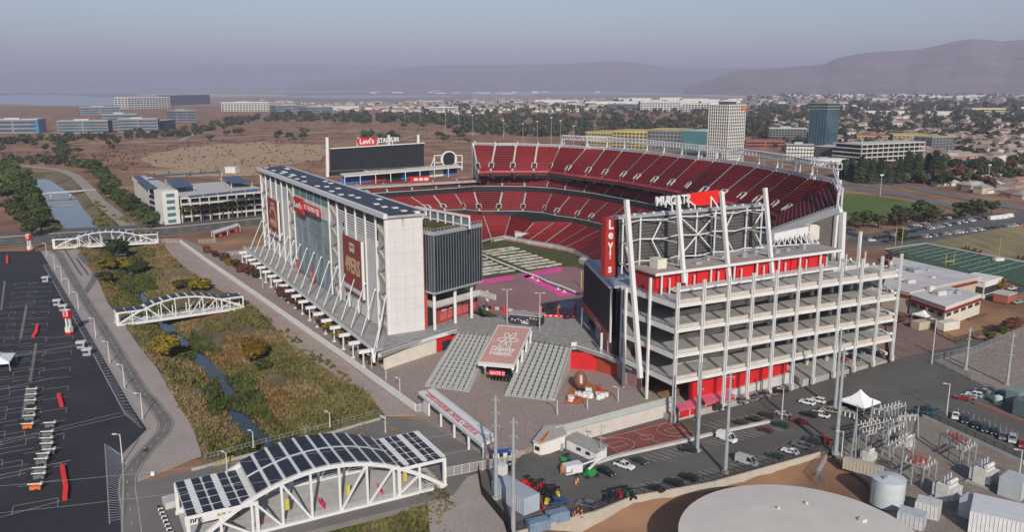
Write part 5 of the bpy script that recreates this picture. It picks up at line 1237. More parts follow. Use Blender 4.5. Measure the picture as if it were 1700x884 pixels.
# ================================================================== lamps and poles
def lamp_proto(name, label, h, armdir=(-1, 0), double=False, box=True, group=None):
 t = thing(name, label, 'street lamp', (0, 0, 0), group)
 mb = MB(); mb.cyl((0, 0, 0), (0, 0, h), .17, .11, n=8); mb.build('pole', STEEL, t)
 mb = MB(); mb.cyl((0, 0, 0), (0, 0, .7), .32, n=8); mb.build('base', CONC, t)
 for s in ((1,) if not double else (1, -1)):
  a = Vector((armdir[0]*s, armdir[1]*s, 0)); mb = MB(); mb.beam((0, 0, h-.1), a*1.3+ZD*(h+.02), .12, .1); mb.build('arm', STEEL, t)
  mb = MB(); mb.beam(a*.9+ZD*(h+.05), a*1.9+ZD*(h+.05), .5, .18); mb.build('lamp_head', WHITE, t)
 return t
ords = ['first', 'second', 'third', 'fourth', 'fifth', 'sixth', 'seventh', 'eighth', 'ninth', 'tenth', 'eleventh', 'twelfth', 'thirteenth', 'fourteenth', 'fifteenth', 'sixteenth', 'seventeenth', 'eighteenth', 'nineteenth', 'twentieth']
lamps = [(78, 427), (91.4, 449), (103, 469), (116, 491), (130.6, 515), (159.3, 562), (182.2, 603.6), (207, 645.2), (236.9, 696.5), (203.8, 770)]
lp = lamp_proto('street_lamp', '', 8.0, group='white lamps along the cycle path')
for i, q_ in enumerate(lamps):
 o = lp if i == 0 else dup(lp, G(*q_)); o.location = G(*q_)
 o['label'] = 'white street lamp beside the cycle path, %s counted from the far bridge' % ords[i]
pl_ = lamp_proto('plaza_lamp', '', 4.6, (-.8, .6), group='short white lamps along the plaza edges')
spots = [(436.6, 479), (523, 537), (572, 577), (595, 592), (617, 612), (641, 632), (664, 652), (548, 711), (421, 744), (925, 690), (975, 680), (1026, 668), (1073, 652), (377, 781), (640, 719)]
lab = ['plaza lamp behind the long white wall, %s from the far end' % ords[i] for i in range(7)]+['plaza lamp on the creek road kerb above the solar bridge middle', 'plaza lamp on the creek road kerb above the solar bridge left half', 'plaza lamp behind the grey retaining wall, nearest the gatehouse', 'plaza lamp behind the grey retaining wall, second from gatehouse', 'plaza lamp behind the grey retaining wall, third from gatehouse', 'plaza lamp at the corner of the ramp building by the wall end', 'plaza lamp beside the left flat end of the big solar bridge', 'plaza lamp beside the right flat end of the big solar bridge']
for i, q_ in enumerate(spots):
 o = pl_ if i == 0 else dup(pl_, G(*q_)); o.location = G(*q_); o['label'] = 'short white '+lab[i]
def tall_pole(label, base, top, r0=.55, loc=None, cat='power pole'):
 p = loc or GL(*base); h = V(top, p)-p.z
 t = thing('steel_pole', label, cat, p, 'tall grey steel poles around the car park')
 n = 3
 for k in range(n):
  mb = MB(); mb.cyl(p+ZD*(h*k/n), p+ZD*(h*(k+1)/n-.02), lerp(r0, r0*.5, k/n), lerp(r0, r0*.5, (k+1)/n), n=10); mb.build('pole_section', GALV, t)
 mb = MB()
 for k in range(3): mb.beam(p+ZD*(h-1-k*3.2)-Vector((.9, 0, 0)), p+ZD*(h-1-k*3.2)+Vector((.9, 0, 0)), .14, .14)
 for k in range(3): mb.cyl(p+ZD*(h-1.5-k*3.2)+Vector((.9, 0, 0)), p+ZD*(h-.9-k*3.2)+Vector((.9, 0, 0)), .12, n=6)
 mb.build('insulator_arm', GALV, t)
 mb = MB(); mb.cyl(p, p+ZD*.6, r0*1.7, n=10); mb.build('base_plate', CONC, t)
 return t
tall_pole('tall grey steel pole at the fence corner, left of a twin pair', (823.3, 829), 657)
tall_pole('tall grey steel pole nearest the camera, right of a twin pair', (852, 890), 694)
tall_pole('tall grey steel pole standing between basketball court and parked black car', (1157.5, 750), 603)
tall_pole('tall grey steel pole behind the silver cargo van on the wall side', (1204, 786), 620)
tall_pole('tall grey steel pole left of the white peaked tent, farther of the pair', (1386, 679), 547, .6)
tall_pole('tall grey steel pole at the substation corner, nearer of the pair', (1387, 755), 580, .6)
tall_pole('tall grey steel pole inside the fence by the bending service road', (1603, 614), 543, .5)
tall_pole('tall grey steel pole in the fenced yard at the right edge', (1671.5, 640), 553, .5)
tall_pole('thin grey pole on the basketball court wall beside a thick pole', (1154, 745), 655, .2)
tall_pole('thin grey pole standing at the left corner of the basketball court', (997, 766), 703, .15)
pk = lamp_proto('parking_lamp', '', 12, (-1, .2), group='slim car park lamps')
for i, (q_, tp_, l) in enumerate([((1297.5, 697), 646, 'slim parking lamp among the cars left of the white SUVs'), ((1396, 769), 717, 'slim parking lamp beside the substation fence corner'), ((1546.5, 605), 530, 'slim parking lamp on the planted island by the bending service road'), ((1571.4, 690), 638, 'slim parking lamp beside the white sedan and wall'), ((1691, 797), 748, 'slim parking lamp inside the substation near the right edge')]):
 p = GL(*q_); o = pk if i == 0 else dup(pk, p); o.location = p; o['label'] = l; o.scale = (1, 1, (V(tp_, p)-p.z)/12)
fl = lamp_proto('concourse_mast', '', 16, (1, 0), True, group='thin twin masts on the concourse deck')
for i, (q_, tp_) in enumerate([((842, 538), 481), ((896, 549), 487)]):
 p = G(*q_, 7); o = fl if i == 0 else dup(fl, p); o.location = p; o['label'] = ['thin white mast left of the dark kiosk on the concourse deck', 'thin white mast in front of the right end of the dark kiosk'][i]; o.scale = (1, 1, (V(tp_, p)-7)/16)
# concourse kiosk, red barrier stage
kk = thing('merchandise_kiosk', 'long dark patterned kiosk with grey roof on the concourse deck', 'kiosk', G(870, 538, 7))
a, b_ = G(846, 538, 7), G(897, 543, 7); e = unit2(b_-a); nn_ = Vector((-e.y, e.x, 0))
mb = MB(); mb.hexa([a, b_, b_+nn_*5, a+nn_*5, a+ZD*3.6, b_+ZD*3.6, b_+nn_*5+ZD*3.6, a+nn_*5+ZD*3.6]); mb.build('kiosk_body', M('kiosk_pattern', (.012, .013, .016), .7, .5, 1.6, col2=(.06, .065, .075), detail=2), kk)
mb = MB(); a2, b2 = a-e*.4-nn_*.3, b_+e*.4-nn_*.3; mb.hexa([a2+ZD*3.65, b2+ZD*3.65, b2+nn_*5.8+ZD*3.65, a2+nn_*5.8+ZD*3.65, a2+ZD*4.0, b2+ZD*4.0, b2+nn_*5.8+ZD*4.0, a2+nn_*5.8+ZD*4.0]); mb.build('kiosk_roof', M('kiosk_roof', (.33, .32, .33), .8), kk)
text('49ERS', kk, (a+b_)/2-nn_*.08+ZD*.9, e, ZD, .9, WHITE, extrude=.03, width=3)
rk = random.Random(4)
for k in range(9):
 p = lerp(a, b_, .08+k*.1)-nn_*.06+ZD*rk.uniform(1.5, 3.1); mb = MB(); mb.beam(p-e*.35, p+e*.35, .05, .35); mb.build('poster', PLASTER, kk)
for i, q_ in enumerate(((841, 536, 514), (898, 540, 516))):
 t = thing('banner_post', ['red banner beside the mast left of the dark kiosk', 'red banner beside the mast right of the dark kiosk'][i], 'banner', G(q_[0]-1, q_[1], 7)); p = G(q_[0]-1.5, q_[1]-3, 7); mb = MB(); mb.beam(p+ZD*2, p+ZD*6.5, 1.0, .12); mb.build('banner', M('pink_red', (.55, .06, .08), .7), t)
 mb = MB(); mb.beam(p+Vector((.55, 0, 0)), p+Vector((.55, 0, 6.8)), .12, .12); mb.build('post', GALV, t)
stg = thing('covered_stage', 'small stage with grey roof on red posts behind red barrier boards', 'stage', G(945, 522, 7))
p0, p1 = G(900, 527, 7), G(957, 529, 7)
for k in range(6):
 a, b_ = lerp(p0, p1, k/6), lerp(p0, p1, (k+.97)/6); mb = MB(); mb.beam(a+ZD*.6, b_+ZD*.6, .2, 1.2); bb_ = mb.build('barrier_board', RED, stg); mb = MB(); c_ = lerp(a, b_, .5); mb.beam(lerp(a, b_, .25)-ZD*0+Vector((0, -.14, .7)), lerp(a, b_, .75)+Vector((0, -.14, .7)), .05, .4); mb.build('barrier_print', WHITE, bb_)
r = [G(926, 510, 10.5), G(954, 510, 10.5), G(956, 501, 10.8), G(927, 500, 10.8)]
mb = MB(); mb.hexa([q_-ZD*.3 for q_ in r]+r); mb.build('stage_roof', M('stage_roof', (.30, .29, .31), .8), stg)
for q_ in r: mb = MB(); mb.beam(Vector((q_.x, q_.y, 6.9)), q_, .5, .5); mb.build('post', M('orange_red', (.5, .08, .03), .7), stg)
mb = MB(); q_ = G(905, 523, 7); mb.rbox(q_, 1.2, 1.2, 7, 9.4, .3); mb.cyl((q_.x+2, q_.y, 9), (q_.x+2, q_.y, 11.5), .8, 1.5, n=8); mb.build('stage_equipment', DARK, stg)
rbn = thing('red_barrier_line', 'line of red padded barriers at the pitch side edge of the concourse deck', 'barrier', G(830, 520, 7))
a, b_ = G(800, 512, 7), G(890, 524, 7)
for k in range(12):
 p, q_ = lerp(a, b_, k/12), lerp(a, b_, (k+.96)/12); mb = MB(); mb.beam(p+ZD*.7, q_+ZD*.7, .2, 1.3); mb.build('barrier', BRICK if k % 3 else CONC_L, rbn)
# plaza play area with giant football
fb = thing('giant_football', 'giant brown inflatable football standing on its end on orange ground', 'inflatable', G(963, 640))
c_ = G(963, 649); h = V(616, c_)
me_ = MB(); NB, NR = 10, 12
ring = lambda i: (math.sin(math.pi*i/NB)**.75*2.15, .3+h*i/NB)
for i in range(NB):
 for k in range(NR):
  def P_(i_, k_): r_, z_ = ring(i_); r_ = max(r_, .01); return (c_.x+r_*math.cos(2*math.pi*k_/NR), c_.y+r_*math.sin(2*math.pi*k_/NR), z_)
  me_.quad(P_(i, k), P_(i, k+1), P_(i+1, k+1), P_(i+1, k))
me_.build('ball_body', M('football_brown', (.20, .075, .045), .6, .1, .5), fb, smooth=True)
mb = MB()
for k in range(5): z_ = h*(.5+k*.08); r_ = math.sin(math.pi*(.5+k*.08))**.75*2.15+.1; mb.beam((c_.x+.1-.4, c_.y-r_, z_), (c_.x+.1+.4, c_.y-r_, z_), .2, .3)
mb.beam((c_.x+.1, c_.y-2.2, h*.5), (c_.x+.1, c_.y-1.6, h*.84), .25, .2); mb.build('lacing', WHITE, fb)
mb = MB(); mb.cyl((c_.x, c_.y, 0), (c_.x, c_.y, .8), 1.3, 1.0, n=12); mb.build('base', DARK, fb)
mb = MB(); mb.prism([G(*q_, .07) for q_ in [(934, 671), (945, 645), (952, 636), (975, 634), (990, 641), (1019, 657), (1010, 660), (984, 661), (964, 672)]], 0, .075); struct(mb, 'play_area_surface', M('orange_surface', (.36, .14, .055), .9, .12, .3))
rk = random.Random(8)
for i, (px, py, r_, nm, l) in enumerate([(948, 664, .9, 'white_drum', 'white round drum at the left corner of the orange play surface'), (962, 655, .9, 'inflatable_arch', 'white inflatable helper shape right in front of the giant football'), (981, 650, 1.1, 'inflatable_block', 'white inflatable blocks nearest the red figure on orange surface'), (978, 658, 1.3, 'inflatable_block', 'white inflatable blocks at the left of the white heap'), (987, 660, 1.3, 'inflatable_block', 'white inflatable blocks in the middle of the white heap'), (999, 658, 1.2, 'inflatable_block', 'white inflatable blocks at the right end of the white heap')]):
 p = G(px, py+2); t = thing(nm, l, 'inflatable', p)
 if i == 0:
  mb = MB(); mb.cyl(p, p+ZD*1.6, 1.1, n=14); mb.build('drum_body', WHITE, t); mb = MB(); mb.cyl(p+ZD*.7, p+ZD*.9, 1.13, n=14); mb.build('drum_band', GALV, t)
 else:
  for k in range(4):
   mb = MB(); q_ = p+Vector((rk.uniform(-1.6, 1.6), rk.uniform(-1, 1), 0)); mb.cyl(q_+ZD*(.1), q_+ZD*rk.uniform(.8, 1.8), r_*.7, r_*.6, n=10); mb.build('air_tube', WHITE, t)
for px, py, l in ((955, 666, 'red low cart beside the white drum'), (996, 649, 'thin red figure stand on the orange surface')):
 p = G(px, py+1); t = thing('red_stand', l, 'stand', p); mb = MB(); mb.rbox(p, .9, .3, .1, .7, .4); mb.build('base', RED, t); mb = MB(); mb.beam(p+ZD*.7, p+ZD*(1.2 if px < 960 else 2.6), .3, .3); mb.build('post', RED, t)
# retaining wall, gatehouse, shed, court
rwl = [LOT[1]+Vector((.25, -.3, 0)), LOT[2]+Vector((.3, -.3, 0))]
wall_thing('long concrete retaining wall above the basketball court with a grey cap rail', [rwl[0], rwl[1]], -4.6, 4.8, .5, M('retaining_concrete', (.50, .45, .41), .9, .1, .3), 3.2)
wall_thing('sloping grey sheet screen along the top of the retaining wall', [rwl[0]+Vector((0, .4, 0)), rwl[1]+Vector((0, .4, 0))], .25, 1.9, .12, M('sheet_screen', (.36, .39, .38), .6, .08, .5), 3.2, name='screen_wall', piece='screen_panel')
fence('grey railing behind the retaining wall with thin yellow handrail', [rwl[0]+Vector((.2, 2.6, 0)), rwl[1]+Vector((-1, 2.6, 0))], 0, 1.2, 3, YEL, 3)
gh = thing('gatehouse', 'small white gatehouse with a grey roof and orange stripe at the court corner', 'building', GL(912, 750))
q = [GL(886, 752), GL(898, 757), GL(938, 748), GL(936, 735), GL(915, 712), GL(889, 725)]
z0 = q[1].z
pts = [q[0], q[1], q[2], GL(938, 730), GL(912, 722), GL(888, 735)]
mb = MB(); mb.prism([q[0], q[1], q[2], GL(930, 730), GL(905, 730)], z0-.4, z0+3.4); mb.build('wall', M('gatehouse_wall', (.66, .62, .58), .8, .06, .5), gh)
mb = MB(); mb.prism([q[0]+Vector((-.4, -.2, 0)), q[1]+Vector((0, -.5, 0)), q[2]+Vector((.5, -.2, 0)), GL(930, 730)+Vector((.4, .3, 0)), GL(905, 730)+Vector((-.3, .3, 0))], z0+3.42, z0+3.75); mb.build('roof', M('gatehouse_roof', (.40, .36, .33), .9), gh)
mb = MB(); mb.beam(q[1]+ZD*(3.95), GL(912, 738)+ZD*3.95, .7, .3); mb.build('roof_stripe', ORANGE, gh)
mb = MB(); d_ = (q[2]-q[1]).normalized(); p = q[2]-d_*1.8; e = d_.cross(ZD)*.1; mb.beam(p+e+ZD*1.1, p+d_*1.1+e+ZD*1.1, .12, 2.1); mb.build('door', GALV, gh)
mb = MB(); p = lerp(q[0], q[1], .5); mb.beam(lerp(q[0], q[1], .2)+ZD*1.6-Vector((.05, .1, 0)), lerp(q[0], q[1], .8)+ZD*1.6-Vector((.05, .1, 0)), .14, 1.1); mb.build('window', DARK, gh)
sh = thing('court_shed', 'long low grey roofed shed with white wall beside the basketball court', 'shed', GL(970, 755))
a, b_ = GL(940, 746), GL(990, 770); e = unit2(b_-a); nn_ = Vector((-e.y, e.x, 0)); z0 = (a.z+b_.z)/2
mb = MB(); mb.hexa([a, b_, b_+nn_*4.4, a+nn_*4.4, a+ZD*2.9, b_+ZD*2.9, b_+nn_*4.4+ZD*3.4, a+nn_*4.4+ZD*3.4]); mb.build('wall', M('shed_wall', (.60, .60, .60), .8, .06, .6), sh)
mb = MB(); o_ = e*.3; mb.hexa([a-o_-nn_*.3+ZD*2.92, b_+o_-nn_*.3+ZD*2.92, b_+o_+nn_*4.7+ZD*3.45, a-o_+nn_*4.7+ZD*3.45, a-o_-nn_*.3+ZD*3.1, b_+o_-nn_*.3+ZD*3.1, b_+o_+nn_*4.7+ZD*3.62, a-o_+nn_*4.7+ZD*3.62]); mb.build('roof', M('shed_roof', (.28, .27, .26), .9), sh)
for f_ in (.35, .65): mb = MB(); p = lerp(a, b_, f_)-nn_*.06; mb.beam(p+ZD*1.6, p+e*1.5+ZD*1.6, .1, .9); mb.build('window', GLASS, sh)
COURT = M('court_red', (.205, .060, .048), .9, .25, .2, detail=6)
lot_sheet_pts = [GL(872, 749), LOT[1]+Vector((0, .3, 0)), LOT[2]+Vector((.5, .3, 0)), S(-97.2, 53), S(-97.2, 152), (160, 305), (260, 330), (420, 340), (420, 200), (140, 200), GL(1372, 750), GL(1185, 802), GL(1050, 826.5), GL(845, 890), GL(838, 868), GL(800, 822), GL(797, 787), GL(857, 771)]
mb = MB(); mb.prism(lot_sheet_pts, lambda p: lotz(p[0])-.35, lambda p: lotz(p[0])+.0, bottom=False)
# finer sheet so that it follows the ground
LM = MB(); poly = [(p[0], p[1]) for p in lot_sheet_pts]
xs_ = [-25, -5, 20, 50, 138, 430]
def clip(poly, xa, keep_right):
 out = []
 for (x0, y0), (x1, y1) in zip(poly, poly[1:]+poly[:1]):
  i0 = x0 >= xa if keep_right else x0 <= xa; i1 = x1 >= xa if keep_right else x1 <= xa
  if i0: out.append((x0, y0))
  if i0 != i1: t_ = (xa-x0)/(x1-x0); out.append((xa, y0+(y1-y0)*t_))
 return out
for xa, xb in zip(xs_, xs_[1:]):
 pc = clip(clip(poly, xa, True), xb, False)
 if len(pc) > 2: LM.prism(pc, lambda p: lotz(p[0])-.6, lambda p: lotz(p[0])+.0, bottom=False)
struct(LM, 'car_park_asphalt', ASPH)
mb = MB(); cp = [G(984, 731, -3.76), G(1109, 699, -3.76), G(1176, 722, -3.76), G(1020, 759, -3.76)]
mb.prism(cp, -4, -3.7); struct(mb, 'basketball_court_surface', COURT)
mb = MB(); lw = .1
cf = lambda a, b_: lerp(lerp(cp[0], cp[1], a), lerp(cp[3], cp[2], a), b_)
def cl(pts, wd=.12):
 for a, b_ in zip(pts, pts[1:]): mb.pline([a, b_], wd, -3.9, -3.67)
cl([cf(.07, .08), cf(.93, .08), cf(.93, .92), cf(.07, .92), cf(.07, .08)]); cl([cf(.5, .08), cf(.5, .92)])
for s in (0, 1):
 f_ = lambda x: x if s == 0 else 1-x
 cl([cf(f_(.07), .38), cf(f_(.24), .38), cf(f_(.24), .62), cf(f_(.07), .62)])
 cl([cf(f_(.07+.26*math.sin(math.pi*j/12)), .5-.40*math.cos(math.pi*j/12)) for j in range(13)])
cl([cf(.5+.07*math.cos(j*math.pi/8), .5+.13*math.sin(j*math.pi/8)) for j in range(17)])
struct(mb, 'court_markings', M('court_line', (.42, .35, .30), .9, .2, 1))
# lot kerb wall with row dividers, stall lines
kw = [GL(990, 771), GL(1023, 760), GL(1176, 724), GL(1277, 702)]
wall_thing('low pale concrete kerb wall between basketball court and parking stalls', kw, lambda p: lotz(p.x)-.2, .9, 1.0, CONC_L, 4)
mk = MB()
def stall(a, b_, n, ln, wd=.13):
 a, b_ = GL(*a), GL(*b_)
 for k in range(n+1):
  p = lerp(a, b_, k/n); q_ = p+Vector(ln); p.z = lotz(p.x); q_.z = lotz(q_.x)
  e = (q_-p).cross(ZD).normalized()*wd/2
  mk.hexa([p-e, p+e, q_+e, q_-e, p-e+ZD*.03, p+e+ZD*.03, q_+e+ZD*.03, q_-e+ZD*.03])
stall((1063, 758), (1148, 738), 8, (4.2, -3.6, 0)); stall((1165, 733), (1270, 709), 11, (4.2, -3.6, 0)); stall((1070, 822), (1300, 765), 22, (-3.8, 4.2, 0)); stall((1420, 690), (1475, 676), 6, (4, -4, 0)); stall((1190, 712), (1270, 694), 7, (-3.4, 3.8, 0))
stall((1590, 688), (1690, 728), 11, (2.6, 4.5, 0)); stall((1600, 655), (1640, 642), 5, (3, -4, 0))
struct(mk, 'car_park_markings', M('lot_line', (.36, .35, .33), .9, .2, 1))
tw_ = [GL(856, 886), GL(1050, 826.5), GL(1185, 802), GL(1361, 753)]
wall_thing('long tan retaining wall between the car park and the big round tank', tw_, lambda p: lotz(p.x)-4.2, 4.6, .7, M('tan_wall', (.42, .37, .31), .9, .1, .3), 4)
fence('black mesh fence on top of the long tan wall behind the parked cars', tw_, lambda p: lotz(p.x)+.4, 1.9, 3.2, DARK, 9)
# pink roofed shelters
for i, (l, q4, red) in enumerate([('pink roofed shelter nearest the concrete wall under the ramp building', [(1121, 672), (1128, 683), (1163, 674), (1158, 660)], 1), ('longer pink roofed shelter right of its neighbour under the ramp building', [(1163, 658), (1172, 671), (1221, 657), (1203, 647)], 0)]):
 t = thing('pink_shelter', l, 'shelter', GL(q4[1][0], q4[1][1]+18), 'pink roofed shelters'); zt = lotz(48)+3.6
 r = [G(*q_, zt-(.5 if j in (1, 2) else 0)) for j, q_ in enumerate(q4)]
 mb = MB(); mb.hexa([q_-ZD*.25 for q_ in r]+r); mb.build('roof', M('pink_roof', (.60, .12, .19), .75, .08, .4), t)
 mb = MB(); a, b_ = r[1]-ZD*.3, r[2]-ZD*.3; mb.beam(a-ZD*1.2+Vector((.3, .5, 0)), b_-ZD*1.2+Vector((-.3, .5, 0)), .2, 2.0 if red else 1.2); mb.build('front_panel', RED, t)
 for q_ in (r[0], r[1], r[2], r[3], lerp(r[1], r[2], .5)): mb = MB(); mb.beam(Vector((q_.x, q_.y+.3, lotz(q_.x))), q_+Vector((0, .3, -.2)), .2, .2); mb.build('post', STEEL, t)
# peaked white tent
def tent(label, c, hx, hy, h, hp, ang, mat=None, name='peaked_tent'):
 t = thing(name, label, 'tent', c); ca, sa = math.cos(ang), math.sin(ang)
 P = lambda x, y, z: Vector((c.x+x*ca-y*sa, c.y+x*sa+y*ca, c.z+z))
 mb = MB(); cs = [(-hx, -hy), (hx, -hy), (hx, hy), (-hx, hy)]
 for k in range(4):
  a, b_ = cs[k], cs[(k+1) % 4]; A_, B_ = P(*a, h), P(*b_, h); m0, m1 = P(a[0]*.45, a[1]*.45, h+(hp-h)*.32), P(b_[0]*.45, b_[1]*.45, h+(hp-h)*.32); m2, m3 = P(a[0]*.15, a[1]*.15, h+(hp-h)*.72), P(b_[0]*.15, b_[1]*.15, h+(hp-h)*.72)
  mb.quad(A_, B_, m1, m0); mb.quad(m0, m1, m3, m2); mb.tri(m2, m3, P(0, 0, hp)); mb.quad(P(*a, h-.45), P(*b_, h-.45), B_, A_)
 mb.build('canopy', mat or WHITE, t)
 for a in cs: mb = MB(); mb.beam(P(*a, 0), P(*a, h), .14, .14); mb.build('leg', STEEL, t)
 return t
tent('white peaked tent on the road corner beside the substation', GL(1426, 681), 4.2, 4.2, 3.0, 6.6, R(35), M('tent_white', (.80, .80, .80), .7, .04, .5))
tent('small white peaked tent in the red trimmed building yard', GL(1532, 532), 3.0, 3.0, 2.6, 4.4, R(30), MATS['tent_white'])
# big round tank
tk = thing('round_tank', 'huge low round concrete tank with cream flat roof', 'tank', (60, 159, -5)); c_ = Vector((60, 158.5, 0)); Rt = 25.2
TKR = M('tank_roof', (.545, .50, .45), .9, col2=(.60, .56, .51), scale=.25, detail=9)
mb = MB(); mb.cyl(c_-ZD*5.2, c_+ZD*2.6, Rt-.3, n=72); mb.build('tank_wall', CONC_L, tk)
mb = MB(); NR = 72
for k in range(NR):
 t0, t1 = 2*math.pi*k/NR, 2*math.pi*(k+1)/NR; P_ = lambda r_, t_, z: c_+Vector((r_*math.cos(t_), r_*math.sin(t_), z))
 for r0, r1, za, zb in ((Rt, 15, 3.0, 3.6), (15, .01, 3.6, 3.9)): mb.quad(P_(r0, t0, za), P_(r0, t1, za), P_(r1, t1, zb), P_(r1, t0, zb))
 mb.quad(P_(Rt, t0, 2.6), P_(Rt, t1, 2.6), P_(Rt, t1, 3.0), P_(Rt, t0, 3.0))
mb.build('tank_roof', TKR, tk, smooth=False)
for px, py in ((1432, 866), (1339, 838), (1292, 846)): p = G(px, py, 3.6); mb = MB(); mb.rbox(p, .7 if px > 1400 else .25, .6 if px > 1400 else .25, 3.3, 4.2, .5); mb.build('roof_hatch', PLASTER, tk)
# ================================================================== vehicles
CAR_COL = {k: M('car_'+k, c, .28, .04, .5, spec=.6) for k, c in dict(black=(.012, .013, .015), dark=(.03, .033, .038), grey=(.13, .135, .14), silver=(.38, .39, .40), white=(.70, .70, .69), red=(.35, .022, .015), maroon=(.085, .018, .018), blue=(.03, .065, .17), green=(.015, .045, .035), tan=(.30, .25, .18), teal=(.02, .10, .10)).items()}
def car_proto(kind):
 t = bpy.data.objects.new('parked_car', None)
 Lg, Wd = {'sedan': (4.7, 1.82), 'suv': (4.8, 1.92), 'pickup': (5.6, 1.98), 'van': (5.9, 2.05)}[kind]
 h = Lg/2; w = Wd/2
 mb = MB()
 hood = .88 if kind == 'sedan' else 1.05 if kind != 'van' else 1.25
 belt = hood+.05; top = {'sedan': 1.45, 'suv': 1.75, 'pickup': 1.82, 'van': 2.45}[kind]
 prof = [(-h, .35), (-h+.05, .75), (-h+.15, hood-.08), (h-.25, belt), (h-.03, .85), (h, .4)] if kind != 'pickup' else [(-h, .4), (-h+.04, .85), (-h+.15, hood-.05), (h-.1, belt), (h, .9), (h, .45)]
 n = len(prof)
 for s in range(n-1):
  (x0, z0), (x1, z1) = prof[s], prof[s+1]; mb.quad((x0, -w, z0), (x0, w, z0), (x1, w, z1), (x1, -w, z1))
 mb.poly([(x, -w, z) for x, z in prof]); mb.poly([(x, w, z) for x, z in prof[::-1]]); mb.quad((-h, w, .35), (-h, -w, .35), (h, -w, .4), (h, w, .4))
 cab = {'sedan': (-.75, -.05, 1.05, 1.75), 'suv': (-.95, -.3, 1.9, 2.25), 'pickup': (-1.15, -.55, .75, 1.0), 'van': (-2.3, -1.45, 2.75, 2.9)}[kind]
 x0, x1, x2, x3 = cab; wt = w-.2 if kind != 'van' else w-.1; wb = w-.06
 g = MB(); zb = belt-.04
 A_ = [(x0, -wb, zb), (x0, wb, zb), (x3, wb, zb), (x3, -wb, zb)]; B_ = [(x1, -wt, top-.06), (x1, wt, top-.06), (x2, wt, top-.06), (x2, -wt, top-.06)]
 for k in range(4): g.quad(A_[k], A_[(k+1) % 4], B_[(k+1) % 4], B_[k])
 roof = MB(); roof.hexa([(x1-.05, -wt, top-.07), (x2+.05, -wt, top-.07), (x2+.05, wt, top-.07), (x1-.05, wt, top-.07), (x1, -wt+.08, top), (x2, -wt+.08, top), (x2, wt-.08, top), (x1, wt-.08, top)])
 for s in (-1, 1):
  for xa, xb in ((x0, x1), (x3, x2)): roof.beam((xa, s*wb, zb), (xb, s*wt, top-.05), .1, .1)
  xm = (x1+x2)/2; roof.beam((xm, s*(wb+.0), zb), (xm, s*wt, top-.05), .1, .1)
  if kind == 'van': roof.hexa([(-.4, s*(wb+.01)-.02, zb), (x3, s*(wb+.01)-.02, zb), (x3, s*(wb+.01)+.02, zb), (-.4, s*(wb+.01)+.02, zb), (-.4, s*(wt+.01)-.02, top-.1), (x2, s*(wt+.01)-.02, top-.1), (x2, s*(wt+.01)+.02, top-.1), (-.4, s*(wt+.01)+.02, top-.1)])
 if kind == 'pickup': 
  mb.quad((1.15, -w+.12, belt+.0), (h-.15, -w+.12, belt+.004), (h-.15, w-.12, belt+.004), (1.15, w-.12, belt+.0))
 parts = []
 def part(m_, nm, mat):
  me = bpy.data.meshes.new(nm); me.from_pydata(m_.v, [], m_.f); me.materials.append(mat); parts.append((nm, me)); return me
 part(mb, 'body', CAR_COL['black']); part(roof, 'roof', CAR_COL['black']); part(g, 'window_glass', GLASS)
 wheels = []
 for x in (-h+.95, h-.95):
  for s in (-1, 1):
   m_ = MB(); m_.cyl((x, s*(w-.22), .34), (x, s*(w+.02), .34), .34, n=12); part(m_, 'wheel', TIRE)
 for s in (-1, 1):
  m_ = MB(); m_.box(-h-.02, -h+.12, s*(w-.35)-.2, s*(w-.35)+.2, .6, .76); part(m_, 'headlight', WHITE)
  m_ = MB(); m_.box(h-.1, h+.02, s*(w-.25)-.14, s*(w-.25)+.14, .72, .92); part(m_, 'tail_light', RED)
 if kind == 'pickup': m_ = MB(); m_.box(1.1, h-.2, -w+.14, w-.14, belt-.03, belt+.02); part(m_, 'cargo_bed', DARK)
 return parts
CARS = {k: car_proto(k) for k in ('sedan', 'suv', 'pickup', 'van')}
def car(kind, p, rz, col, label, group='vehicles parked in the stadium car park', name='parked_car', far=False):
 t = thing(name, label, {'sedan': 'car', 'suv': 'car', 'pickup': 'pickup truck', 'van': 'van'}[kind], p, group, rz)
 for nm, me in CARS[kind]:
  if far and nm in ('headlight', 'tail_light'): continue
  o = bpy.data.objects.new(nm, me); C.objects.link(o); o.parent = t
  if nm in ('body', 'roof'):
   o.material_slots[0].link = 'OBJECT'; o.material_slots[0].material = CAR_COL[col]
 return t
HD = math.atan2(-3.6, 4.2)
D1 = R(-42); D2 = R(132)
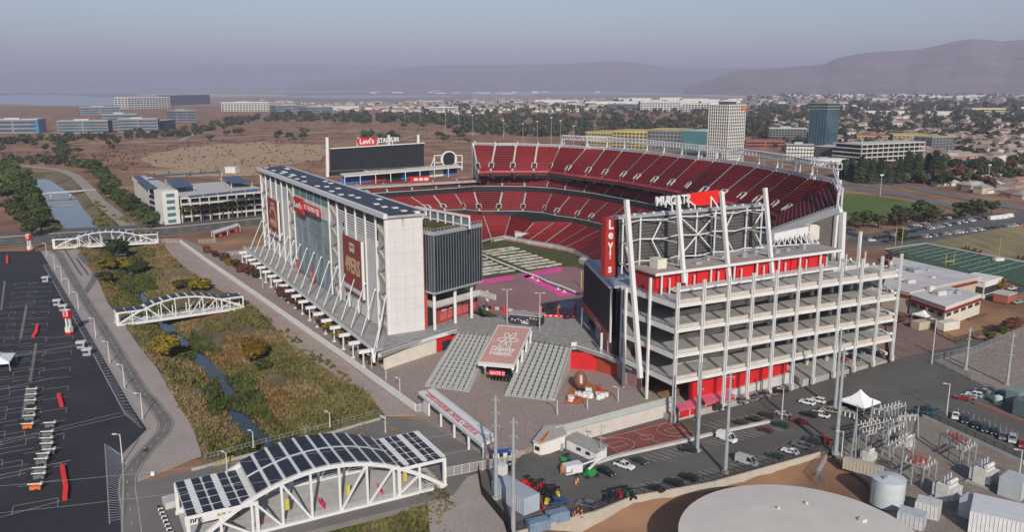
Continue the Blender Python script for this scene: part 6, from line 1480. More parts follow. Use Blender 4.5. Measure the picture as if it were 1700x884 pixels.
cl_ = [('pickup', (1036, 777), D2+R(8), 'white', 'white service pickup with open rear rack beside the dark sedan'), ('sedan', (1062, 769), D2, 'dark', 'dark sedan right of the white service pickup'), ('suv', (1007, 788), D2, 'black', 'black car beside the green boom lift'), ('suv', (1143, 750), D2+R(35), 'black', 'black SUV at the foot of the tall pole by the court'),
 ('sedan', (1089, 815), D1, 'black', 'black sedan backed to the tan wall, left of three'), ('suv', (1119, 806), D1, 'black', 'black SUV backed to the tan wall, middle of three'), ('suv', (1144, 797), D1, 'black', 'black SUV backed to the tan wall, right of three'), ('suv', (973, 842), R(-25), 'grey', 'dark grey SUV at the tan wall beside the orange cones'), ('pickup', (924, 838), R(200), 'blue', 'blue grey pickup truck beside the red stacked equipment'),
 ('van', (1206, 732), D2, 'white', 'white van with purple markings in a middle stall'), ('van', (1239, 771), D1+R(180), 'silver', 'silver cargo van at the tan wall'), ('sedan', (1287, 760), D1, 'green', 'dark green sedan right of the silver cargo van'), ('sedan', (1311.6, 753), D1, 'white', 'white sedan at the tan wall between dark cars'), ('pickup', (1331, 744), D1, 'grey', 'grey pickup with open bed at the tan wall'), ('suv', (1349, 736), D1, 'dark', 'dark SUV near the end of the tan wall'), ('pickup', (1366, 734), D1, 'red', 'red and white pickup at the end of the tan wall'),
 ('sedan', (1230, 705.5), D1, 'dark', 'dark sedan at the left end of the middle row'), ('sedan', (1252, 700), D1, 'black', 'black coupe second in the middle row'), ('suv', (1274, 693), D1, 'dark', 'dark SUV third in the middle row beside the silver coupe'), ('sedan', (1298.6, 690), D1, 'silver', 'silver coupe beside the slim lamp'), ('suv', (1344, 692), D1, 'black', 'black SUV left of the white pickup'), ('pickup', (1361, 692), D1, 'white', 'white pickup in the middle of the lot'), ('sedan', (1326, 702), D1, 'red', 'bright red sedan in the middle of the lot'), ('suv', (1297, 709), D1, 'green', 'dark green SUV in front of the red sedan'), ('sedan', (1271, 717), D1, 'maroon', 'maroon sedan at the end of the kerb wall'),
 ('suv', (1340, 671.5), D1, 'white', 'white SUV left of another white car near the tent'), ('suv', (1358, 668.5), D1, 'white', 'white car right of a white SUV near the tent'), ('pickup', (1378, 685), D1, 'tan', 'tan work truck behind the tall pole'), ('suv', (1409, 676), D1, 'black', 'black SUV parked under the white peaked tent'), ('sedan', (1396, 683.5), D1, 'silver', 'silver sedan between work truck and tent'),
 ('suv', (1236, 668.5), R(195), 'grey', 'grey SUV right of the longer pink shelter'), ('sedan', (1258, 661.5), R(195), 'grey', 'grey sedan between two grey cars near the columns'), ('pickup', (1271, 658.5), R(195), 'grey', 'grey pickup carrying a tan load near the columns'), ('suv', (1295, 652), R(195), 'black', 'black SUV in front of the ramp building columns'), ('suv', (1194.5, 680), R(200), 'green', 'dark green car parked in front of the pink shelter'),
 ('sedan', (1598, 664), D1, 'red', 'red sedan at the left of the roadside row'), ('sedan', (1608, 662), D1, 'silver', 'silver sedan beside the red one in the roadside row'), ('suv', (1617, 659), D1, 'white', 'white SUV in the roadside row'), ('suv', (1624, 655), D1, 'dark', 'dark SUV right of the white one in the roadside row'), ('sedan', (1631, 652.5), D1, 'silver', 'silver sedan near the end of the roadside row'), ('sedan', (1639, 650), D1, 'dark', 'dark sedan at the end of the roadside row'),
 ('sedan', (1586, 694), R(60), 'white', 'white sedan first by the substation wall'), ('suv', (1602, 701), R(60), 'dark', 'dark SUV second by the substation wall'), ('sedan', (1619, 709), R(60), 'black', 'black sedan third by the substation wall'), ('suv', (1635, 715.5), R(60), 'dark', 'dark SUV fourth by the substation wall'), ('sedan', (1650, 720), R(60), 'black', 'black sedan fifth by the substation wall'), ('sedan', (1664, 728), R(60), 'grey', 'grey sedan sixth by the substation wall'), ('suv', (1680, 733), R(60), 'silver', 'silver SUV seventh by the substation wall'), ('sedan', (1697, 741), R(60), 'red', 'red sedan cut by the right edge'),
 ('pickup', (1518, 690), R(30), 'green', 'dark green truck left of others behind the gantry'), ('suv', (1532, 684), R(30), 'dark', 'dark truck in the middle behind the gantry'), ('pickup', (1546, 687), R(30), 'teal', 'teal truck on the right behind the gantry'),
 ('sedan', (1680, 481), R(30), 'white', 'white car beside the green tree at right'), ('sedan', (1693, 484), R(30), 'blue', 'blue car at the right edge beside the green tree'), ('sedan', (1690, 504), R(30), 'silver', 'silver car in front of the low shed at right')]
for k, q_, a, c, l in cl_:
 car(k, GL(*q_), a, c, l)
for k, q_, c, l in [('sedan', (1425, 586), 'teal', 'green vintage style car under the ramp building'), ('sedan', (1442, 585), 'blue', 'blue car under the ramp building'), ('sedan', (1456, 587), 'blue', 'blue car nearest the red wall under the ramp building'), ('suv', (1418, 599), 'dark', 'dark car in front of others under the ramp building'), ('sedan', (1400, 602), 'red', 'red car under the ramp building'), ('suv', (1266, 621), 'green', 'dark green car beside the red wall under the ramp building')]:
 p = GL(*q_); p.z = -2.2 if q_[0] < 1300 else -.2; car(k, p, R(110), c, l, group='cars sheltering under the ramp building')
rc = random.Random(12); colw = ['black', 'dark', 'white', 'silver', 'grey', 'blue', 'white', 'dark', 'silver', 'red', 'green', 'maroon']
ci = 0
for (a, b_, n, gl) in [((1466, 403.5), (1692, 374), 42, 'front row'), ((1446, 399), (1636, 363), 34, 'second row'), ((1470, 389), (1600, 357), 20, 'back row'), ((1402, 385), (1450, 402), 8, 'short row')]:
 A_, B_ = G(*a), G(*b_)
 for k in range(n):
  p = lerp(A_, B_, (k+.5)/n); col = rc.choice(colw); kd = rc.choice(['sedan', 'suv', 'suv', 'pickup'])
  if rc.random() < .06: continue
  car(kd, p, R(30)+rc.choice([0, math.pi])+math.atan2(B_.y-A_.y, B_.x-A_.x)+R(60), col, '%s %s in the %s of the far lot, space %d from the left' % (col, {'sedan': 'sedan', 'suv': 'SUV', 'pickup': 'pickup'}[kd], gl, k+1), group='cars in the far lot beside the brown field', far=True)
for i, (px, py) in enumerate(((1648, 366), (1657, 365), (1666, 364), (1675, 362))):
 t = thing('motor_home', 'white motor home in the far lot, %s from the left' % ords[i], 'motor home', G(px, py), 'white motor homes', R(20)); p = t.location
 mb = MB(); mb.box(p.x-3.6, p.x+2.4, p.y-1.2, p.y+1.2, .6, 3.3); mb.box(p.x+2.4, p.x+4, p.y-1.1, p.y+1.1, .6, 2.2); mb.build('body', WHITE, t)
 mb = MB(); mb.box(p.x+2.45, p.x+4.02, p.y-1.12, p.y+1.12, 1.5, 2.0); mb.build('window_glass', GLASS, t)
 for sx in (-2.4, 2.8): mb = MB(); mb.cyl((p.x+sx, p.y-1.2, .45), (p.x+sx, p.y+1.2, .45), .45, n=10); mb.build('wheel', TIRE, t)
# site vehicles by the gatehouse
def lift(label, p, col, rz):
 t = thing('boom_lift', label, 'boom lift', p, None, 0); z = p.z
 ca, sa = math.cos(rz), math.sin(rz); P = lambda x, y, zz: Vector((p.x+x*ca-y*sa, p.y+x*sa+y*ca, z+zz))
 mb = MB(); mb.hexa([P(-1.9, -1, .5), P(1.9, -1, .5), P(1.9, 1, .5), P(-1.9, 1, .5), P(-1.7, -.9, 1.1), P(1.7, -.9, 1.1), P(1.7, .9, 1.1), P(-1.7, .9, 1.1)]); mb.hexa([P(-1.2, -.8, 1.1), P(1.2, -.8, 1.1), P(1.2, .8, 1.1), P(-1.2, .8, 1.1), P(-1, -.7, 2.1), P(1, -.7, 2.1), P(1, .7, 2.1), P(-1, .7, 2.1)]); mb.build('chassis', col, t)
 for sx in (-1.4, 1.4):
  for sy in (-1.1, 1.1): mb = MB(); mb.cyl(P(sx, sy-.2, .55), P(sx, sy+.2, .55), .55, n=10); mb.build('wheel', TIRE, t)
 mb = MB(); mb.beam(P(-.6, 0, 2.1), P(3.2, .2, 4.6), .4, .45); mb.beam(P(3.2, .2, 4.6), P(-5.2, .6, 3.0), .35, .35); mb.build('boom', WHITE, t)
 mb = MB(); q_ = P(-6, .6, 2.6); mb.rbox(q_, .9, .5, z+2.0, z+2.15, rz); 
 for sx, sy in ((-.85, -.45), (.85, -.45), (.85, .45), (-.85, .45)): mb.beam(q_+Vector((sx, sy, -.5)), q_+Vector((sx, sy, .6)), .08, .08)
 mb.build('basket', GALV, t)
lift('green boom lift with white folded boom beside a box trailer', GL(980, 792), GREEN, R(25))
tr = thing('box_trailer', 'white box trailer with open brown door beside the green boom lift', 'trailer', GL(950, 788)); p = tr.location.copy()
mb = MB(); mb.rbox(p, 2.4, 1.2, p.z+.6, p.z+3.0, R(25)); mb.build('trailer_box', WHITE, tr)
for s in (-1, 1): mb = MB(); q_ = p+Vector((.6+s*.5, s*-1.2, .4)); mb.cyl(q_-Vector((.1, .2, 0)), q_+Vector((.1, .2, 0)), .4, n=10); mb.build('wheel', TIRE, tr)
mb = MB(); mb.rbox(p+Vector((-2.9, -.9, 0)), .7, .1, p.z+.6, p.z+2.9, R(80)); mb.build('door', ORANGE, tr)
def tractor(label, p, col, rz, group):
 t = thing('utility_tractor', label, 'tractor', p, group); z = p.z; ca, sa = math.cos(rz), math.sin(rz); P = lambda x, y, zz: Vector((p.x+x*ca-y*sa, p.y+x*sa+y*ca, z+zz))
 mb = MB(); mb.hexa([P(-1.3, -.45, .6), P(.3, -.45, .6), P(.3, .45, .6), P(-1.3, .45, .6), P(-1.25, -.4, 1.3), P(.3, -.45, 1.4), P(.3, .45, 1.4), P(-1.25, .4, 1.3)]); mb.hexa([P(.3, -.6, .5), P(1.3, -.6, .5), P(1.3, .6, .5), P(.3, .6, .5), P(.3, -.6, 1.0), P(1.3, -.6, 1.0), P(1.3, .6, 1.0), P(.3, .6, 1.0)]); mb.build('body', col, t)
 for x, r_ in ((-1, .38), (.9, .6)):
  for s in (-.75, .75): mb = MB(); mb.cyl(P(x, s-.15, r_), P(x, s+.15, r_), r_, n=10); mb.build('wheel', TIRE, t)
 mb = MB()
 for x, y in ((.3, -.5), (.3, .5), (1.2, -.5), (1.2, .5)): mb.beam(P(x, y, 1.0), P(x, y, 2.1), .08, .08)
 mb.hexa([P(.2, -.6, 2.1), P(1.3, -.6, 2.1), P(1.3, .6, 2.1), P(.2, .6, 2.1), P(.2, -.6, 2.2), P(1.3, -.6, 2.2), P(1.3, .6, 2.2), P(.2, .6, 2.2)]); mb.build('canopy_frame', DARK, t)
for i, (px, py, c) in enumerate([(872, 806, 'red'), (880, 812, 'red'), (888, 817, 'red'), (897, 812, 'red'), (884, 822, 'red'), (905, 822, 'dark'), (912, 828, 'dark'), (908, 838, 'yel'), (918, 822, 'dark'), (926, 826, 'yel')]):
 tractor({'red': 'red utility tractor in the packed cluster, %s from the left', 'dark': 'black utility tractor between red and yellow ones, %s from the left', 'yel': 'yellow utility tractor near the blue pickup, %s from the left'}[c] % ords[i], GL(px, py), {'red': RED, 'dark': DARK, 'yel': YEL}[c], R(30+i*7), 'utility tractors by the blue container')
for i, (px, py, c) in enumerate([(1008, 832, 'dark'), (1018, 828, 'dark'), (1030, 826, 'red'), (1040, 824, 'green'), (1048, 828, 'dark')]):
 tractor('%s utility tractor at the tan wall, %s from the orange cones' % ({'dark': 'black', 'red': 'red', 'green': 'green'}[c], ords[i]), GL(px, py), {'dark': DARK, 'red': RED, 'green': GREEN}[c], R(70+i*11), 'utility tractors at the tan wall')
tractor('green tractor between the white shed and gatehouse', GL(938, 768), GREEN, R(20), None)
tractor('black machine beside the white cabinet and mesh fence', GL(848, 783), DARK, R(100), None)
def container(label, p, L, W_, h, rz, mat, name='shipping_container', cat='container', group=None):
 t = thing(name, label, cat, p, group); ca, sa = math.cos(rz), math.sin(rz); P = lambda x, y, zz: Vector((p.x+x*ca-y*sa, p.y+x*sa+y*ca, p.z+zz))
 mb = MB(); mb.rbox(p, L/2, W_/2, p.z, p.z+h, rz); mb.build('container_body', mat, t)
 n = max(4, int(L/.8)); mb = MB()
 for k in range(n+1):
  x = -L/2+L*k/n
  mb.beam(P(x, -(W_/2+.04), .1), P(x, -(W_/2+.04), h-.1), .14, .1)
 mb.build('side_rib', mat, t, kind='stuff')
 mb = MB(); mb.hexa([P(-L/2-.06, -W_/2+.1, .15), P(-L/2-.01, -W_/2+.1, .15), P(-L/2-.01, W_/2-.1, .15), P(-L/2-.06, W_/2-.1, .15), P(-L/2-.06, -W_/2+.1, h-.15), P(-L/2-.01, -W_/2+.1, h-.15), P(-L/2-.01, W_/2-.1, h-.15), P(-L/2-.06, W_/2-.1, h-.15)]); mb.build('door', mat, t)
 return t
container('pale blue container standing beside the nearest steel pole', GL(856, 836), 12, 4.6, 4.2, R(-52), M('container_blue', (.34, .38, .44), .7, .1, .4))
container('white cabinet beside the mesh fence near the twin poles', GL(834, 788), 2, 1.8, 2.6, R(-40), WHITE, 'utility_cabinet', 'cabinet')
wall_thing('low red wall beside the pale blue container', [GL(883, 822), GL(903, 850)], lambda p: lotz(p.x), 1.2, .4, M('brick_red_low', (.36, .03, .03), .8), 2.5)
for i, (px, py) in enumerate(((893, 880), (925, 865))):
 container('small blue container at the bottom fence, %s' % ['nearer the camera', 'nearer the orange cones'][i], GL(px, py), 5, 2.4, 2.4, R(25), M('container_slate', (.16, .22, .30), .7), group='small blue containers')
cb2 = thing('bin_store', 'blue lidded bins in a row behind the white mesh fence', 'bins', GL(835, 755)); a, b_ = GL(822, 760), GL(848, 757)
for k in range(5):
 p = lerp(a, b_, k/4); mb = MB(); mb.rbox(p, .8, 1.1, p.z, p.z+1.4, .3); mb.build('bin_body', DARK if k % 2 else PLASTER, cb2); mb = MB(); mb.rbox(p, .85, 1.15, p.z+1.42, p.z+1.55, .3); mb.build('bin_lid', M('lid_blue', (.03, .08, .32), .5), cb2)
def cone(p, label=None, group=None, h=.9, nm='traffic_cone'):
 t = thing(nm, label, 'traffic cone', p, group); mb = MB(); mb.cyl(p+ZD*.05, p+ZD*h, .3, .06, n=10); mb.build('cone_body', ORANGE, t); mb = MB(); mb.cyl(p+ZD*h*.5, p+ZD*h*.7, .19, .14, n=10); mb.build('reflective_band', WHITE, t); mb = MB(); mb.rbox(p, .32, .32, p.z, p.z+.06); mb.build('base', DARK, t)
rk = random.Random(6)
for k in range(14): cone(GL(950+rk.uniform(0, 20), 842+rk.uniform(0, 22)), 'orange traffic cone in the loose heap beside the dark grey SUV', 'heap of orange traffic cones')
for i, q_ in enumerate(((956, 806), (959, 802))): cone(GL(*q_), 'orange and white cone standing alone near the green lift, %s' % ['nearer one', 'farther one'][i], 'pair of tall cones', 1.5)
# ================================================================== left parking lot: signs, carts, trailers, booths, rider
def lot_sign(label, q_, top, letter):
 p = G(*q_); h = V(top, p); t = thing('zone_sign', label, 'sign', p, 'tall red and white lot signs'); a_ = R(-12)
 mb = MB(); mb.rbox(p, 1.15, 1.0, 0, .9, a_); mb.build('red_base', RED, t); mb = MB(); mb.rbox(p, 1.1, .95, .9, h*.3, a_); mb.build('plinth', PLASTER, t)
 for s in (-1, 1): mb = MB(); mb.rbox((p.x+s*.75, p.y-s*.16), .28, .4, h*.3, h*.66, a_); mb.build('leg', WHITE, t)
 mb = MB(); mb.rbox(p, 1.4, 1.0, h*.66, h*.97, a_); b = mb.build('sign_box', RED, t)
 mb = MB(); mb.rbox((p.x+math.sin(a_)*1.15, p.y-math.cos(a_)*1.05), 1.0, .06, h*.75, h*.96, a_); mb.build('sign_face', WHITE, t)
 text(letter, b, Vector((p.x+math.sin(a_)*1.24, p.y-math.cos(a_)*1.24, h*.855)), (math.cos(a_), math.sin(a_), 0), ZD, 1.9, RED, extrude=.04)
 mb = MB(); mb.rbox(p, 1.1, .8, h*.97, h, a_); mb.build('cap', WHITE, t)
lot_sign('tall red lot sign marked B standing beside the striped bus bays', (115.5, 555), 514, 'B')
lot_sign('tall red and white lot sign at the far end near the road', (50, 417), 389, 'A')
def cart_row(label, pts, n):
 pts = [G(*q_) for q_ in pts]; t = thing('cart_row', label, 'carts', pts[0], 'rows of nested red carts'); seg = [(b-a).length for a, b in zip(pts, pts[1:])]; tot = sum(seg)
 for k in range(n):
  s = tot*k/n; i = 0
  while s > seg[i] and i < len(seg)-1: s -= seg[i]; i += 1
  d = (pts[i+1]-pts[i]).normalized(); p = pts[i]+d*s; a_ = math.atan2(d.y, d.x)
  mb = MB(); mb.rbox(p, tot/n*.32, .52, .15, .7, a_); mb.rbox(p-d*tot/n*.22, tot/n*.08, .52, .7, 1.25, a_); mb.build('cart', M('cart_red', (.48, .03, .03), .5), t)
cart_row('longest curved row of nested red carts near the bottom of the dark lot', [(104, 780), (106, 795), (110, 815), (108, 835)], 22)
cart_row('short row of nested red carts in the middle of the dark lot', [(98, 660), (103, 679)], 9)
cart_row('bent row of nested red carts beside the tall sign', [(62, 543), (60, 556), (54, 563)], 9)
cart_row('short row of nested red carts in the far part of the lot', [(12, 428), (12, 440)], 6)
def trailer(label, q_, orange):
 p = G(*q_); t = thing('light_tower_trailer', label, 'trailer', p, 'equipment trailers lined up in the dark lot'); a_ = R(8)
 mb = MB(); mb.rbox(p, 1.25, .55, .5, 1.4, a_); mb.build('engine_box', ORANGE if orange else M('trailer_grey', (.13, .13, .125), .6, .2, .8), t)
 for s in (-1, 1): mb = MB(); q2 = p+Vector((.3, s*.6, .4)); mb.cyl(q2-Vector((0, .12, 0)), q2+Vector((0, .12, 0)), .4, n=10); mb.build('wheel', TIRE, t)
 mb = MB(); mb.beam(p+Vector((-1.9, -.2, .6)), p+Vector((-3.3, -.4, .6)), .15, .15); mb.build('drawbar', DARK, t)
 mb = MB(); mb.beam(p+Vector((-1.9, 0, 1.7)), p+Vector((1.6, .3, 1.8)), .22, .22); mb.rbox(p+Vector((1.3, .3, 0)), .2, .5, 1.7, 2.2, a_); mb.build('mast', WHITE, t)
tl_ = [(54, 655, 0), (53, 664, 0), (52, 674, 0), (52, 689, 0), (50, 700, 0), (47, 714, 1), (84, 712, 0), (80, 727, 0), (79, 738, 0), (79, 747, 0), (83, 757, 0), (73, 764, 0), (70, 773, 0), (67, 788, 0), (66, 798, 0), (60, 816, 1)]
for i, (x, y, o_) in enumerate(tl_): trailer(('orange trailer ending the %s trailer line in the dark lot' % ('farther' if i < 8 else 'nearer')) if o_ else 'grey equipment trailer in the dark lot, %s counted from the far end' % ords[i], (x, y), o_)
for i, (a, b_) in enumerate((((44, 512), (34, 568)), ((60, 575), (50, 640)), ((46, 648), (38, 700)), ((8, 470), (2, 520)))):
 t = thing('barricade_row', 'row of grey crowd barricades in the dark lot, %s from the far end' % ords[(1, 2, 3, 0)[i]], 'barricades', G(*a), 'rows of grey crowd barricades'); A_, B_ = G(*a), G(*b_)
 for k in range(16):
  p = lerp(A_, B_, k/16); mb = MB(); mb.beam(p+Vector((-.5, 0, 1)), p+Vector((.5, 0, 1)), .07, .07); mb.beam(p+Vector((-.5, 0, .3)), p+Vector((.5, 0, .3)), .07, .07); mb.beam(p+Vector((-.5, 0, 0)), p+Vector((-.5, 0, 1)), .07, .07); mb.beam(p+Vector((.5, 0, 0)), p+Vector((.5, 0, 1)), .07, .07); mb.beam(p+Vector((0, 0, .3)), p+Vector((0, 0, 1)), .3, .05); mb.build('barricade', M('barricade_grey', (.16, .16, .165), .6), t)
def booth(label, q_, s=1.3):
 p = G(*q_); t = thing('ticket_booth', label, 'booth', p, 'small white ticket booths in the dark lot'); a_ = R(18)
 mb = MB(); mb.rbox(p, s, s*.9, .05, 2.0, a_); mb.build('body', M('booth_grey', (.30, .31, .33), .6), t); mb = MB(); mb.rbox(p, s+.35, s*.9+.35, 2.25, 2.5, a_); mb.build('roof', WHITE, t)
 mb = MB(); mb.rbox((p.x, p.y-s*.85), s*.7, .12, 1.0, 1.8, a_); mb.build('window', GLASS, t)
for q_, l in (((95, 507), 'white topped booth farther of two behind the tall sign'), ((105, 516), 'white topped booth nearest the tall sign'), ((135, 578), 'white topped booth farther of two by the hatched strip'), ((145, 590), 'white topped booth nearer of two by the hatched strip'), ((76, 468), 'grey booth standing alone between the striped bays')): booth(l, q_)
tent('white tent cut by the left edge of the dark lot', G(-8, 612), 5.5, 5.5, 3.2, 7.2, R(20), MATS['tent_white'])
# rider on the path
rp = G(241, 752); rider = thing('cyclist', 'person in yellow top riding a bicycle along the bend of the cycle path', 'person', rp)
def skin_body(name, joints, edges, radii, mat, parent):
 me = bpy.data.meshes.new(name); off = parent_loc(parent); me.from_pydata([tuple(Vector(j)-off) for j in joints], edges, []); o = bpy.data.objects.new(name, me); C.objects.link(o); o.parent = parent
 sk = o.modifiers.new('skin', 'SKIN'); 
 for v_, r_ in zip(me.skin_vertices[0].data, radii): v_.radius = (r_, r_)
 me.skin_vertices[0].data[0].use_root = True
 ss = o.modifiers.new('smooth', 'SUBSURF'); ss.levels = 1; ss.render_levels = 1; me.materials.append(mat); return o
fx = Vector((-.45, -.9, 0)).normalized(); sx_ = Vector((fx.y, -fx.x, 0)); B_ = lambda f_, s_, z: rp+fx*f_+sx_*s_+ZD*z
skin_body('body', [B_(-.25, 0, .98), B_(-.05, 0, 1.3), B_(.08, 0, 1.5), B_(.15, 0, 1.62), B_(.19, 0, 1.76), B_(.05, .2, 1.45), B_(.22, .27, 1.22), B_(.45, .22, 1.1), B_(.05, -.2, 1.45), B_(.22, -.27, 1.22), B_(.45, -.22, 1.1), B_(-.2, .12, .92), B_(.12, .14, .78), B_(-.02, .13, .38), B_(.1, .13, .33), B_(-.2, -.12, .92), B_(.16, -.14, .62), B_(-.05, -.13, .2), B_(.08, -.13, .16)],
          [(0, 1), (1, 2), (2, 3), (3, 4), (2, 5), (5, 6), (6, 7), (2, 8), (8, 9), (9, 10), (0, 11), (11, 12), (12, 13), (13, 14), (0, 15), (15, 16), (16, 17), (17, 18)], [.16, .17, .14, .06, .11, .08, .06, .04, .08, .06, .04, .1, .08, .05, .04, .1, .08, .05, .04], M('rider_dark', (.05, .045, .05), .8), rider)
mb = MB(); mb.hexa([B_(-.2, -.2, 1.08), B_(-.2, .2, 1.08), B_(.08, .19, 1.08), B_(.08, -.19, 1.08), B_(-.02, -.22, 1.55), B_(-.02, .22, 1.55), B_(.2, .2, 1.5), B_(.2, -.2, 1.5)]); mb.build('yellow_vest', M('vest_yellow', (.55, .48, .04), .7), rider)
bk = thing('bicycle', 'dark bicycle under the yellow vested rider', 'bicycle', rp)
for f_ in (-.52, .55):
 mb = MB()
 for k in range(14): t0, t1 = k*math.pi/7, (k+1)*math.pi/7; mb.beam(B_(f_+.33*math.cos(t0), 0, .34+.33*math.sin(t0)), B_(f_+.33*math.cos(t1), 0, .34+.33*math.sin(t1)), .05, .05)
 mb.build('wheel', TIRE, bk)
mb = MB()
for a, b_ in (((-.52, .34), (-.1, .3)), ((-.1, .3), (-.25, .9)), ((-.1, .3), (.42, .85)), ((-.25, .85), (.42, .85)), ((.42, .95), (.55, .34)), ((-.52, .34), (-.25, .85))): mb.beam(B_(a[0], 0, a[1]), B_(b_[0], 0, b_[1]), .05, .05)
mb.beam(B_(.42, -.28, 1.08), B_(.42, .28, 1.08), .04, .04); mb.beam(B_(.42, 0, .85), B_(.42, 0, 1.08), .04, .04); mb.build('bicycle_frame', DARK, bk)
t = thing('yellow_gate', 'yellow barrier gate lying by the creek road above the solar bridge', 'barrier', G(372, 772)); a, b_ = G(357, 777), G(388, 766)
for z in (.3, 1.4): mb = MB(); mb.beam(a+ZD*z, b_+ZD*z, .14, .14); mb.build('rail', YEL, t)
for k in range(5): mb = MB(); p = lerp(a, b_, k/4); mb.beam(p, p+ZD*1.5, .12, .12); mb.build('post', YEL, t)
t = thing('sandwich_board', 'small white board on the asphalt below the path bend', 'sign', G(254, 790)); p = G(254, 790)
for s in (-1, 1): mb = MB(); mb.hexa([p+Vector((-.45, s*.35, 0)), p+Vector((.45, s*.35, 0)), p+Vector((.45, s*.3, 0)), p+Vector((-.45, s*.3, 0)), p+Vector((-.45, s*.05, 1)), p+Vector((.45, s*.05, 1)), p+Vector((.45, 0, 1)), p+Vector((-.45, 0, 1))]); mb.build('board', WHITE, t)
wall_thing('pale concrete planter block left of the big solar bridge', [G(272, 842), G(308, 833)], 0, 1.6, 4.0, CONC_L, 3, 'concrete_planter', 'planter_side', 'planter')
t = thing('bollard_row', 'row of white capped dark bollards left of the big solar bridge', 'bollards', G(270, 860))
for k in range(8): p = lerp(G(264, 848), G(284, 895), k/7); mb = MB(); mb.cyl(p, p+ZD*1.1, .3, n=8); mb.build('bollard', DARK, t); mb = MB(); mb.rbox(p+Vector((.5, -.3, 0)), .55, .25, .1, .7, .4); mb.build('bollard_cap', WHITE, t)
fence('dark guard rail left of the sunken ramp beside the path', gp([(108, 417), (135, 459)]), 0, 1.1, 3, DARK, 5); fence('dark guard rail right of the sunken ramp beside the path', gp([(127, 431), (147, 459)]), 0, 1.1, 3, DARK, 5)
ss_ = thing('shuttle_shelter', 'white roofed shelter with red panels beside the road', 'shelter', G(375, 395)); r = [G(351, 384, 4), G(355, 388, 4), G(398, 374, 4), G(394, 371, 4)]
mb = MB(); mb.hexa([q_-ZD*.35 for q_ in r]+r); mb.build('roof', WHITE, ss_)
for q_ in r+[lerp(r[0], r[3], .5), lerp(r[1], r[2], .5)]: mb = MB(); mb.beam(Vector((q_.x, q_.y, 0)), q_-ZD*.2, .3, .3); mb.build('post', WHITE, ss_)
for f_ in (.2, .5, .8): mb = MB(); p = lerp(r[1], r[2], f_); mb.rbox((p.x, p.y+2), 1.0, .3, .3, 2.2, .4); mb.build('red_panel', RED, ss_)
# ================================================================== buildings
def box_building(label, a, b_, dep, top, floors, wall, glass=None, name='office_building', bays=10, roofmat=None, style='bands', z=0, sideglass=None, rooftop=True, dirv=None, group=None, inset=.12):
 """a, b_ = photo points of the two ends of the front wall's foot; top = photo row of its left roof corner"""
 A_, B_ = G(*a, z), G(*b_, z); h = V(top, A_)-z; e = unit2(B_-A_); n_ = Vector((-e.y, e.x, 0)) if dirv is None else unit2(dirv); L = (B_-A_).length
 t = thing(name, label, 'building', A_, group)
 P = lambda s, d, zz: A_+e*(s*L)+n_*d+ZD*zz
 def blk(s0, s1, d0, d1, z0, z1, nm, mat):
  mb = MB(); mb.hexa([P(s0, d0, z0), P(s1, d0, z0), P(s1, d1, z0), P(s0, d1, z0), P(s0, d0, z1), P(s1, d0, z1), P(s1, d1, z1), P(s0, d1, z1)]); return mb.build(nm, mat, t)
 blk(0, 1, 0, dep, 0, h, 'wall', wall)
 fh = h/(floors+.35)
 if glass:
  o_ = .25
  if style == 'bands':
   for i in range(floors):
    for k in range(max(1, bays//4)):
     m_ = max(1, bays//4); blk((k+.03)/m_, (k+.97)/m_, -o_, 0, fh*(i+.38), fh*(i+.95), 'window', glass)
    blk(1.0, 1.0+o_/L, .5, dep-.5, fh*(i+.38), fh*(i+.95), 'window', sideglass or glass); blk(-o_/L, 0, .5, dep-.5, fh*(i+.38), fh*(i+.95), 'window', sideglass or glass)
  else:
   for i in range(floors):
    for k in range(bays):
     blk((k+inset)/bays, (k+1-inset)/bays, -o_, 0, fh*(i+.2), fh*(i+.88), 'window', glass)
    m_ = max(2, int(bays*dep/L))
    for k in range(m_):
     for s0, s1 in ((1, 1+o_/L), (-o_/L, 0)): blk(s0, s1, dep*(k+inset)/m_, dep*(k+1-inset)/m_, fh*(i+.2), fh*(i+.88), 'window', sideglass or glass)
 blk(-.3/L, 1+.3/L, -.3, dep+.3, h, h+.5, 'roof', roofmat or CONC_L)
 if rooftop:
  blk(.3, .6, dep*.35, dep*.7, h+.5, h+3.2, 'roof_plant', GALV)
 return t
ROOF_L = M('pale_roof', (.46, .44, .41), .9, .12, .02); ROOF_W = M('white_roof', (.62, .60, .56), .9, .08, .02); TAN_W = M('tan_stucco', (.42, .36, .28), .9, .1, .05); GREY_W = M('grey_stucco', (.20, .205, .21), .9, .1, .05); DGREY = M('dark_cladding', (.055, .062, .072), .7, .15, .05); BGL = M('blue_curtain_glass', (.040, .070, .10), .5, .3, .05, spec=.2); CYAN = M('cyan_glass', (.04, .20, .36), .25, .15, .05); WHITE_W = M('white_stucco', (.60, .58, .54), .9, .08, .05); RUST = M('rust_roof', (.33, .11, .055), .9, .15, .05); YELL = M('yellow_sheathing', (.46, .37, .13), .9, .2, .05); TEALW = M('teal_sheathing', (.06, .17, .18), .8, .15, .05); BRICKR = M('red_stucco', (.30, .10, .07), .9, .15, .05)
box_building('glass office block with pale flat roof, left of a matching block beyond the tan path', (96, 222), (180, 221), 45, 201, 4, GREY_W, BGL, roofmat=ROOF_L, sideglass=DGREY)
box_building('glass office block with pale roof and dark right side, beyond the tree belt', (197, 220), (263, 219), 50, 198, 4, GREY_W, BGL, roofmat=ROOF_L, sideglass=DGREY)
box_building('taller rear office roof between two glass blocks', (172, 216), (230, 215), 40, 190, 5, GREY_W, BGL, roofmat=ROOF_L)
box_building('dark sided office block right of the glass pair', (264, 217), (292, 214), 40, 201, 4, DGREY, BGL, roofmat=ROOF_L)
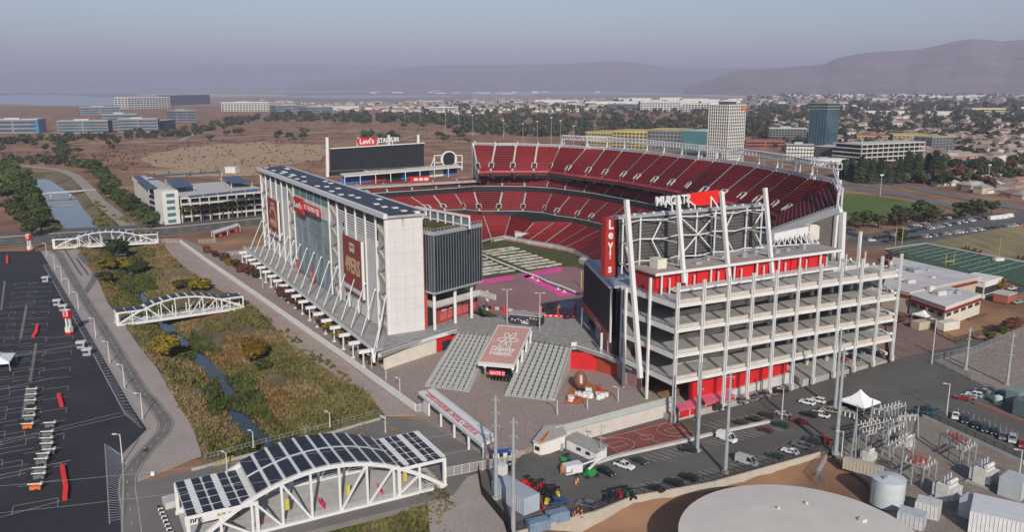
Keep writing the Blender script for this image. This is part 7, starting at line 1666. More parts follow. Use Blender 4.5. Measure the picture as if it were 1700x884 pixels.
box_building('small office block with pale roof near the belt of street trees', (293, 203), (327, 202), 60, 184, 4, GREY_W, BGL, roofmat=ROOF_L, sideglass=DGREY)
box_building('low teal glass office block in front of the bay water', (133, 191), (200, 190), 60, 178, 3, GREY_W, BGL, roofmat=ROOF_L)
box_building('white gridded office block nearest the bay', (213, 181), (283, 179), 80, 161.5, 5, WHITE_W, BGL, style='grid', bays=14, roofmat=ROOF_L)
box_building('dark blue glass office block beside the white gridded one', (284, 175), (349, 173), 80, 158, 5, DGREY, BGL, bays=8, roofmat=ROOF_L)
box_building('office block with bright blue glass corner at the left edge', (-20, 222), (64, 221), 45, 199, 3, GREY_W, BGL, roofmat=ROOF_W, sideglass=CYAN)
box_building('bright blue glass corner tower at the left edge', (65, 221), (78, 219), 20, 198, 4, CYAN, CYAN, roofmat=ROOF_W, rooftop=False)
box_building('long cream apartment block right of the dark blue office', (368, 185), (447, 184.5), 60, 170, 5, WHITE_W, GLASS, style='grid', bays=16, roofmat=ROOF_W, name='apartment_block')
box_building('wide low office with bands of glass left of tree belt', (459, 189), (511, 188), 60, 175, 3, GREY_W, BGL, roofmat=ROOF_L)
box_building('second wide low office with bands of glass right of its twin', (513, 191), (553, 190), 60, 178, 3, GREY_W, BGL, roofmat=ROOF_L)
box_building('white flat shed behind the tree belt', (563, 183), (596, 182), 60, 176.5, 1, WHITE_W, None, roofmat=ROOF_W, name='warehouse', rooftop=False)
box_building('white hall with flat roof among the far houses', (714, 186), (760, 186), 70, 178, 2, WHITE_W, GLASS, roofmat=ROOF_W, name='warehouse')
box_building('long white warehouse behind the tall net poles', (889, 173), (960, 173.5), 120, 166, 1, WHITE_W, None, roofmat=ROOF_W, name='warehouse', rooftop=False)
box_building('long white warehouse right of a matching one', (972, 173.5), (1061, 174), 120, 168.5, 1, WHITE_W, None, roofmat=ROOF_W, name='warehouse', rooftop=False)
box_building('grey office block below the long warehouse', (1009, 181), (1055, 181.5), 60, 172.5, 3, GREY_W, GLASS, roofmat=ROOF_L)
box_building('blue glass office block left of the gridded tower', (1063, 184), (1130, 184), 60, 168.5, 5, WHITE_W, BGL, style='grid', bays=14, roofmat=ROOF_W)
box_building('cream block between blue office and gridded tower', (1132, 185), (1173, 185.5), 60, 172, 4, WHITE_W, GLASS, style='grid', bays=8, roofmat=ROOF_W)
for i, (a, b_, tp_, w_, l) in enumerate([((972, 244), (1016, 246), 219, YELL, 'yellow sheathed apartment frame, leftmost of the row behind the truss'), ((1017, 246), (1074, 248), 217, YELL, 'grey and yellow apartment frame, second of the row behind the truss'), ((1076, 248), (1130, 250), 215, GREY_W, 'scaffolded grey apartment frame, third of the row behind the truss'), ((1131, 250), (1170, 252), 217, TEALW, 'teal sheathed apartment frame beside the gridded tower')]):
 o = box_building(l, a, b_, 60, tp_, 5, w_, DGREY if i != 3 else TEALW, style='grid', bays=9, roofmat=YELL if i < 3 else ROOF_L, name='apartment_building', rooftop=False)
# gridded tower
def tower(label, c, half, ang, top, floors, bays, wall, glass, bare=0, name='high_rise'):
 p = G(*c); h = V(top, p); t = thing(name, label, 'building', p); 
 mb = MB(); mb.rbox(p, half, half*.9, 0, h, ang); mb.build('core', glass, t)
 fh = h/floors; ca, sa = math.cos(ang), math.sin(ang); P = lambda x, y, z: Vector((p.x+x*ca-y*sa, p.y+x*sa+y*ca, z))
 for i in range(floors+1): mb = MB(); z = i*fh; mb.rbox(p, half+.5, half*.9+.5, z-.45, z+.45, ang); mb.build('floor_edge', wall, t)
 hy = half*.9
 for k in range(bays+1):
  x = -half+2*half*k/bays
  for y in (-hy-.25, hy+.25): mb = MB(); mb.beam(P(x, y, 0), P(x, y, h), .8, .8); mb.build('facade_fin', wall, t)
  y = -hy+2*hy*k/bays
  for x2 in (-half-.25, half+.25): mb = MB(); mb.beam(P(x2, y, 0), P(x2, y, h), .8, .8); mb.build('facade_fin', wall, t)
 mb = MB(); mb.rbox(p, half*.55, half*.4, h, h+4, ang); mb.build('roof_plant', DGREY, t)
 return t, p, h, P, half, hy
t, p, h, P, hx, hy = tower('tall white gridded residential tower with orange top corner', (1203, 268), 17, R(40), 174, 18, 9, WHITE_W, M('tower_glass', (.06, .07, .075), .4), )
for k in range(2): mb = MB(); mb.beam(P(hx-2.5-k*6, -hy-.8, h-6+k*2), P(hx+.5-k*5, -hy-.8, h-6+k*2), .8, 5); mb.build('orange_net', ORANGE, t)
t, p, h, P, hx, hy = tower('glass high rise under construction with bare concrete top floors', (1364, 250), 15.5, R(38), 171, 17, 6, M('tower_glass_b', (.07, .13, .15), .25, .3, .05), BGL)
for k in range(3):
 z = h-k*4.3; mb = MB(); mb.rbox(p, hx+.9, hy+.9, z-.5, z+.3, R(38)); mb.build('bare_slab', CONC, t)
mb = MB(); mb.rbox(p, hx*.6, hy*.5, h, h+6, R(38)); mb.build('lift_core', M('core_concrete', (.26, .21, .17), .9), t)
box_building('cream hotel block with small windows left of the glass high rise', (1276, 234), (1337, 235), 30, 213, 5, GREY_W, GLASS, style='grid', bays=12, roofmat=ROOF_W, name='hotel')
box_building('low building with rust orange roof below the gridded tower', (1238, 246), (1303, 246), 40, 234, 2, BRICKR, GLASS, roofmat=RUST, rooftop=False, name='low_building')
box_building('grey block with tall white window strips right of rust roof', (1304, 266), (1350, 267), 25, 240.5, 4, DGREY, WHITE_W, style='grid', bays=9, roofmat=ROOF_L)
box_building('dark windowless block with thin pale roof edge', (1351, 267), (1427, 272), 40, 243, 3, DGREY, None, roofmat=ROOF_L)
def frame_garage(label, a, b_, dep, top, floors, bays, z=0):
 A_, B_ = G(*a, z), G(*b_, z); h = V(top, A_)-z; e = unit2(B_-A_); n_ = Vector((-e.y, e.x, 0)); L = (B_-A_).length; t = thing('parking_garage', label, 'garage', A_)
 P = lambda s, d, zz: A_+e*(s*L)+n_*d+ZD*zz; fh = h/floors
 def blk(s0, s1, d0, d1, z0, z1, nm, mat): mb = MB(); mb.hexa([P(s0, d0, z0), P(s1, d0, z0), P(s1, d1, z0), P(s0, d1, z0), P(s0, d0, z1), P(s1, d0, z1), P(s1, d1, z1), P(s0, d1, z1)]); return mb.build(nm, mat, t)
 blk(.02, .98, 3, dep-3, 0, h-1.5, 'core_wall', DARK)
 for i in range(1, floors+1): blk(0, 1, 0, dep, i*fh-1.0, i*fh-.5, 'deck_slab', CONC_L); blk(0, 1, -.3, .2, i*fh-1.0, i*fh+.45, 'parapet', CONC_L); blk(1, 1+.3/L, 0, dep, i*fh-1.0, i*fh+.45, 'parapet', CONC_L); blk(-.3/L, 0, 0, dep, i*fh-1.0, i*fh+.45, 'parapet', CONC_L)
 for k in range(bays+1): blk(k/bays-.35/L, k/bays+.35/L, -.45, .5, 0, h, 'column', CONC_L)
 return t, P, h, L, blk
frame_garage('open concrete garage frame behind dark conifers', (1428, 276), (1532, 270), 45, 240, 5, 12)
box_building('yellow sheathed apartment block with orange roofs under construction', (1422, 236), (1478, 237), 60, 225, 4, YELL, DGREY, style='grid', bays=9, roofmat=RUST, name='apartment_building', rooftop=False)
box_building('yellow topped apartment block right of the orange roofed one', (1482, 238), (1545, 239), 60, 224, 4, YELL, DGREY, style='grid', bays=9, roofmat=YELL, name='apartment_building', rooftop=False)
box_building('dark scaffolded apartment block behind the garage end', (1546, 256), (1580, 254), 30, 228, 6, GREY_W, DGREY, style='grid', bays=6, roofmat=YELL, name='apartment_building', rooftop=False)
box_building('low hall with white roof behind the truss end', (1343, 276), (1408, 274), 30, 266, 1, WHITE_W, None, roofmat=ROOF_W, name='low_building', rooftop=False)
box_building('red and cream low building among trees right of garage', (1561, 273), (1626, 271), 30, 260, 2, BRICKR, TAN_W, style='grid', bays=8, roofmat=ROOF_L, name='low_building')
for i, (a, b_, tp_, w_, l) in enumerate([((1392, 180), (1432, 180), 174.5, WHITE_W, 'white warehouse above the pink roofed houses, leftmost'), ((1436, 190), (1510, 190.5), 184.5, WHITE_W, 'long white warehouse behind the pink roofed houses'), ((1540, 191), (1612, 192), 185, WHITE_W, 'white warehouse left of the yellow hotel'), ((1613, 192), (1669, 192), 180, M('yellow_hotel', (.52, .44, .24), .9), 'wide yellow hotel block in front of far hills'), ((1675, 184), (1720, 184), 178, WHITE_W, 'white building at the right edge before far hills'), ((1448, 167), (1475, 167), 163, TAN_W, 'tan block far away before the hills'), ((1588, 167), (1625, 167), 162, TAN_W, 'pinkish block far away before the hills')]):
 box_building(l, a, b_, 60, tp_, 3, w_, GLASS if i == 3 else None, roofmat=ROOF_W, style='grid', bays=14, name='warehouse' if i != 3 else 'hotel', rooftop=False)
# red trimmed training building
ab = thing('training_building', 'pale flat roofed building with dark red trim bands beside the ramp building', 'building', GL(1570, 537))
zt = .3+9.0
r1 = [G(1466, 477, zt), G(1510.5, 487, zt), G(1629, 461, zt), G(1483, 428, zt)]
mb = MB(); mb.prism(r1, .2, zt-.02); mb.build('wall', TAN_W, ab); mb = MB(); mb.prism([lerp(q_, sum(r1, Vector())/4, -.01) for q_ in r1], zt, zt+.4); mb.build('roof', M('roof_membrane', (.50, .48, .48), .9, .15, .08), ab)
r2 = [G(1512, 491, zt-.8), G(1570, 511, zt-.8), G(1629, 490, zt-.8), G(1560, 474, zt-.8)]
mb = MB(); mb.prism(r2, .2, zt-.85); mb.build('wall', M('cream_wall', (.55, .50, .43), .9, .08, .2), ab); mb = MB(); mb.prism([lerp(q_, sum(r2, Vector())/4, -.01) for q_ in r2], zt-.8, zt-.4); mb.build('roof', MATS['roof_membrane'], ab)
TRIM = M('dark_red_trim', (.20, .022, .03), .7)
for r_, z_, pairs in ((r1, zt-1.6, ((0, 1), (1, 2))), (r2, zt-2.6, ((0, 1), (1, 2)))):
 for i, j in pairs:
  a, b_ = r_[i], r_[j]; o_ = unit2(Vector((b_.y-a.y, a.x-b_.x, 0)))*.25; mb = MB(); mb.beam(Vector((a.x, a.y, z_))+o_, Vector((b_.x, b_.y, z_))+o_, .5, 1.1); mb.build('trim_band', TRIM, ab)
for i, j, n in ((0, 1, 4), (1, 2, 5)):
 a, b_ = r2[i], r2[j]; o_ = unit2(Vector((b_.y-a.y, a.x-b_.x, 0)))*.1
 for k in range(n): p, q_ = lerp(a, b_, (k+.2)/n), lerp(a, b_, (k+.8)/n); mb = MB(); mb.beam(Vector((p.x, p.y, zt-4.2))+o_, Vector((q_.x, q_.y, zt-4.2))+o_, .2, 1.3); mb.build('window', GLASS, ab)
rk = random.Random(31)
for (x, y, s) in [(1500, 446, 3), (1512, 450, 2.4), (1520, 452, 4), (1478, 440, 1.2), (1489, 443, 1.2), (1548, 462, 1.6), (1541, 450, 1), (1495, 465, 2.5), (1510, 470, 3), (1560, 487, 3.5), (1575, 485, 2.2), (1545, 481, 2), (1590, 486, 1.6)]:
 p = G(x, y, zt+.3); mb = MB(); mb.rbox(p, s*.7, s*.45, zt+.3 if y < 475 else zt-.5, zt+1+rk.random()*1.2, R(20)); mb.build('roof_unit', rk.choice([GALV, PLASTER, CONC_L]), ab)
box_building('small white annex behind the red trimmed building', (1632, 497), (1660, 488), 12, 470, 1, WHITE_W, GLASS, bays=8, roofmat=ROOF_W, name='low_building', rooftop=False, z=.3)
box_building('low red brown shed at right beside parked silver car', (1672, 505), (1686, 500), 6, 492, 1, BRICKR, None, roofmat=ROOF_L, name='shed', rooftop=False, z=.3)
container('tan site hut in the red trimmed building yard', GL(1527, 546), 6, 4, 3.2, R(25), TAN_W, 'site_hut', 'hut'); container('cream patio block with orange doors in the yard', GL(1572, 547), 9, 4, 3.4, R(25), PLASTER, 'patio_hut', 'hut')
for i in range(5): t = thing('picnic_table', 'brown picnic table on the patio, %s from the left' % ords[i], 'table', GL(1612+i*6, 531-i*1.6), 'picnic tables on the patio'); p = t.location.copy(); mb = MB(); mb.rbox(p, 1.0, .45, p.z+.7, p.z+.8, .4); mb.build('table_top', WOOD, t); mb = MB(); mb.rbox(p, .8, .1, p.z, p.z+.69, .4); mb.build('leg', WOOD, t)
fence('dark mesh fence round the yard of the red trimmed building', [GL(1490, 525), GL(1545, 548), GL(1585, 570), GL(1700, 535)], .3, 2.2, 4, DARK, 10)
fence('grey mesh fence along the bending service road', [GL(1549, 600), GL(1612, 588), GL(1720, 545)], .3, 2.6, 4, GALV, 10); fence('grey mesh fence beside the empty fenced yard', [GL(1549, 602), GL(1612, 633), GL(1700, 662)], .3, 2.6, 4, GALV, 10)
# parking garage by the road
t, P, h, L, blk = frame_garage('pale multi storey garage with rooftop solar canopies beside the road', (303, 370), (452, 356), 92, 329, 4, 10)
tw2 = G(273, 372); A_, B_ = G(273, 374), G(300, 371); e = unit2(B_-A_); n_ = Vector((-e.y, e.x, 0)); hh = V(318, A_)
st_ = thing('stair_tower', 'white stair tower with blue green windows at the garage corner', 'building', A_); L2 = (B_-A_).length
mb = MB(); mb.hexa([A_, B_, B_+n_*14, A_+n_*14, A_+ZD*hh, B_+ZD*hh, B_+n_*14+ZD*hh, A_+n_*14+ZD*hh]); mb.build('wall', WHITE_W, st_)
for i in range(5): mb = MB(); z = 1+i*hh/5.2; a, b_ = A_+e*L2*.25-n_*.1, A_+e*L2*.75-n_*.1; mb.hexa([a+ZD*z, b_+ZD*z, b_+n_*.2+ZD*z, a+n_*.2+ZD*z, a+ZD*(z+2.4), b_+ZD*(z+2.4), b_+n_*.2+ZD*(z+2.4), a+n_*.2+ZD*(z+2.4)]); mb.build('window', TEALW, st_)
lw = thing('garage_wing', 'ribbed white long side of the garage above the dense hedge', 'building', A_); a, b_ = A_+n_*14, G(222, 345)
zt = h
mb = MB(); q0, q1 = G(268, 319, zt), G(221, 293.5, zt); q0.z = q1.z = 0; k_ = e*(P(0, 0, 0)-A_).length; mb.hexa([q0, q0+k_, q1+k_, q1, q0+ZD*zt, q0+k_+ZD*zt, q1+k_+ZD*zt, q1+ZD*zt]); mb.build('wall', CONC_L, lw)
for k in range(18): mb = MB(); p, q_ = lerp(q0, q1, k/18)-e*.15, lerp(q0, q1, (k+.5)/18)-e*.15; mb.hexa([p+ZD*2, q_+ZD*2, q_+e*.1+ZD*2, p+e*.1+ZD*2, p+ZD*(zt-1), q_+ZD*(zt-1), q_+e*.1+ZD*(zt-1), p+e*.1+ZD*(zt-1)]); mb.build('wall_fin', WHITE_W, lw)
for i, q4 in enumerate([[(220, 293), (247, 315), (262, 313), (232, 292)], [(275, 298), (290, 313), (322, 310), (305, 296)], [(367, 294), (384, 305), (418, 303), (395, 292)], [(312, 326), (314, 329), (452, 315), (450, 311.5)], [(242, 292), (242, 294), (368, 287), (368, 284.5)]]):
 so_ = thing('solar_canopy', ['solar canopy along the ribbed left side of the garage roof', 'tilted solar canopy in the middle of the garage roof', 'tilted solar canopy at the right of the garage roof', 'long solar canopy along the front edge of garage roof', 'long thin solar canopy at the back of the garage roof'][i], 'solar canopy', G(*q4[0], zt), 'solar canopies on the garage roof')
 r = [G(*q_, zt+3.4) for q_ in q4]; m = 6
 for k in range(m): a, b_, c_, d_ = lerp(r[0], r[3], k/m), lerp(r[0], r[3], (k+.94)/m), lerp(r[1], r[2], (k+.94)/m), lerp(r[1], r[2], k/m); mb = MB(); mb.hexa([a, d_, c_, b_]+[v+ZD*.3 for v in (a, d_, c_, b_)]); mb.build('solar_panel', M('solar_far', (.035, .05, .10), .4, .2, .1), so_)
 for q_ in r: mb = MB(); mb.beam(Vector((q_.x, q_.y, zt-.4)), q_, .4, .4); mb.build('post', STEEL, so_)
mb = MB(); p = G(386, 287, zt); mb.rbox(p, 5, 4, zt, zt+5, R(-10)); tb_ = thing('roof_stair_house', 'white stair house on the far edge of the garage roof', 'building', p); mb.build('wall', WHITE_W, tb_); mb = MB(); mb.rbox(p, 5.3, 4.3, zt+5, zt+5.5, R(-10)); mb.build('roof', ROOF_W, tb_)
# golf range net
ng = thing('driving_range_net', 'tall ring of slim net poles around the driving range in the distance', 'net', G(836, 180))
for k in range(22):
 x = 785+k*4.85; f_ = (k/21-.5); p = G(x, 181-(abs(f_)*4 if k % 2 else 0)-(3 if k % 3 == 0 else 0)); mb = MB(); mb.cyl((p.x, p.y, 0), (p.x, p.y, max(25, V(153.5, p))), 1.0, n=6); mb.build('net_pole', GALV, ng)
for i, (x, y, tp_) in enumerate([(740, 225, 190), (762, 222, 190), (698, 214, 186), (915, 248, 196), (930, 250, 201), (952, 246, 210), (892, 240, 202), (1055, 188, 178), (555, 190, 172), (595, 190, 173), (1640, 305, 275), (1461, 325, 292), (785, 228, 192), (836, 230, 200), (868, 236, 206), (672, 212, 187)]):
 p = G(x, y); hgt = V(tp_, p); t = thing('field_light', 'slim tall floodlight mast in the far grounds, %s listed from left' % ords[[2, 3, 1, 9, 10, 11, 7, 12, 0, 0, 15, 14, 4, 5, 6, 1][i]], 'light mast', p, 'slim floodlight masts beyond the stadium'); mb = MB(); mb.cyl((p.x, p.y, 0), (p.x, p.y, hgt), .45, .25, n=6); mb.build('mast', GALV, t); mb = MB(); mb.rbox(p, 1.6, .3, hgt, hgt+1.2); mb.build('lamp_head', STEEL, t)
# ================================================================== fields and grounds on the right and far off
sheet('playing_field_grass', gp([(1380, 323), (1420, 322), (1490, 331), (1570, 347), (1545, 352), (1500, 356), (1400, 365), (1380, 365)], .3), ground_mat('sports_grass', [(.07, .115, .022), (.11, .155, .035), (.085, .13, .03)], .02, .2), .36, .8)
TURF = ground_mat('artificial_turf', [(.050, .095, .065), (.065, .112, .078)], .05, .5)
sheet('artificial_turf_field', gp([(1470, 415), (1536, 405), (1720, 440.5), (1720, 482), (1655, 462), (1560, 444), (1500, 432)], .3), TURF, .4, .8)
sheet('brown_practice_field', gp([(1538, 403.5), (1700, 372), (1780, 362), (1780, 452), (1715, 439)], .3), ground_mat('worn_grass', [(.24, .19, .10), (.31, .235, .135), (.21, .185, .09), (.34, .22, .15)], .02, .15, streak=(R(-30), (1, .25, 1))), .4, .8)
mb = MB(); mb.pline(gp([(1470, 415), (1536, 405), (1720, 440.5)]), 2.2, .2, .5); struct(mb, 'field_border_kerb', CONC_L)
mb = MB()
A_, B_, C_, D_ = G(1482, 417), G(1536, 406.5), G(1705, 440), G(1640, 458)
for k in range(12):
 f_ = k/11; a, b_ = lerp(A_, D_, f_), lerp(B_, C_, f_); mb.pline([a, b_], .3, .3, .46)
for f_ in (.36, .64):
 a, b_ = lerp(A_, B_, f_), lerp(D_, C_, f_)
 for k in range(22): p = lerp(a, b_, k/22); mb.pline([p, lerp(a, b_, (k+.3)/22)], .5, .3, .46)
struct(mb, 'field_markings', M('field_line', (.34, .42, .36), .9))
g_ = thing('goal_posts', 'yellow football goal posts at the edge of the green turf field', 'goal', G(1570, 443, .4)); a, b_ = G(1569.5, 441, .4), G(1583, 439.5, .4)
for p, tp_ in ((a, 422), (b_, 420)): mb = MB(); mb.cyl(p, (p.x, p.y, V(tp_, p)), .13, n=8); mb.build('upright', YEL, g_)
mb = MB(); mb.cyl(a+ZD*2, b_+ZD*2, .2, n=8); mb.build('crossbar', YEL, g_)
for i, x in enumerate((1486, 1497)): p = G(x, 408); t = thing('goal_pole', 'tall yellow pole at the far lot corner, %s one' % ['left', 'right'][i], 'pole', p, 'tall yellow poles at the far lot corner'); mb = MB(); mb.cyl(p, (p.x, p.y, V(377, p)), .16, n=8); mb.build('post', YEL, t)
p = G(1657, 434); t = thing('camera_crane', 'slim camera mast on a white base between green and brown fields', 'mast', p); mb = MB(); mb.cyl(p, (p.x, p.y, V(393, p)), .1, n=6); mb.build('mast', YEL, t); mb = MB(); mb.rbox(p, 3, 1.2, .3, 1.8, .3); mb.build('base', WHITE, t)
rk = random.Random(15)
for i in range(11): q_ = (1598+i*4.2+rk.random(), 413+i*1.0+rk.random()) if i < 8 else (1690+(i-8)*4, 429+(i-8)); p = G(*q_, .4); t = thing('tackling_dummy', 'dark padded dummy at the brown field edge, %s from the left' % ords[i], 'dummy', p, 'padded dummies along the brown field edge'); mb = MB(); mb.cyl(p, p+ZD*1.9, .5, .4, n=8); mb.build('pad', DARK if i % 3 else ORANGE, t); mb = MB(); mb.rbox(p, .8, .8, .4, .6); mb.build('base', DARK, t)
sheet('far_lot_asphalt', gp([(1392, 404), (1440, 410), (1537, 404.5), (1700, 374), (1780, 362), (1780, 350), (1640, 354), (1420, 392)], .2), ASPH, .34, .8)
for pts in ([(1380, 312), (1500, 326), (1600, 352), (1780, 392), (1780, 384), (1600, 345), (1500, 320), (1380, 306)], [(1380, 302), (1500, 312), (1600, 332), (1780, 366), (1780, 357), (1600, 325), (1500, 307), (1380, 298)]): sheet('road', gp(pts), M('pale_asphalt', (.15, .145, .14), .9, .15, .05), .3, .8)
tanf = ground_mat('graded_dirt', [(.36, .245, .145), (.42, .295, .18), (.32, .215, .13)], .008, .1)
def rough(pts):
 rg_ = random.Random(len(pts)); out = []
 for (x0, y0), (x1, y1) in zip(pts, pts[1:]+pts[:1]): out += [(x0, y0)]+[(lerp(x0, x1, k/6)+rg_.uniform(-7, 7), lerp(y0, y1, k/6)+rg_.uniform(-1.6, 1.6)) for k in range(1, 6)]
 return out
sheet('gravel_yard_ground', gp([(708, 815), (742, 801), (794, 787), (799, 822), (836, 868), (846, 900), (715, 900)]), GRAVEL, .035)
for pts in ([(235, 262), (300, 245), (420, 236), (545, 240), (545, 262), (430, 280), (330, 283), (250, 275)], [(240, 285), (320, 276), (430, 272), (430, 290), (260, 292)]): sheet('dirt_field', gp(rough(pts)), tanf, .05+.25*(pts[0][0] > 236), .6)
sheet('grass_mound_ground', gp([(795, 254), (850, 244), (930, 252), (930, 262), (795, 262)]), TAN, .2, .5)
for pts, wd in (([(100, 240), (300, 234), (430, 225), (600, 216), (800, 222)], 8), ([(300, 233), (360, 205), (420, 192)], 10), ([(560, 262), (700, 222), (1000, 218), (1240, 226)], 9), ([(430, 200), (640, 194), (760, 199)], 9)):
 mb = MB(); mb.pline(gp(pts), wd, -.2, .12); struct(mb, 'path', TAN)
slp = lambda l: [GL(*q_) for q_ in l]
sheet('yard_pavement', [Vector((p.x, p.y, 0)) for p in slp([(1478, 600), (1468, 520), (1485, 505), (1590, 575), (1500, 592)])], ground_mat('red_pavers', [(.19, .125, .105), (.23, .155, .13)], .08, 1.0), .36, .8)
sheet('fenced_yard_pavement', [Vector((p.x, p.y, 0)) for p in slp([(1552, 600), (1720, 548), (1720, 672), (1640, 645)])], ground_mat('yard_dirt', [(.24, .20, .17), (.28, .235, .20)], .05, .8), .37, .8)
SUBG = ground_mat('substation_gravel', [(.20, .175, .15), (.245, .21, .18), (.22, .175, .145)], .06, 1.5)
LM = MB(); poly = [(p.x, p.y) for p in slp([(1385, 762), (1440, 705), (1530, 692), (1720, 778), (1720, 900), (1500, 900), (1440, 800)])]
for xa, xb in zip(xs_, xs_[1:]):
 pc = clip(clip(poly, xa, True), xb, False)
 if len(pc) > 2: LM.prism(pc, lambda p: lotz(p[0])-.6, lambda p: lotz(p[0])+.04, bottom=False)
struct(LM, 'substation_gravel_ground', SUBG)
wall_thing('low wall with dark fence between substation yard and the roadside cars', [GL(1532, 694), GL(1700, 772)], lambda p: lotz(p.x), 1.0, .5, CONC_L, 4)
fence('dark mesh fence between substation yard and the roadside cars', [GL(1532, 694), GL(1700, 772)], lambda p: lotz(p.x)+1.0, 1.6, 3, DARK, 9); fence('grey mesh fence along the near side of the substation', [GL(1372, 762), GL(1355, 790), GL(1372, 806)], lambda p: lotz(p.x)-1, 2.6, 3, GALV, 9)
# ================================================================== substation
def px_beam(mb, a, b_, w): mb.beam(a, b_, w, w)
def portal(label, a, b_, top):
 A_, B_ = GL(*a), GL(*b_); h = V(top, A_)-A_.z; t = thing('steel_gantry', label, 'gantry', A_, 'steel gantries of the substation'); side = unit2(B_-A_); nn_ = Vector((-side.y, side.x, 0))
 for p in (A_, B_):
  mb = MB(); q_ = Vector((p.x, p.y, A_.z+h))
  for s in (-1, 1): mb.beam(p+nn_*s*1.1, q_, .32, .32)
  for k in range(1, 5): z = k/5; mb.beam(lerp(p+nn_*1.1, q_, z), lerp(p-nn_*1.1, q_, z), .16, .16)
  mb.beam(q_, q_+ZD*2.5, .2, .2); mb.build('lattice_leg', GALV, t)
 mb = MB(); q0, q1 = A_+ZD*h, Vector((B_.x, B_.y, A_.z+h)); mb.beam(q0, q1, .4, .5); mb.build('cross_beam', GALV, t)
 for k in range(4):
  p = lerp(q0, q1, (k+.5)/4); mb = MB(); mb.cyl(p, p-ZD*1.6, .2, n=6); mb.build('insulator', PLASTER, t)
portal('steel gantry nearest the parked pickup at the wall end', (1416, 762), (1386, 752), 688); portal('steel gantry just right of the white peaked tent', (1444, 716), (1477, 722), 678); portal('steel gantry in front of the green trucks', (1486, 730), (1520, 726), 692)
portal('low steel gantry in the middle of the substation', (1470, 758), (1500, 740), 715)
def bus_rack(label, a, b_, h, red, n=3):
 A_, B_ = GL(*a), GL(*b_); t = thing('switch_rack', label, 'switchgear', A_, 'switch racks of the substation'); e = unit2(B_-A_); nn_ = Vector((-e.y, e.x, 0))
 for f_ in (0, .5, 1):
  p = lerp(A_, B_, f_); mb = MB(); mb.beam(p, p+ZD*h, .3, .3); mb.build('rack_leg', GALV, t)
 mb = MB(); mb.beam(A_+ZD*h, B_+ZD*h, .3, .35); mb.beam(A_+ZD*h+nn_*1.6, B_+ZD*h+nn_*1.6, .3, .35); mb.build('rack_beam', GALV, t)
 m = 3*n
 for k in range(m):
  p = lerp(A_, B_, (k+.5)/m)+ZD*h+nn_*(0 if k % 2 else 1.6); mb = MB()
  for j in range(4): mb.cyl(p+ZD*(.05+j*.26), p+ZD*(.22+j*.26), .17, .14, n=7)
  mb.build('insulator', PLASTER if not red or k < m*.35 else RED if k % 3 else PLASTER, t)
  if red and k >= m*.3: mb = MB(); mb.cyl(p+ZD*1.1, p+ZD*1.9, .27, n=8); mb.build('bushing', M('bushing_red', (.33, .03, .03), .5), t)
bus_rack('switch rack with dark red bushings, nearer the water tank', (1494, 800), (1530, 812), 5.5, True); bus_rack('switch rack with dark red bushings, farther from the water tank', (1558, 752), (1592, 775), 5.5, True)
bus_rack('grey insulator rack right of the nearer red rack', (1528, 810), (1552, 795), 4.5, False); bus_rack('grey insulator rack right of the farther red rack', (1595, 778), (1618, 765), 4.5, False)
for i, (a, b_, h) in enumerate([((1425, 745), (1465, 735), 6), ((1436, 752), (1470, 742), 5), ((1465, 722), (1500, 712), 7), ((1475, 735), (1512, 722), 5.5), ((1480, 775), (1515, 755), 5)]): bus_rack('grey insulator rack in the crowded part of the substation, %s from the left' % ords[i], a, b_, h, False, 4)
def transformer(label, q_, s=1.0):
 p = GL(*q_); t = thing('power_transformer', label, 'transformer', p, 'white transformers of the substation'); a_ = R(35); ca, sa = math.cos(a_), math.sin(a_); P = lambda x, y, z: Vector((p.x+(x*ca-y*sa)*s, p.y+(x*sa+y*ca)*s, p.z+z*s))
 mb = MB(); mb.rbox(p, 1.7*s, 1.2*s, p.z+.3, p.z+3.4*s, a_); mb.build('tank_body', M('transformer_white', (.58, .57, .53), .6, .1, .8), t)
 for sd_ in (-1, 1):
  for k in range(6): mb = MB(); x = -1.5+k*.6; mb.hexa([P(x, sd_*1.25, .6), P(x+.3, sd_*1.25, .6), P(x+.3, sd_*2.0, .6), P(x, sd_*2.0, .6), P(x, sd_*1.25, 3), P(x+.3, sd_*1.25, 3), P(x+.3, sd_*2.0, 3), P(x, sd_*2.0, 3)]); mb.build('radiator_fin', MATS['transformer_white'], t)
 for k in range(3): mb = MB(); mb.cyl(P(-1+k, 0, 3.4), P(-1+k*1.2, .2, 5.0), .26*s, .14*s, n=8); mb.build('bushing', GALV, t)
 mb = MB(); mb.cyl(P(-1.4, -.9, 4.0), P(1.4, -.9, 4.0), .4*s, n=10); mb.build('oil_tank', MATS['transformer_white'], t)
 mb = MB(); mb.rbox(p, 2.4*s, 2.3*s, p.z-.1, p.z+.28, a_); mb.build('base', CONC, t)
transformer('white finned transformer nearest the round water tank, right of it', (1570, 829), 1.25); transformer('white finned transformer near the right edge sheds', (1631, 802), 1.25); transformer('smaller white transformer behind the tan low building', (1441, 765), .8); transformer('smaller white transformer among the grey racks', (1504, 742), .8)
wt = thing('water_tank', 'pale blue grey cylindrical water tank beside the huge round tank', 'tank', GL(1472, 838)); p = GL(1472, 836); r_ = 3.75; z0, z1 = p.z, p.z+6.4
for k in range(3): mb = MB(); mb.cyl(Vector((p.x, p.y, lerp(z0, z1, k/3))), Vector((p.x, p.y, lerp(z0, z1, (k+.985)/3))), r_, n=40); mb.build('tank_shell', M('tank_shell', (.46, .50, .53), .5, .06, .3), wt, smooth=False)
mb = MB(); mb.cyl(Vector((p.x, p.y, z1+.02)), Vector((p.x, p.y, z1+.75)), r_+.1, .3, n=40); mb.build('tank_roof', MATS['tank_shell'], wt)
mb = MB()
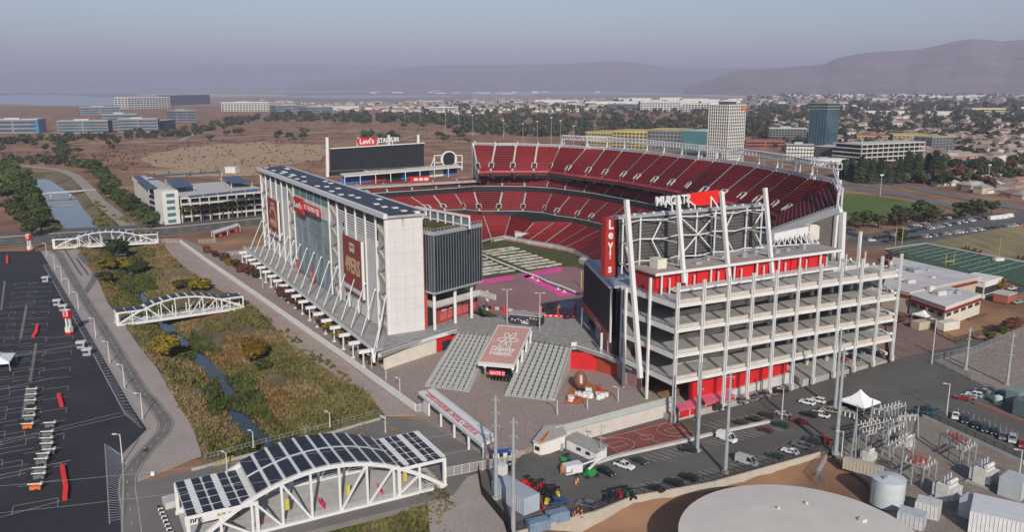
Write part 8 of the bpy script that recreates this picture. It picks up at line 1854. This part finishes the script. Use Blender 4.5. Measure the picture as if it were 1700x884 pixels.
for k in range(12): mb.beam(Vector((p.x-r_-.1, p.y-.3, z0+k*.55)), Vector((p.x-r_-.1, p.y+.3, z0+k*.55)), .06, .06)
for s in (-.3, .3): mb.beam(Vector((p.x-r_-.1, p.y+s, z0)), Vector((p.x-r_-.1, p.y+s, z1+1)), .07, .07)
mb.cyl((p.x-1.5, p.y-1.2, z1+.3), (p.x-1.5, p.y-1.2, z1+1), .5, n=8); mb.build('ladder', GALV, wt)
CORR = M('corrugated_grey', (.42, .44, .46), .6, .1, .6)
container('tan flat roofed wall building behind the water tank', GL(1432, 786), 9.5, 1.6, 3.0, R(-40), TAN_W, 'tan_outbuilding', 'building'); container('white shed with dark door by the huge tank rim', GL(1513, 872), 5.5, 4, 3.2, R(-35), CORR, 'equipment_shed', 'shed'); container('brown roofed white shed right of the dark door shed', GL(1540, 855), 5, 4.4, 3.4, R(-35), M('shed_panel', (.50, .49, .47), .7), 'equipment_shed', 'shed')
container('grey mottled storage tank box near the right transformer', GL(1614, 858), 4.6, 4.6, 4.4, R(40), CORR, 'equipment_shed', 'shed'); container('large white corrugated enclosure at the bottom right corner', GL(1678, 884), 16, 10, 5.0, R(-32), M('corrugated_white', (.56, .57, .58), .6, .08, .5), 'corrugated_enclosure', 'building'); container('grey corrugated shed at the right edge above the enclosure', GL(1682, 822), 6, 5, 4.6, R(40), CORR, 'equipment_shed', 'shed')
container('green grey equipment box in the small plant yard at right', GL(1688, 668), 6, 4, 4, R(30), M('plant_teal', (.18, .25, .25), .7), 'plant_unit', 'equipment'); container('dark cooling unit at the right edge of the plant yard', GL(1705, 690), 7, 5, 5, R(30), M('plant_dark', (.10, .14, .15), .7), 'plant_unit', 'equipment')
p = GL(1656, 672); t = thing('plant_tank', 'small pale green tank in the plant yard at right', 'tank', p); mb = MB(); mb.cyl(p, p+ZD*2.6, 1.2, n=16); mb.build('shell', M('tank_pale_green', (.42, .50, .46), .5), t); mb = MB(); mb.cyl(p+ZD*2.6, p+ZD*3.0, 1.2, .3, n=16); mb.build('lid', MATS['tank_pale_green'], t)
wall_thing('red kerb wall in front of the small plant yard', [GL(1618, 672), GL(1720, 712)], lambda p: lotz(p.x), 1.0, .6, M('kerb_red', (.32, .16, .14), .9), 4); fence('teal rail fence round the small plant yard', [GL(1622, 668), GL(1665, 655), GL(1720, 676)], .3, 2, 3, TEALW, 6)
# overhead lines
def wire(label, a, b_, sag=2.5):
 pts = [lerp(a, b_, k/14)-ZD*(sag*4*(k/14)*(1-k/14)) for k in range(15)]; t = thing('power_line', label, 'cable', a, 'power lines between steel poles'); mb = MB()
 for p, q_ in zip(pts, pts[1:]): mb.beam(p, q_, .035, .035)
 mb.build('conductor', GALV, t)
pA = GL(852, 890); 
for k, (y, ye) in enumerate(((706, 846), (735, 872))): a = G(0, 0, 1) if False else pA+ZD*(V(y, pA)-pA.z); wire('thin power line crossing above the solar bridge, %s one' % ['upper', 'lower'][k], a, Vector((-118, 150, [18, 12][k])), 1.5)
# ================================================================== vegetation
def leafmat(name, c1, c2, rnd=.25):
 m = M(name, c1, .9, col2=c2, scale=.7, obj=True, rnd=rnd, spec=.1); return m
LEAF_D = leafmat('leaf_dark', (.022, .036, .014), (.055, .075, .028)); LEAF_M = leafmat('leaf_mid', (.035, .055, .016), (.085, .105, .032)); LEAF_G = leafmat('leaf_gold', (.11, .085, .012), (.23, .165, .022)); LEAF_R = leafmat('leaf_russet', (.075, .028, .02), (.16, .07, .045)); LEAF_O = leafmat('leaf_olive', (.05, .05, .022), (.105, .095, .04)); BARK = M('bark', (.08, .058, .042), .95, .25, 2.0, obj=True)
def crown_mesh(name, n, lobes, size, mat, seed, stretch=1.0):
 rng = np.random.default_rng(seed); V_, F_ = [], []
 cs = rng.normal(0, 1, (lobes, 3)); cs /= np.linalg.norm(cs, axis=1)[:, None]; cs *= rng.uniform(.25, .62, (lobes, 1)); cs[:, 2] = cs[:, 2]*.75*stretch
 rs = rng.uniform(.30, .48, lobes)
 for i in range(n):
  k = rng.integers(lobes); d = rng.normal(0, 1, 3); d /= np.linalg.norm(d); p = cs[k]+d*rs[k]*rng.uniform(.72, 1.06)*np.array([1, 1, stretch]); nrm = d+rng.normal(0, .45, 3); nrm /= np.linalg.norm(nrm)
  a = np.cross(nrm, [0, 0, 1.]); a = a/(np.linalg.norm(a)+1e-6); b = np.cross(nrm, a); s = size*rng.uniform(.6, 1.4); th = rng.uniform(0, 6.28); a, b = a*math.cos(th)+b*math.sin(th), b*math.cos(th)-a*math.sin(th)
  j = len(V_); V_ += [tuple(p-a*s-b*s*.6), tuple(p+a*s*.9-b*s*.5), tuple(p+a*s*.7+b*s*.7), tuple(p-a*s*.8+b*s*.6)]; F_.append((j, j+1, j+2, j+3))
 for c_, r_ in zip(cs, rs):
  j = len(V_); o_ = [(1, 0, 0), (0, 1, 0), (-1, 0, 0), (0, -1, 0), (0, 0, 1), (0, 0, -1)]; V_ += [tuple(c_+np.array(v)*r_*.78*np.array([1, 1, stretch])) for v in o_]; F_ += [(j+a, j+b, j+4) for a, b in ((0, 1), (1, 2), (2, 3), (3, 0))]+[(j+b, j+a, j+5) for a, b in ((0, 1), (1, 2), (2, 3), (3, 0))]
 me = bpy.data.meshes.new(name); me.from_pydata(V_, [], F_); me.materials.append(mat); return me
def cone_crown(name, n, mat, seed):
 rng = np.random.default_rng(seed); V_, F_ = [], []
 for i in range(n):
  z = rng.uniform(0, 1)**1.1; r_ = (1-z)*.46*rng.uniform(.55, 1.1)*(1+.25*math.sin(z*40)); th = rng.uniform(0, 6.28); p = np.array([r_*math.cos(th), r_*math.sin(th), z*1.9-.95]); o_ = np.array([math.cos(th), math.sin(th), -.5]); t_ = np.array([-math.sin(th), math.cos(th), 0]); s = .12*rng.uniform(.6, 1.3)
  j = len(V_); V_ += [tuple(p-t_*s), tuple(p+t_*s), tuple(p+t_*s*.5+o_*s*1.6), tuple(p-t_*s*.5+o_*s*1.6)]; F_.append((j, j+1, j+2, j+3))
 j = len(V_); V_ += [(.3*math.cos(k*math.pi/3), .3*math.sin(k*math.pi/3), -.9) for k in range(6)]+[(0, 0, .95)]; F_ += [(j+k, j+(k+1) % 6, j+6) for k in range(6)]
 me = bpy.data.meshes.new(name); me.from_pydata(V_, [], F_); me.materials.append(mat); return me
def trunk_mesh(name, limbs=4, seed=0):
 rng = random.Random(seed); mb = MB(); mb.cyl((0, 0, 0), (0, 0, .45), .045, .03, n=7)
 for k in range(limbs): a = 6.28*k/limbs+rng.random(); mb.cyl((0, 0, .36+.03*k), (.22*math.cos(a), .22*math.sin(a), .72), .022, .008, n=5)
 me = bpy.data.meshes.new(name); me.from_pydata(mb.v, [], mb.f); me.materials.append(BARK); return me
TR = [trunk_mesh('trunk', 4, s) for s in range(3)]
CN = {}
for k, m_ in dict(dark=LEAF_D, mid=LEAF_M, gold=LEAF_G, russet=LEAF_R, olive=LEAF_O).items():
 CN[k] = [crown_mesh('crown', 900, 9, .085, m_, 10+s) for s in range(2)]; CN[k+'_far'] = [crown_mesh('crown', 170, 6, .17, m_, 40+s) for s in range(3)]
CN['cone'] = [cone_crown('crown', 500, LEAF_D, 3+s) for s in range(2)]; CN['cone_far'] = CN['cone']
rt = random.Random(21)
def tree(p, h, wd, kind, label, group, name='tree', cat='tree', far=False, bush=False):
 t = thing(name, label, cat, p, group, rt.uniform(0, 6.28)); me = rt.choice(CN[kind+('_far' if far else '')])
 c_ = bpy.data.objects.new('crown', me); C.objects.link(c_); c_.parent = t
 if bush: c_.scale = (wd*.62, wd*.62, h*.62); c_.location = (0, 0, h*.42)
 elif kind == 'cone': c_.scale = (wd, wd, h*.5); c_.location = (0, 0, h*.55)
 else: c_.scale = (wd*.62, wd*.62, h*.44); c_.location = (0, 0, h*.60)
 r_ = bpy.data.objects.new('stem' if bush else 'trunk', rt.choice(TR)); C.objects.link(r_); r_.parent = t; r_.scale = (h*.9, h*.9, h)
 return t
def bank_z(p):
 z, _ = ground_height(np.array([[p.x]]), np.array([[p.y]])); return float(z[0, 0])
def at_bank(px, py, guess=-2):
 z = guess
 for _ in range(12): p = G(px, py, z); z = .5*z+.5*bank_z(p)
 return Vector((p.x, p.y, bank_z(p)-.1))
for px, py, hp, wp, kd, l in [(280, 597, 42, 48, 'gold', 'golden leaved round tree on the creek bank below the middle bridge'), (424, 604, 46, 50, 'gold', 'golden olive round tree on the right bank of the creek'), (197, 436, 42, 40, 'dark', 'dark green tree in front of the farthest bridge'), (180, 452, 26, 30, 'gold', 'golden tree left of the dark tree by the farthest bridge'), (208, 453, 26, 30, 'gold', 'golden bushy tree right of the dark tree by the farthest bridge'), (232, 458, 26, 34, 'dark', 'low dark green tree on the bank right of the golden trees'), (330, 487, 26, 42, 'gold', 'yellow green bush under the middle of the bank above the middle bridge'), (300, 482, 18, 36, 'olive', 'olive bush left of the yellow green one above the middle bridge'), (438, 617, 22, 30, 'mid', 'small dark bush below the golden olive tree'), (175, 470, 20, 26, 'olive', 'olive bush on the left bank below golden trees')]:
 p = at_bank(px, py); sc_ = (p-cam.location).length/F; tree(p, hp*sc_*1.05, wp*sc_*1.05, kd, l, None)
big = [(8, 296), (24, 300), (36, 306), (16, 312), (44, 318), (30, 326), (50, 334), (14, 330), (40, 345), (58, 352), (28, 360), (64, 366), (46, 376), (70, 384), (54, 388), (-10, 310), (-8, 340)]
for i, (x, y) in enumerate(big): p = G(x, y+6); s_ = (p-cam.location).length/F; tree(p, 34*s_*rt.uniform(.85, 1.15), 36*s_*rt.uniform(.85, 1.2), 'mid', 'big bushy green tree left of the wide creek, %s from the far end' % ords[i], 'tree line left of the creek')
hd = [(138, 284), (150, 288), (160, 292), (166, 300), (176, 308), (172, 316), (186, 318), (180, 326), (196, 330), (192, 338), (208, 338), (204, 348), (218, 346), (214, 356), (230, 354), (226, 364), (240, 362), (236, 371), (250, 370), (247, 376)]
for i, (x, y) in enumerate(hd): p = G(x+4, y+4); s_ = (p-cam.location).length/F; tree(p, 24*s_*rt.uniform(.9, 1.15), 27*s_*rt.uniform(.9, 1.2), 'mid', 'dense green tree between tan path and garage, %s from the far end' % ords[i], 'dense tree row before the garage')
for i, (x, y, kd, hp) in enumerate([(372, 434, 'russet', 18), (392, 448, 'russet', 20), (380, 441, 'gold', 15), (412, 458, 'russet', 22), (402, 452, 'russet', 18), (425, 462, 'olive', 18), (470, 496, 'russet', 22), (484, 506, 'russet', 24), (500, 516, 'russet', 22), (512, 524, 'olive', 18), (533, 545, 'russet', 22), (546, 556, 'gold', 24), (560, 566, 'gold', 22), (570, 572, 'olive', 18), (605, 598, 'russet', 18), (618, 606, 'russet', 14), (345, 420, 'russet', 14), (358, 427, 'russet', 14)]):
 p = G(x, y); s_ = (p-cam.location).length/F; tree(p, hp*s_, hp*1.15*s_, kd, '%s leaved small tree between white wall and tower walkway, %s from the far end' % ({'russet': 'russet', 'gold': 'golden', 'olive': 'olive'}[kd], ords[[2, 4, 3, 6, 5, 7, 8, 9, 10, 11, 12, 13, 14, 15, 16, 17, 0, 1][i]]), 'small autumn trees along the white wall', bush=hp < 20)
for i, (x, y) in enumerate(((463, 470), (489, 484), (501, 505))): p = G(x, y); s_ = (p-cam.location).length/F; tree(p, 16*s_, 12*s_, 'mid', 'green tree under the tower walkway beams, %s from the far end' % ords[i], 'green trees under the walkway')
# palms
def palm_proto():
 mb = MB(); mb.cyl((0, 0, 0), (0, 0, 1), .035, .022, n=7); tm = bpy.data.meshes.new('trunk'); tm.from_pydata(mb.v, [], mb.f); tm.materials.append(BARK)
 mb = MB(); rg = random.Random(3)
 for k in range(22):
  a = k*2.4; el = rg.uniform(-.5, 1.0); d = Vector((math.cos(a), math.sin(a), 0)); s = Vector((-d.y, d.x, 0)); p0 = Vector((0, 0, 1)); pts = [p0+d*(.32*f_)*math.cos(el*.7)+ZD*(.28*f_*math.sin(el)-.22*f_*f_) for f_ in (0, .4, .75, 1)]
  for i, (a_, b_) in enumerate(zip(pts, pts[1:])): w0, w1 = (.02, .05, .045, .01)[i], (.02, .05, .045, .01)[i+1]; mb.quad(a_-s*w0, a_+s*w0, b_+s*w1, b_-s*w1)
 cm = bpy.data.meshes.new('crown'); cm.from_pydata(mb.v, [], mb.f); cm.materials.append(leafmat('palm_leaf', (.06, .06, .02), (.16, .12, .04))); return tm, cm
PT, PC = palm_proto()
for i, (x, y) in enumerate(((306, 370), (322, 369), (338, 367), (353, 366), (371, 364), (386, 363), (402, 361))):
 p = G(x, y); t = thing('palm_tree', 'palm tree in front of the garage facade, %s from the stair tower' % ords[i], 'palm tree', p, 'palm trees in front of the garage'); hgt = 24*(p-cam.location).length/F
 for nm, me in (('trunk', PT), ('crown', PC)): o = bpy.data.objects.new(nm, me); C.objects.link(o); o.parent = t; o.scale = (hgt*1.3, hgt*1.3, hgt)
# background trees, individually
regions = [  # polygon, count, kinds, size px range, label, group
 ([(0, 238), (120, 236), (200, 240), (215, 255), (130, 264), (60, 258), (0, 264)], 26, ['dark', 'dark', 'olive'], (9, 17), 'tree in the groves before the glass offices', 'trees before the glass offices'),
 ([(200, 222), (300, 216), (370, 200), (420, 205), (330, 222), (240, 232)], 26, ['dark', 'mid'], (7, 11), 'street tree beside the glass offices', 'belt of trees beside the offices'),
 ([(330, 226), (480, 222), (560, 225), (560, 240), (440, 240), (340, 236)], 10, ['dark', 'dark', 'olive'], (9, 15), 'lone tree on the brown grassland', 'lone trees on the brown grassland'),
 ([(450, 196), (700, 196), (760, 206), (690, 216), (560, 206), (450, 205)], 34, ['dark', 'dark', 'mid', 'olive'], (8, 14), 'tree in the belt beyond the grassland', 'tree belt beyond the grassland'),
 ([(560, 226), (790, 220), (790, 240), (600, 238)], 14, ['dark', 'mid'], (10, 18), 'tree behind the black scoreboard sign', 'trees behind the scoreboard'),
 ([(700, 200), (1000, 204), (1240, 206), (1240, 222), (960, 226), (780, 222)], 70, ['dark', 'dark', 'dark', 'olive', 'mid'], (8, 16), 'woodland tree beyond the upper seats', 'woodland beyond the upper seats'),
 ([(1240, 224), (1420, 214), (1700, 206), (1700, 250), (1600, 262), (1430, 222)], 40, ['dark', 'dark', 'olive', 'russet'], (8, 15), 'tree among the far pink roofed houses', 'trees among the far houses'),
 ([(1400, 282), (1560, 276), (1700, 285), (1700, 320), (1560, 312), (1400, 300)], 62, ['dark', 'mid', 'russet', 'olive', 'dark'], (14, 24), 'garden tree among houses behind sports grass', 'trees among the nearer houses'),
 ([(1405, 372), (1480, 366), (1600, 356), (1650, 352), (1650, 358), (1530, 374), (1420, 385)], 30, ['mid', 'dark', 'olive'], (20, 30), 'tree in the row before the far lot', 'tree row before the far lot')]
HUE = dict(dark='dark green', mid='green', olive='olive', russet='russet', gold='golden')
def where(x, y, xa, xb, ya, yb): return ('left end', 'left part', 'middle', 'right part', 'right end')[min(4, int(5*(x-xa)/(xb-xa)))]+(' nearer side' if (y-ya)/(yb-ya) > .5 else ' farther side')
def in_poly(x, y, poly): return bool(inside(np.array([x]), np.array([y]), poly)[0])
for poly, n, kinds, (s0, s1), l, g in regions:
 k = 0; xa, xb = min(p[0] for p in poly), max(p[0] for p in poly); ya, yb = min(p[1] for p in poly), max(p[1] for p in poly)
 while k < n:
  x, y = rt.uniform(xa, xb), rt.uniform(ya, yb)
  if not in_poly(x, y, poly): continue
  p = G(x, y); s_ = (p-cam.location).length/F; hp = rt.uniform(s0, s1); kd = rt.choice(kinds); tree(p, hp*s_, hp*rt.uniform(.8, 1.25)*s_, kd, '%s %s %s, %s' % ('tall' if hp > (s0+s1)/2 else 'low', HUE[kd], l, where(x, y, xa, xb, ya, yb)), g, far=True); k += 1
for i, (x, y, hp) in enumerate([(1412, 300, 34), (1428, 304, 40), (1446, 305, 36), (1462, 296, 30), (1492, 304, 34), (1505, 296, 40), (1522, 303, 44), (1538, 300, 40), (1550, 302, 46), (1560, 300, 36), (1476, 306, 26), (1398, 296, 28)]):
 p = G(x, y); s_ = (p-cam.location).length/F; tree(p, hp*s_, hp*.5*s_, 'cone', 'tall dark conifer in the row before the open garage frame, %s listed' % ords[i], 'conifers before the garage frame', name='pine_tree')
for (x, y, hp, kd, l) in [(1655, 487, 28, 'gold', 'yellow green tree beside white car right of the training building'), (1497, 330+70, 20, 'dark', 'dark tree at the left end of the far lot'), (1491, 443, 24, 'olive', 'brown green tree behind the pale flat roof'), (1478, 436, 16, 'russet', 'russet shrub at the corner of the pale flat roof'), (1490, 545, 22, 'russet', 'bare russet tree beside the ramp building end column'), (1640, 568, 18, 'mid', 'green hedge bush by the service road fence'), (1665, 560, 18, 'mid', 'green hedge bush farther right on the service road'), (1678, 556, 30, 'russet', 'bare brown tree at the right edge behind the fence')]:
 p = GL(x, y); s_ = (p-cam.location).length/F; tree(p, hp*s_, hp*1.1*s_, kd, l, None)
# remaining woods as one mass each
def wood_mass(name, items, mat, seed):
 rng = np.random.default_rng(seed); V_, F_ = [], []
 for (x, y, z, h_, w_) in items:
  for j in range(26):
   d = rng.normal(0, 1, 3); d /= np.linalg.norm(d); p = np.array([x, y, z+h_*.52])+d*np.array([w_*.5, w_*.5, h_*.48])*rng.uniform(.55, 1.05); a = rng.normal(0, 1, 3); a /= np.linalg.norm(a); b = np.cross(d, a); s = w_*.20*rng.uniform(.6, 1.3); i = len(V_)
   V_ += [tuple(p-a*s-b*s), tuple(p+a*s-b*s), tuple(p+a*s+b*s), tuple(p-a*s+b*s)]; F_.append((i, i+1, i+2, i+3))
 me = bpy.data.meshes.new(name); me.from_pydata(V_, [], F_); me.materials.append(mat); o = bpy.data.objects.new(name, me); C.objects.link(o); o['kind'] = 'stuff'; return o
def scatter(poly, n, s0, s1, seed):
 rg = random.Random(seed); out = []; xa, xb = min(p[0] for p in poly), max(p[0] for p in poly); ya, yb = min(p[1] for p in poly), max(p[1] for p in poly)
 while len(out) < n:
  x, y = rg.uniform(xa, xb), rg.uniform(ya, yb)
  if in_poly(x, y, poly): p = G(x, y); s_ = (p-cam.location).length/F; hp = rg.uniform(s0, s1)*s_; out.append((p.x, p.y, 0, hp, hp*rg.uniform(.9, 1.4)))
 return out
W = []
for poly, n, s0, s1 in [([(690, 196), (1000, 200), (1240, 196), (1340, 222), (1240, 228), (960, 230), (760, 222)], 420, 6, 13), ([(440, 192), (700, 192), (760, 200), (700, 206), (440, 202)], 150, 5, 10), ([(0, 230), (300, 221), (420, 193), (440, 198), (310, 228), (0, 240)], 190, 4, 8), ([(700, 176), (1000, 178), (1240, 184), (1240, 198), (860, 198), (700, 192)], 220, 4, 8), ([(1240, 180), (1700, 172), (1700, 300), (1400, 290), (1240, 232)], 1250, 5, 11), ([(0, 262), (100, 262), (170, 276), (120, 280), (0, 272)], 40, 5, 9), ([(540, 176), (700, 172), (1000, 166), (1240, 172), (1240, 180), (700, 186)], 160, 2, 5), ([(1240, 158), (1700, 156), (1700, 176), (1240, 180)], 420, 2, 5)]: W += scatter(poly, n, s0, s1, len(W)+1)
S_ = []
for poly, n, s0, s1 in [([(150, 246), (300, 238), (560, 224), (560, 290), (430, 296), (200, 292)], 420, .8, 2.6), ([(0, 255), (120, 250), (230, 262), (220, 285), (130, 275), (0, 270)], 160, 1, 3), ([(420, 205), (800, 215), (800, 240), (420, 225)], 160, .8, 2)]: S_ += scatter(poly, n, s0, s1, 500+len(S_))
wood_mass('dry_scrub', S_, M('scrub_leaf', (.075, .05, .03), .95, col2=(.15, .10, .055), scale=.05, spec=.05), 6)
wood_mass('distant_woods', W, M('distant_leaf', (.028, .040, .018), .9, col2=(.062, .062, .030), scale=.02, spec=.1), 5)
# houses
HR = [M('roof_grey', (.24, .22, .205), .9, .2, .3), M('roof_tan', (.30, .235, .185), .9, .2, .3), M('roof_pink', (.30, .155, .125), .9, .2, .3), M('roof_pale', (.38, .345, .31), .9, .15, .3), M('roof_brown', (.17, .12, .095), .9, .2, .3)]
HW = [M('house_cream', (.42, .37, .31), .9), M('house_white', (.52, .50, .46), .9), M('house_pink', (.38, .27, .22), .9)]
def house_shapes(p, L, W_, h, a_, wm_, rm):
 ca, sa = math.cos(a_), math.sin(a_); P = lambda x, y, z: Vector((p.x+x*ca-y*sa, p.y+x*sa+y*ca, z)); l, w_ = L/2, W_/2; o_ = .5
 wm_.hexa([P(-l, -w_, 0), P(l, -w_, 0), P(l, w_, 0), P(-l, w_, 0), P(-l, -w_, h), P(l, -w_, h), P(l, w_, h), P(-l, w_, h)])
 r = h+W_*.27; a, b, c_, d = P(-l-o_, -w_-o_, h), P(l+o_, -w_-o_, h), P(l+o_, w_+o_, h), P(-l-o_, w_+o_, h); e, f_ = P(-l+w_*.6, 0, r), P(l-w_*.6, 0, r)
 rm.quad(a, b, f_, e); rm.quad(c_, d, e, f_); rm.tri(b, c_, f_); rm.tri(d, a, e)
rh = random.Random(33); hn = 0; far_w, far_r = MB(), MB()
for poly, n, label, g in [([(1560, 300), (1700, 270), (1700, 330), (1640, 325)], 60, 'low house in the nearest estate', 'houses of the nearest estate'), ([(1480, 294), (1600, 284), (1640, 305), (1560, 312)], 26, 'low house among trees behind the conifers', 'houses behind the conifers'), ([(1420, 200), (1700, 200), (1700, 245), (1590, 250), (1480, 222)], 120, 'small house in the far pink roofed estate', 'houses of the far estate')]:
 k = 0; xa, xb = min(p[0] for p in poly), max(p[0] for p in poly); ya, yb = min(p[1] for p in poly), max(p[1] for p in poly)
 while k < n:
  x, y = rh.uniform(xa, xb), rh.uniform(ya, yb)
  if not in_poly(x, y, poly): continue
  p = G(x, y); hr_ = rh.choice(HR if 'pink' not in label else [HR[2], HR[2], HR[1], HR[3]]); t = thing('house', '%s, %s, %s' % (label, {'roof_grey': 'grey roof', 'roof_tan': 'tan roof', 'roof_pink': 'pinkish roof', 'roof_pale': 'pale roof', 'roof_brown': 'brown roof'}[hr_.name], where(x, y, xa, xb, ya, yb)), 'house', p, g); wm_, rm = MB(), MB(); L = rh.uniform(13, 20); a_ = R(20)+rh.choice([0, math.pi/2])+rh.uniform(-.1, .1); house_shapes(p, L, L*.62, rh.choice([3.2, 3.2, 5.6]), a_, wm_, rm)
  wm_.build('wall', rh.choice(HW), t); rm.build('roof', hr_, t)
  mb = MB(); ca, sa = math.cos(a_), math.sin(a_); c_ = Vector((p.x+sa*L*.312, p.y-ca*L*.312)); mb.rbox(c_, 1.4, .12, 1, 2.2, a_); mb.build('window', GLASS, t); k += 1
for poly, n in [([(1240, 190), (1700, 168), (1700, 262), (1560, 285), (1400, 240)], 420), ([(640, 168), (1000, 164), (1000, 186), (700, 190)], 260), ([(1250, 156), (1700, 154), (1700, 172), (1250, 178)], 160), ([(430, 168), (640, 170), (700, 186), (440, 186)], 90), ([(1240, 205), (1420, 200), (1420, 222), (1300, 228)], 130)]:
 k = 0; xa, xb = min(p[0] for p in poly), max(p[0] for p in poly); ya, yb = min(p[1] for p in poly), max(p[1] for p in poly)
 while k < n:
  x, y = rh.uniform(xa, xb), rh.uniform(ya, yb)
  if in_poly(x, y, poly) and rh.random() < 2: L = rh.uniform(14, 30 if y > 180 else 70); house_shapes(G(x, y), L, L*.6, rh.uniform(4, 9), rh.uniform(0, 3), far_w, far_r); k += 1
far_w.build('distant_house_walls', HW[1], None, kind='stuff'); far_r.build('distant_house_roofs', M('roof_mixed', (.34, .29, .25), .9, .35, .02, col2=(.20, .115, .085)), None, kind='stuff')
far_b = MB(); rb_ = random.Random(77)
for x0, x1, y0, y1, n in ((840, 1300, 140.5, 144.5, 60), (1300, 1700, 147, 158, 120), (600, 1000, 145, 152, 24), (1000, 1240, 160, 172, 40)):
 for k in range(n):
  p = G(rb_.uniform(x0, x1), max(146.5, rb_.uniform(y0, y1)+4)); far_b.rbox(p, rb_.uniform(25, 90), rb_.uniform(20, 40), 0, rb_.uniform(7, 16), rb_.uniform(-.3, .3))
far_b.build('distant_town_buildings', WHITE_W, None, kind='stuff')
# creek bank grass, reeds and brush
def tufts(name, n, mat, hmin, hmax, zone, seed, wide=.5, clump=0.0):
 rng = np.random.default_rng(seed); ys_ = rng.uniform(150, 620, n*6); L_ = np.interp(ys_, [a for a, b in BANK_L], [b for a, b in BANK_L]); R_ = np.interp(ys_, [a for a, b in BANK_R], [b for a, b in BANK_R]); xs2 = L_+(R_-L_)*rng.uniform(0.0, 1, n*6)
 mid = np.interp(ys_, [a for a, b in MID], [b for a, b in MID]); hw = np.interp(ys_, [100, 470, 586, 960], [2.6, 2.6, 13, 13]); dist = np.abs(xs2-mid)-hw
 nz = np.sin(xs2*.11+ys_*.05+seed)+np.sin(ys_*.083-xs2*.06+2*seed)+np.sin(xs2*.31+ys_*.27+seed*3)*.6
 keep = zone(dist, xs2, ys_, np.where(xs2 < mid, (xs2-L_), (R_-xs2)))&(nz > clump); sel = np.where(keep)[0][:n]; X, Y = xs2[sel], ys_[sel]; Z, _ = ground_height(X, Y); m = len(sel)
 k = 3; P = np.repeat(np.stack([X, Y, Z-.1], 1), k, 0); M_ = m*k; th = rng.uniform(0, 6.28, M_); h_ = rng.uniform(hmin, hmax, M_); w_ = rng.uniform(.5, 1, M_)*wide; P[:, :2] += rng.normal(0, .35, (M_, 2))
 dx, dy = np.cos(th)*w_, np.sin(th)*w_; lean = rng.normal(0, .35, (M_, 2))*h_[:, None]
 a = P-np.stack([dx, dy, 0*dx], 1); b = P+np.stack([dx, dy, 0*dx], 1); c_ = P+np.stack([dx*.5+lean[:, 0], dy*.5+lean[:, 1], h_], 1); d = P+np.stack([-dx*.6+lean[:, 0], -dy*.6+lean[:, 1], h_*.9], 1)
 V_ = np.stack([a, b, c_, d], 1).reshape(-1, 3); me = bpy.data.meshes.new(name); me.from_pydata(V_.tolist(), [], (np.arange(M_*4).reshape(-1, 4)).tolist()); me.materials.append(mat); o = bpy.data.objects.new(name, me); C.objects.link(o); o['kind'] = 'stuff'
 return o
tufts('dry_grass', 15000, M('straw_grass', (.135, .10, .045), .95, col2=(.26, .185, .095), scale=.09, spec=.05), .3, 1.0, lambda d, x, y, e: (d > 1.5)&(e > .3), 1, .45, -.1)
tufts('olive_brush', 12000, M('olive_brush', (.08, .08, .028), .95, col2=(.165, .145, .055), scale=.11, spec=.05), .5, 1.7, lambda d, x, y, e: (d > .3)&(e > 2.5), 2, .6, .3)
tufts('green_reeds', 9000, M('green_reeds', (.04, .058, .018), .95, col2=(.10, .105, .035), scale=.13, spec=.05), .7, 2.2, lambda d, x, y, e: (d > np.where(np.sin(y*.11)+.7*np.sin(y*.047+1) > .15, -3.5, -.5))&(d < 6.5), 3, .6, -.6)
tufts('rust_weeds', 4500, M('rust_weeds', (.14, .085, .035), .95, col2=(.22, .14, .06), scale=.2, spec=.05), .4, 1.4, lambda d, x, y, e: (d > 1.0), 4, .5, .9)
# plants beside paths
rg = random.Random(41); W = []
for poly, n in [([(150, 425), (170, 470), (200, 500), (190, 470)], 20), ([(345, 460), (420, 512), (560, 610), (600, 648), (520, 600), (400, 510)], 60), ([(60, 410), (100, 405), (120, 398), (110, 392)], 10), ([(150, 322), (190, 360), (215, 392), (180, 380)], 40)]:
 for x, y, z, h_, w_ in scatter(poly, n, 3, 7, len(W)+9): W.append((x, y, bank_z(Vector((x, y, 0))), h_, w_))
wood_mass('bank_undergrowth', W, MATS['olive_brush'], 8)
# ------------------------------------------------------------------ haze
hm = bpy.data.materials.new('haze'); hm.use_nodes = True; n = hm.node_tree.nodes; n.remove(n['Principled BSDF'])
pv = n.new('ShaderNodeVolumePrincipled'); pv.inputs['Color'].default_value = (0.60, 0.61, 0.82, 1); pv.inputs['Density'].default_value = 0.00008; pv.inputs['Anisotropy'].default_value = -0.05
hm.node_tree.links.new(pv.outputs[0], n['Material Output'].inputs['Volume'])
mb = MB(); mb.box(-120000, 120000, -8000, 120000, -8, 1150)
ho = mb.build('haze', hm, None, kind='stuff')
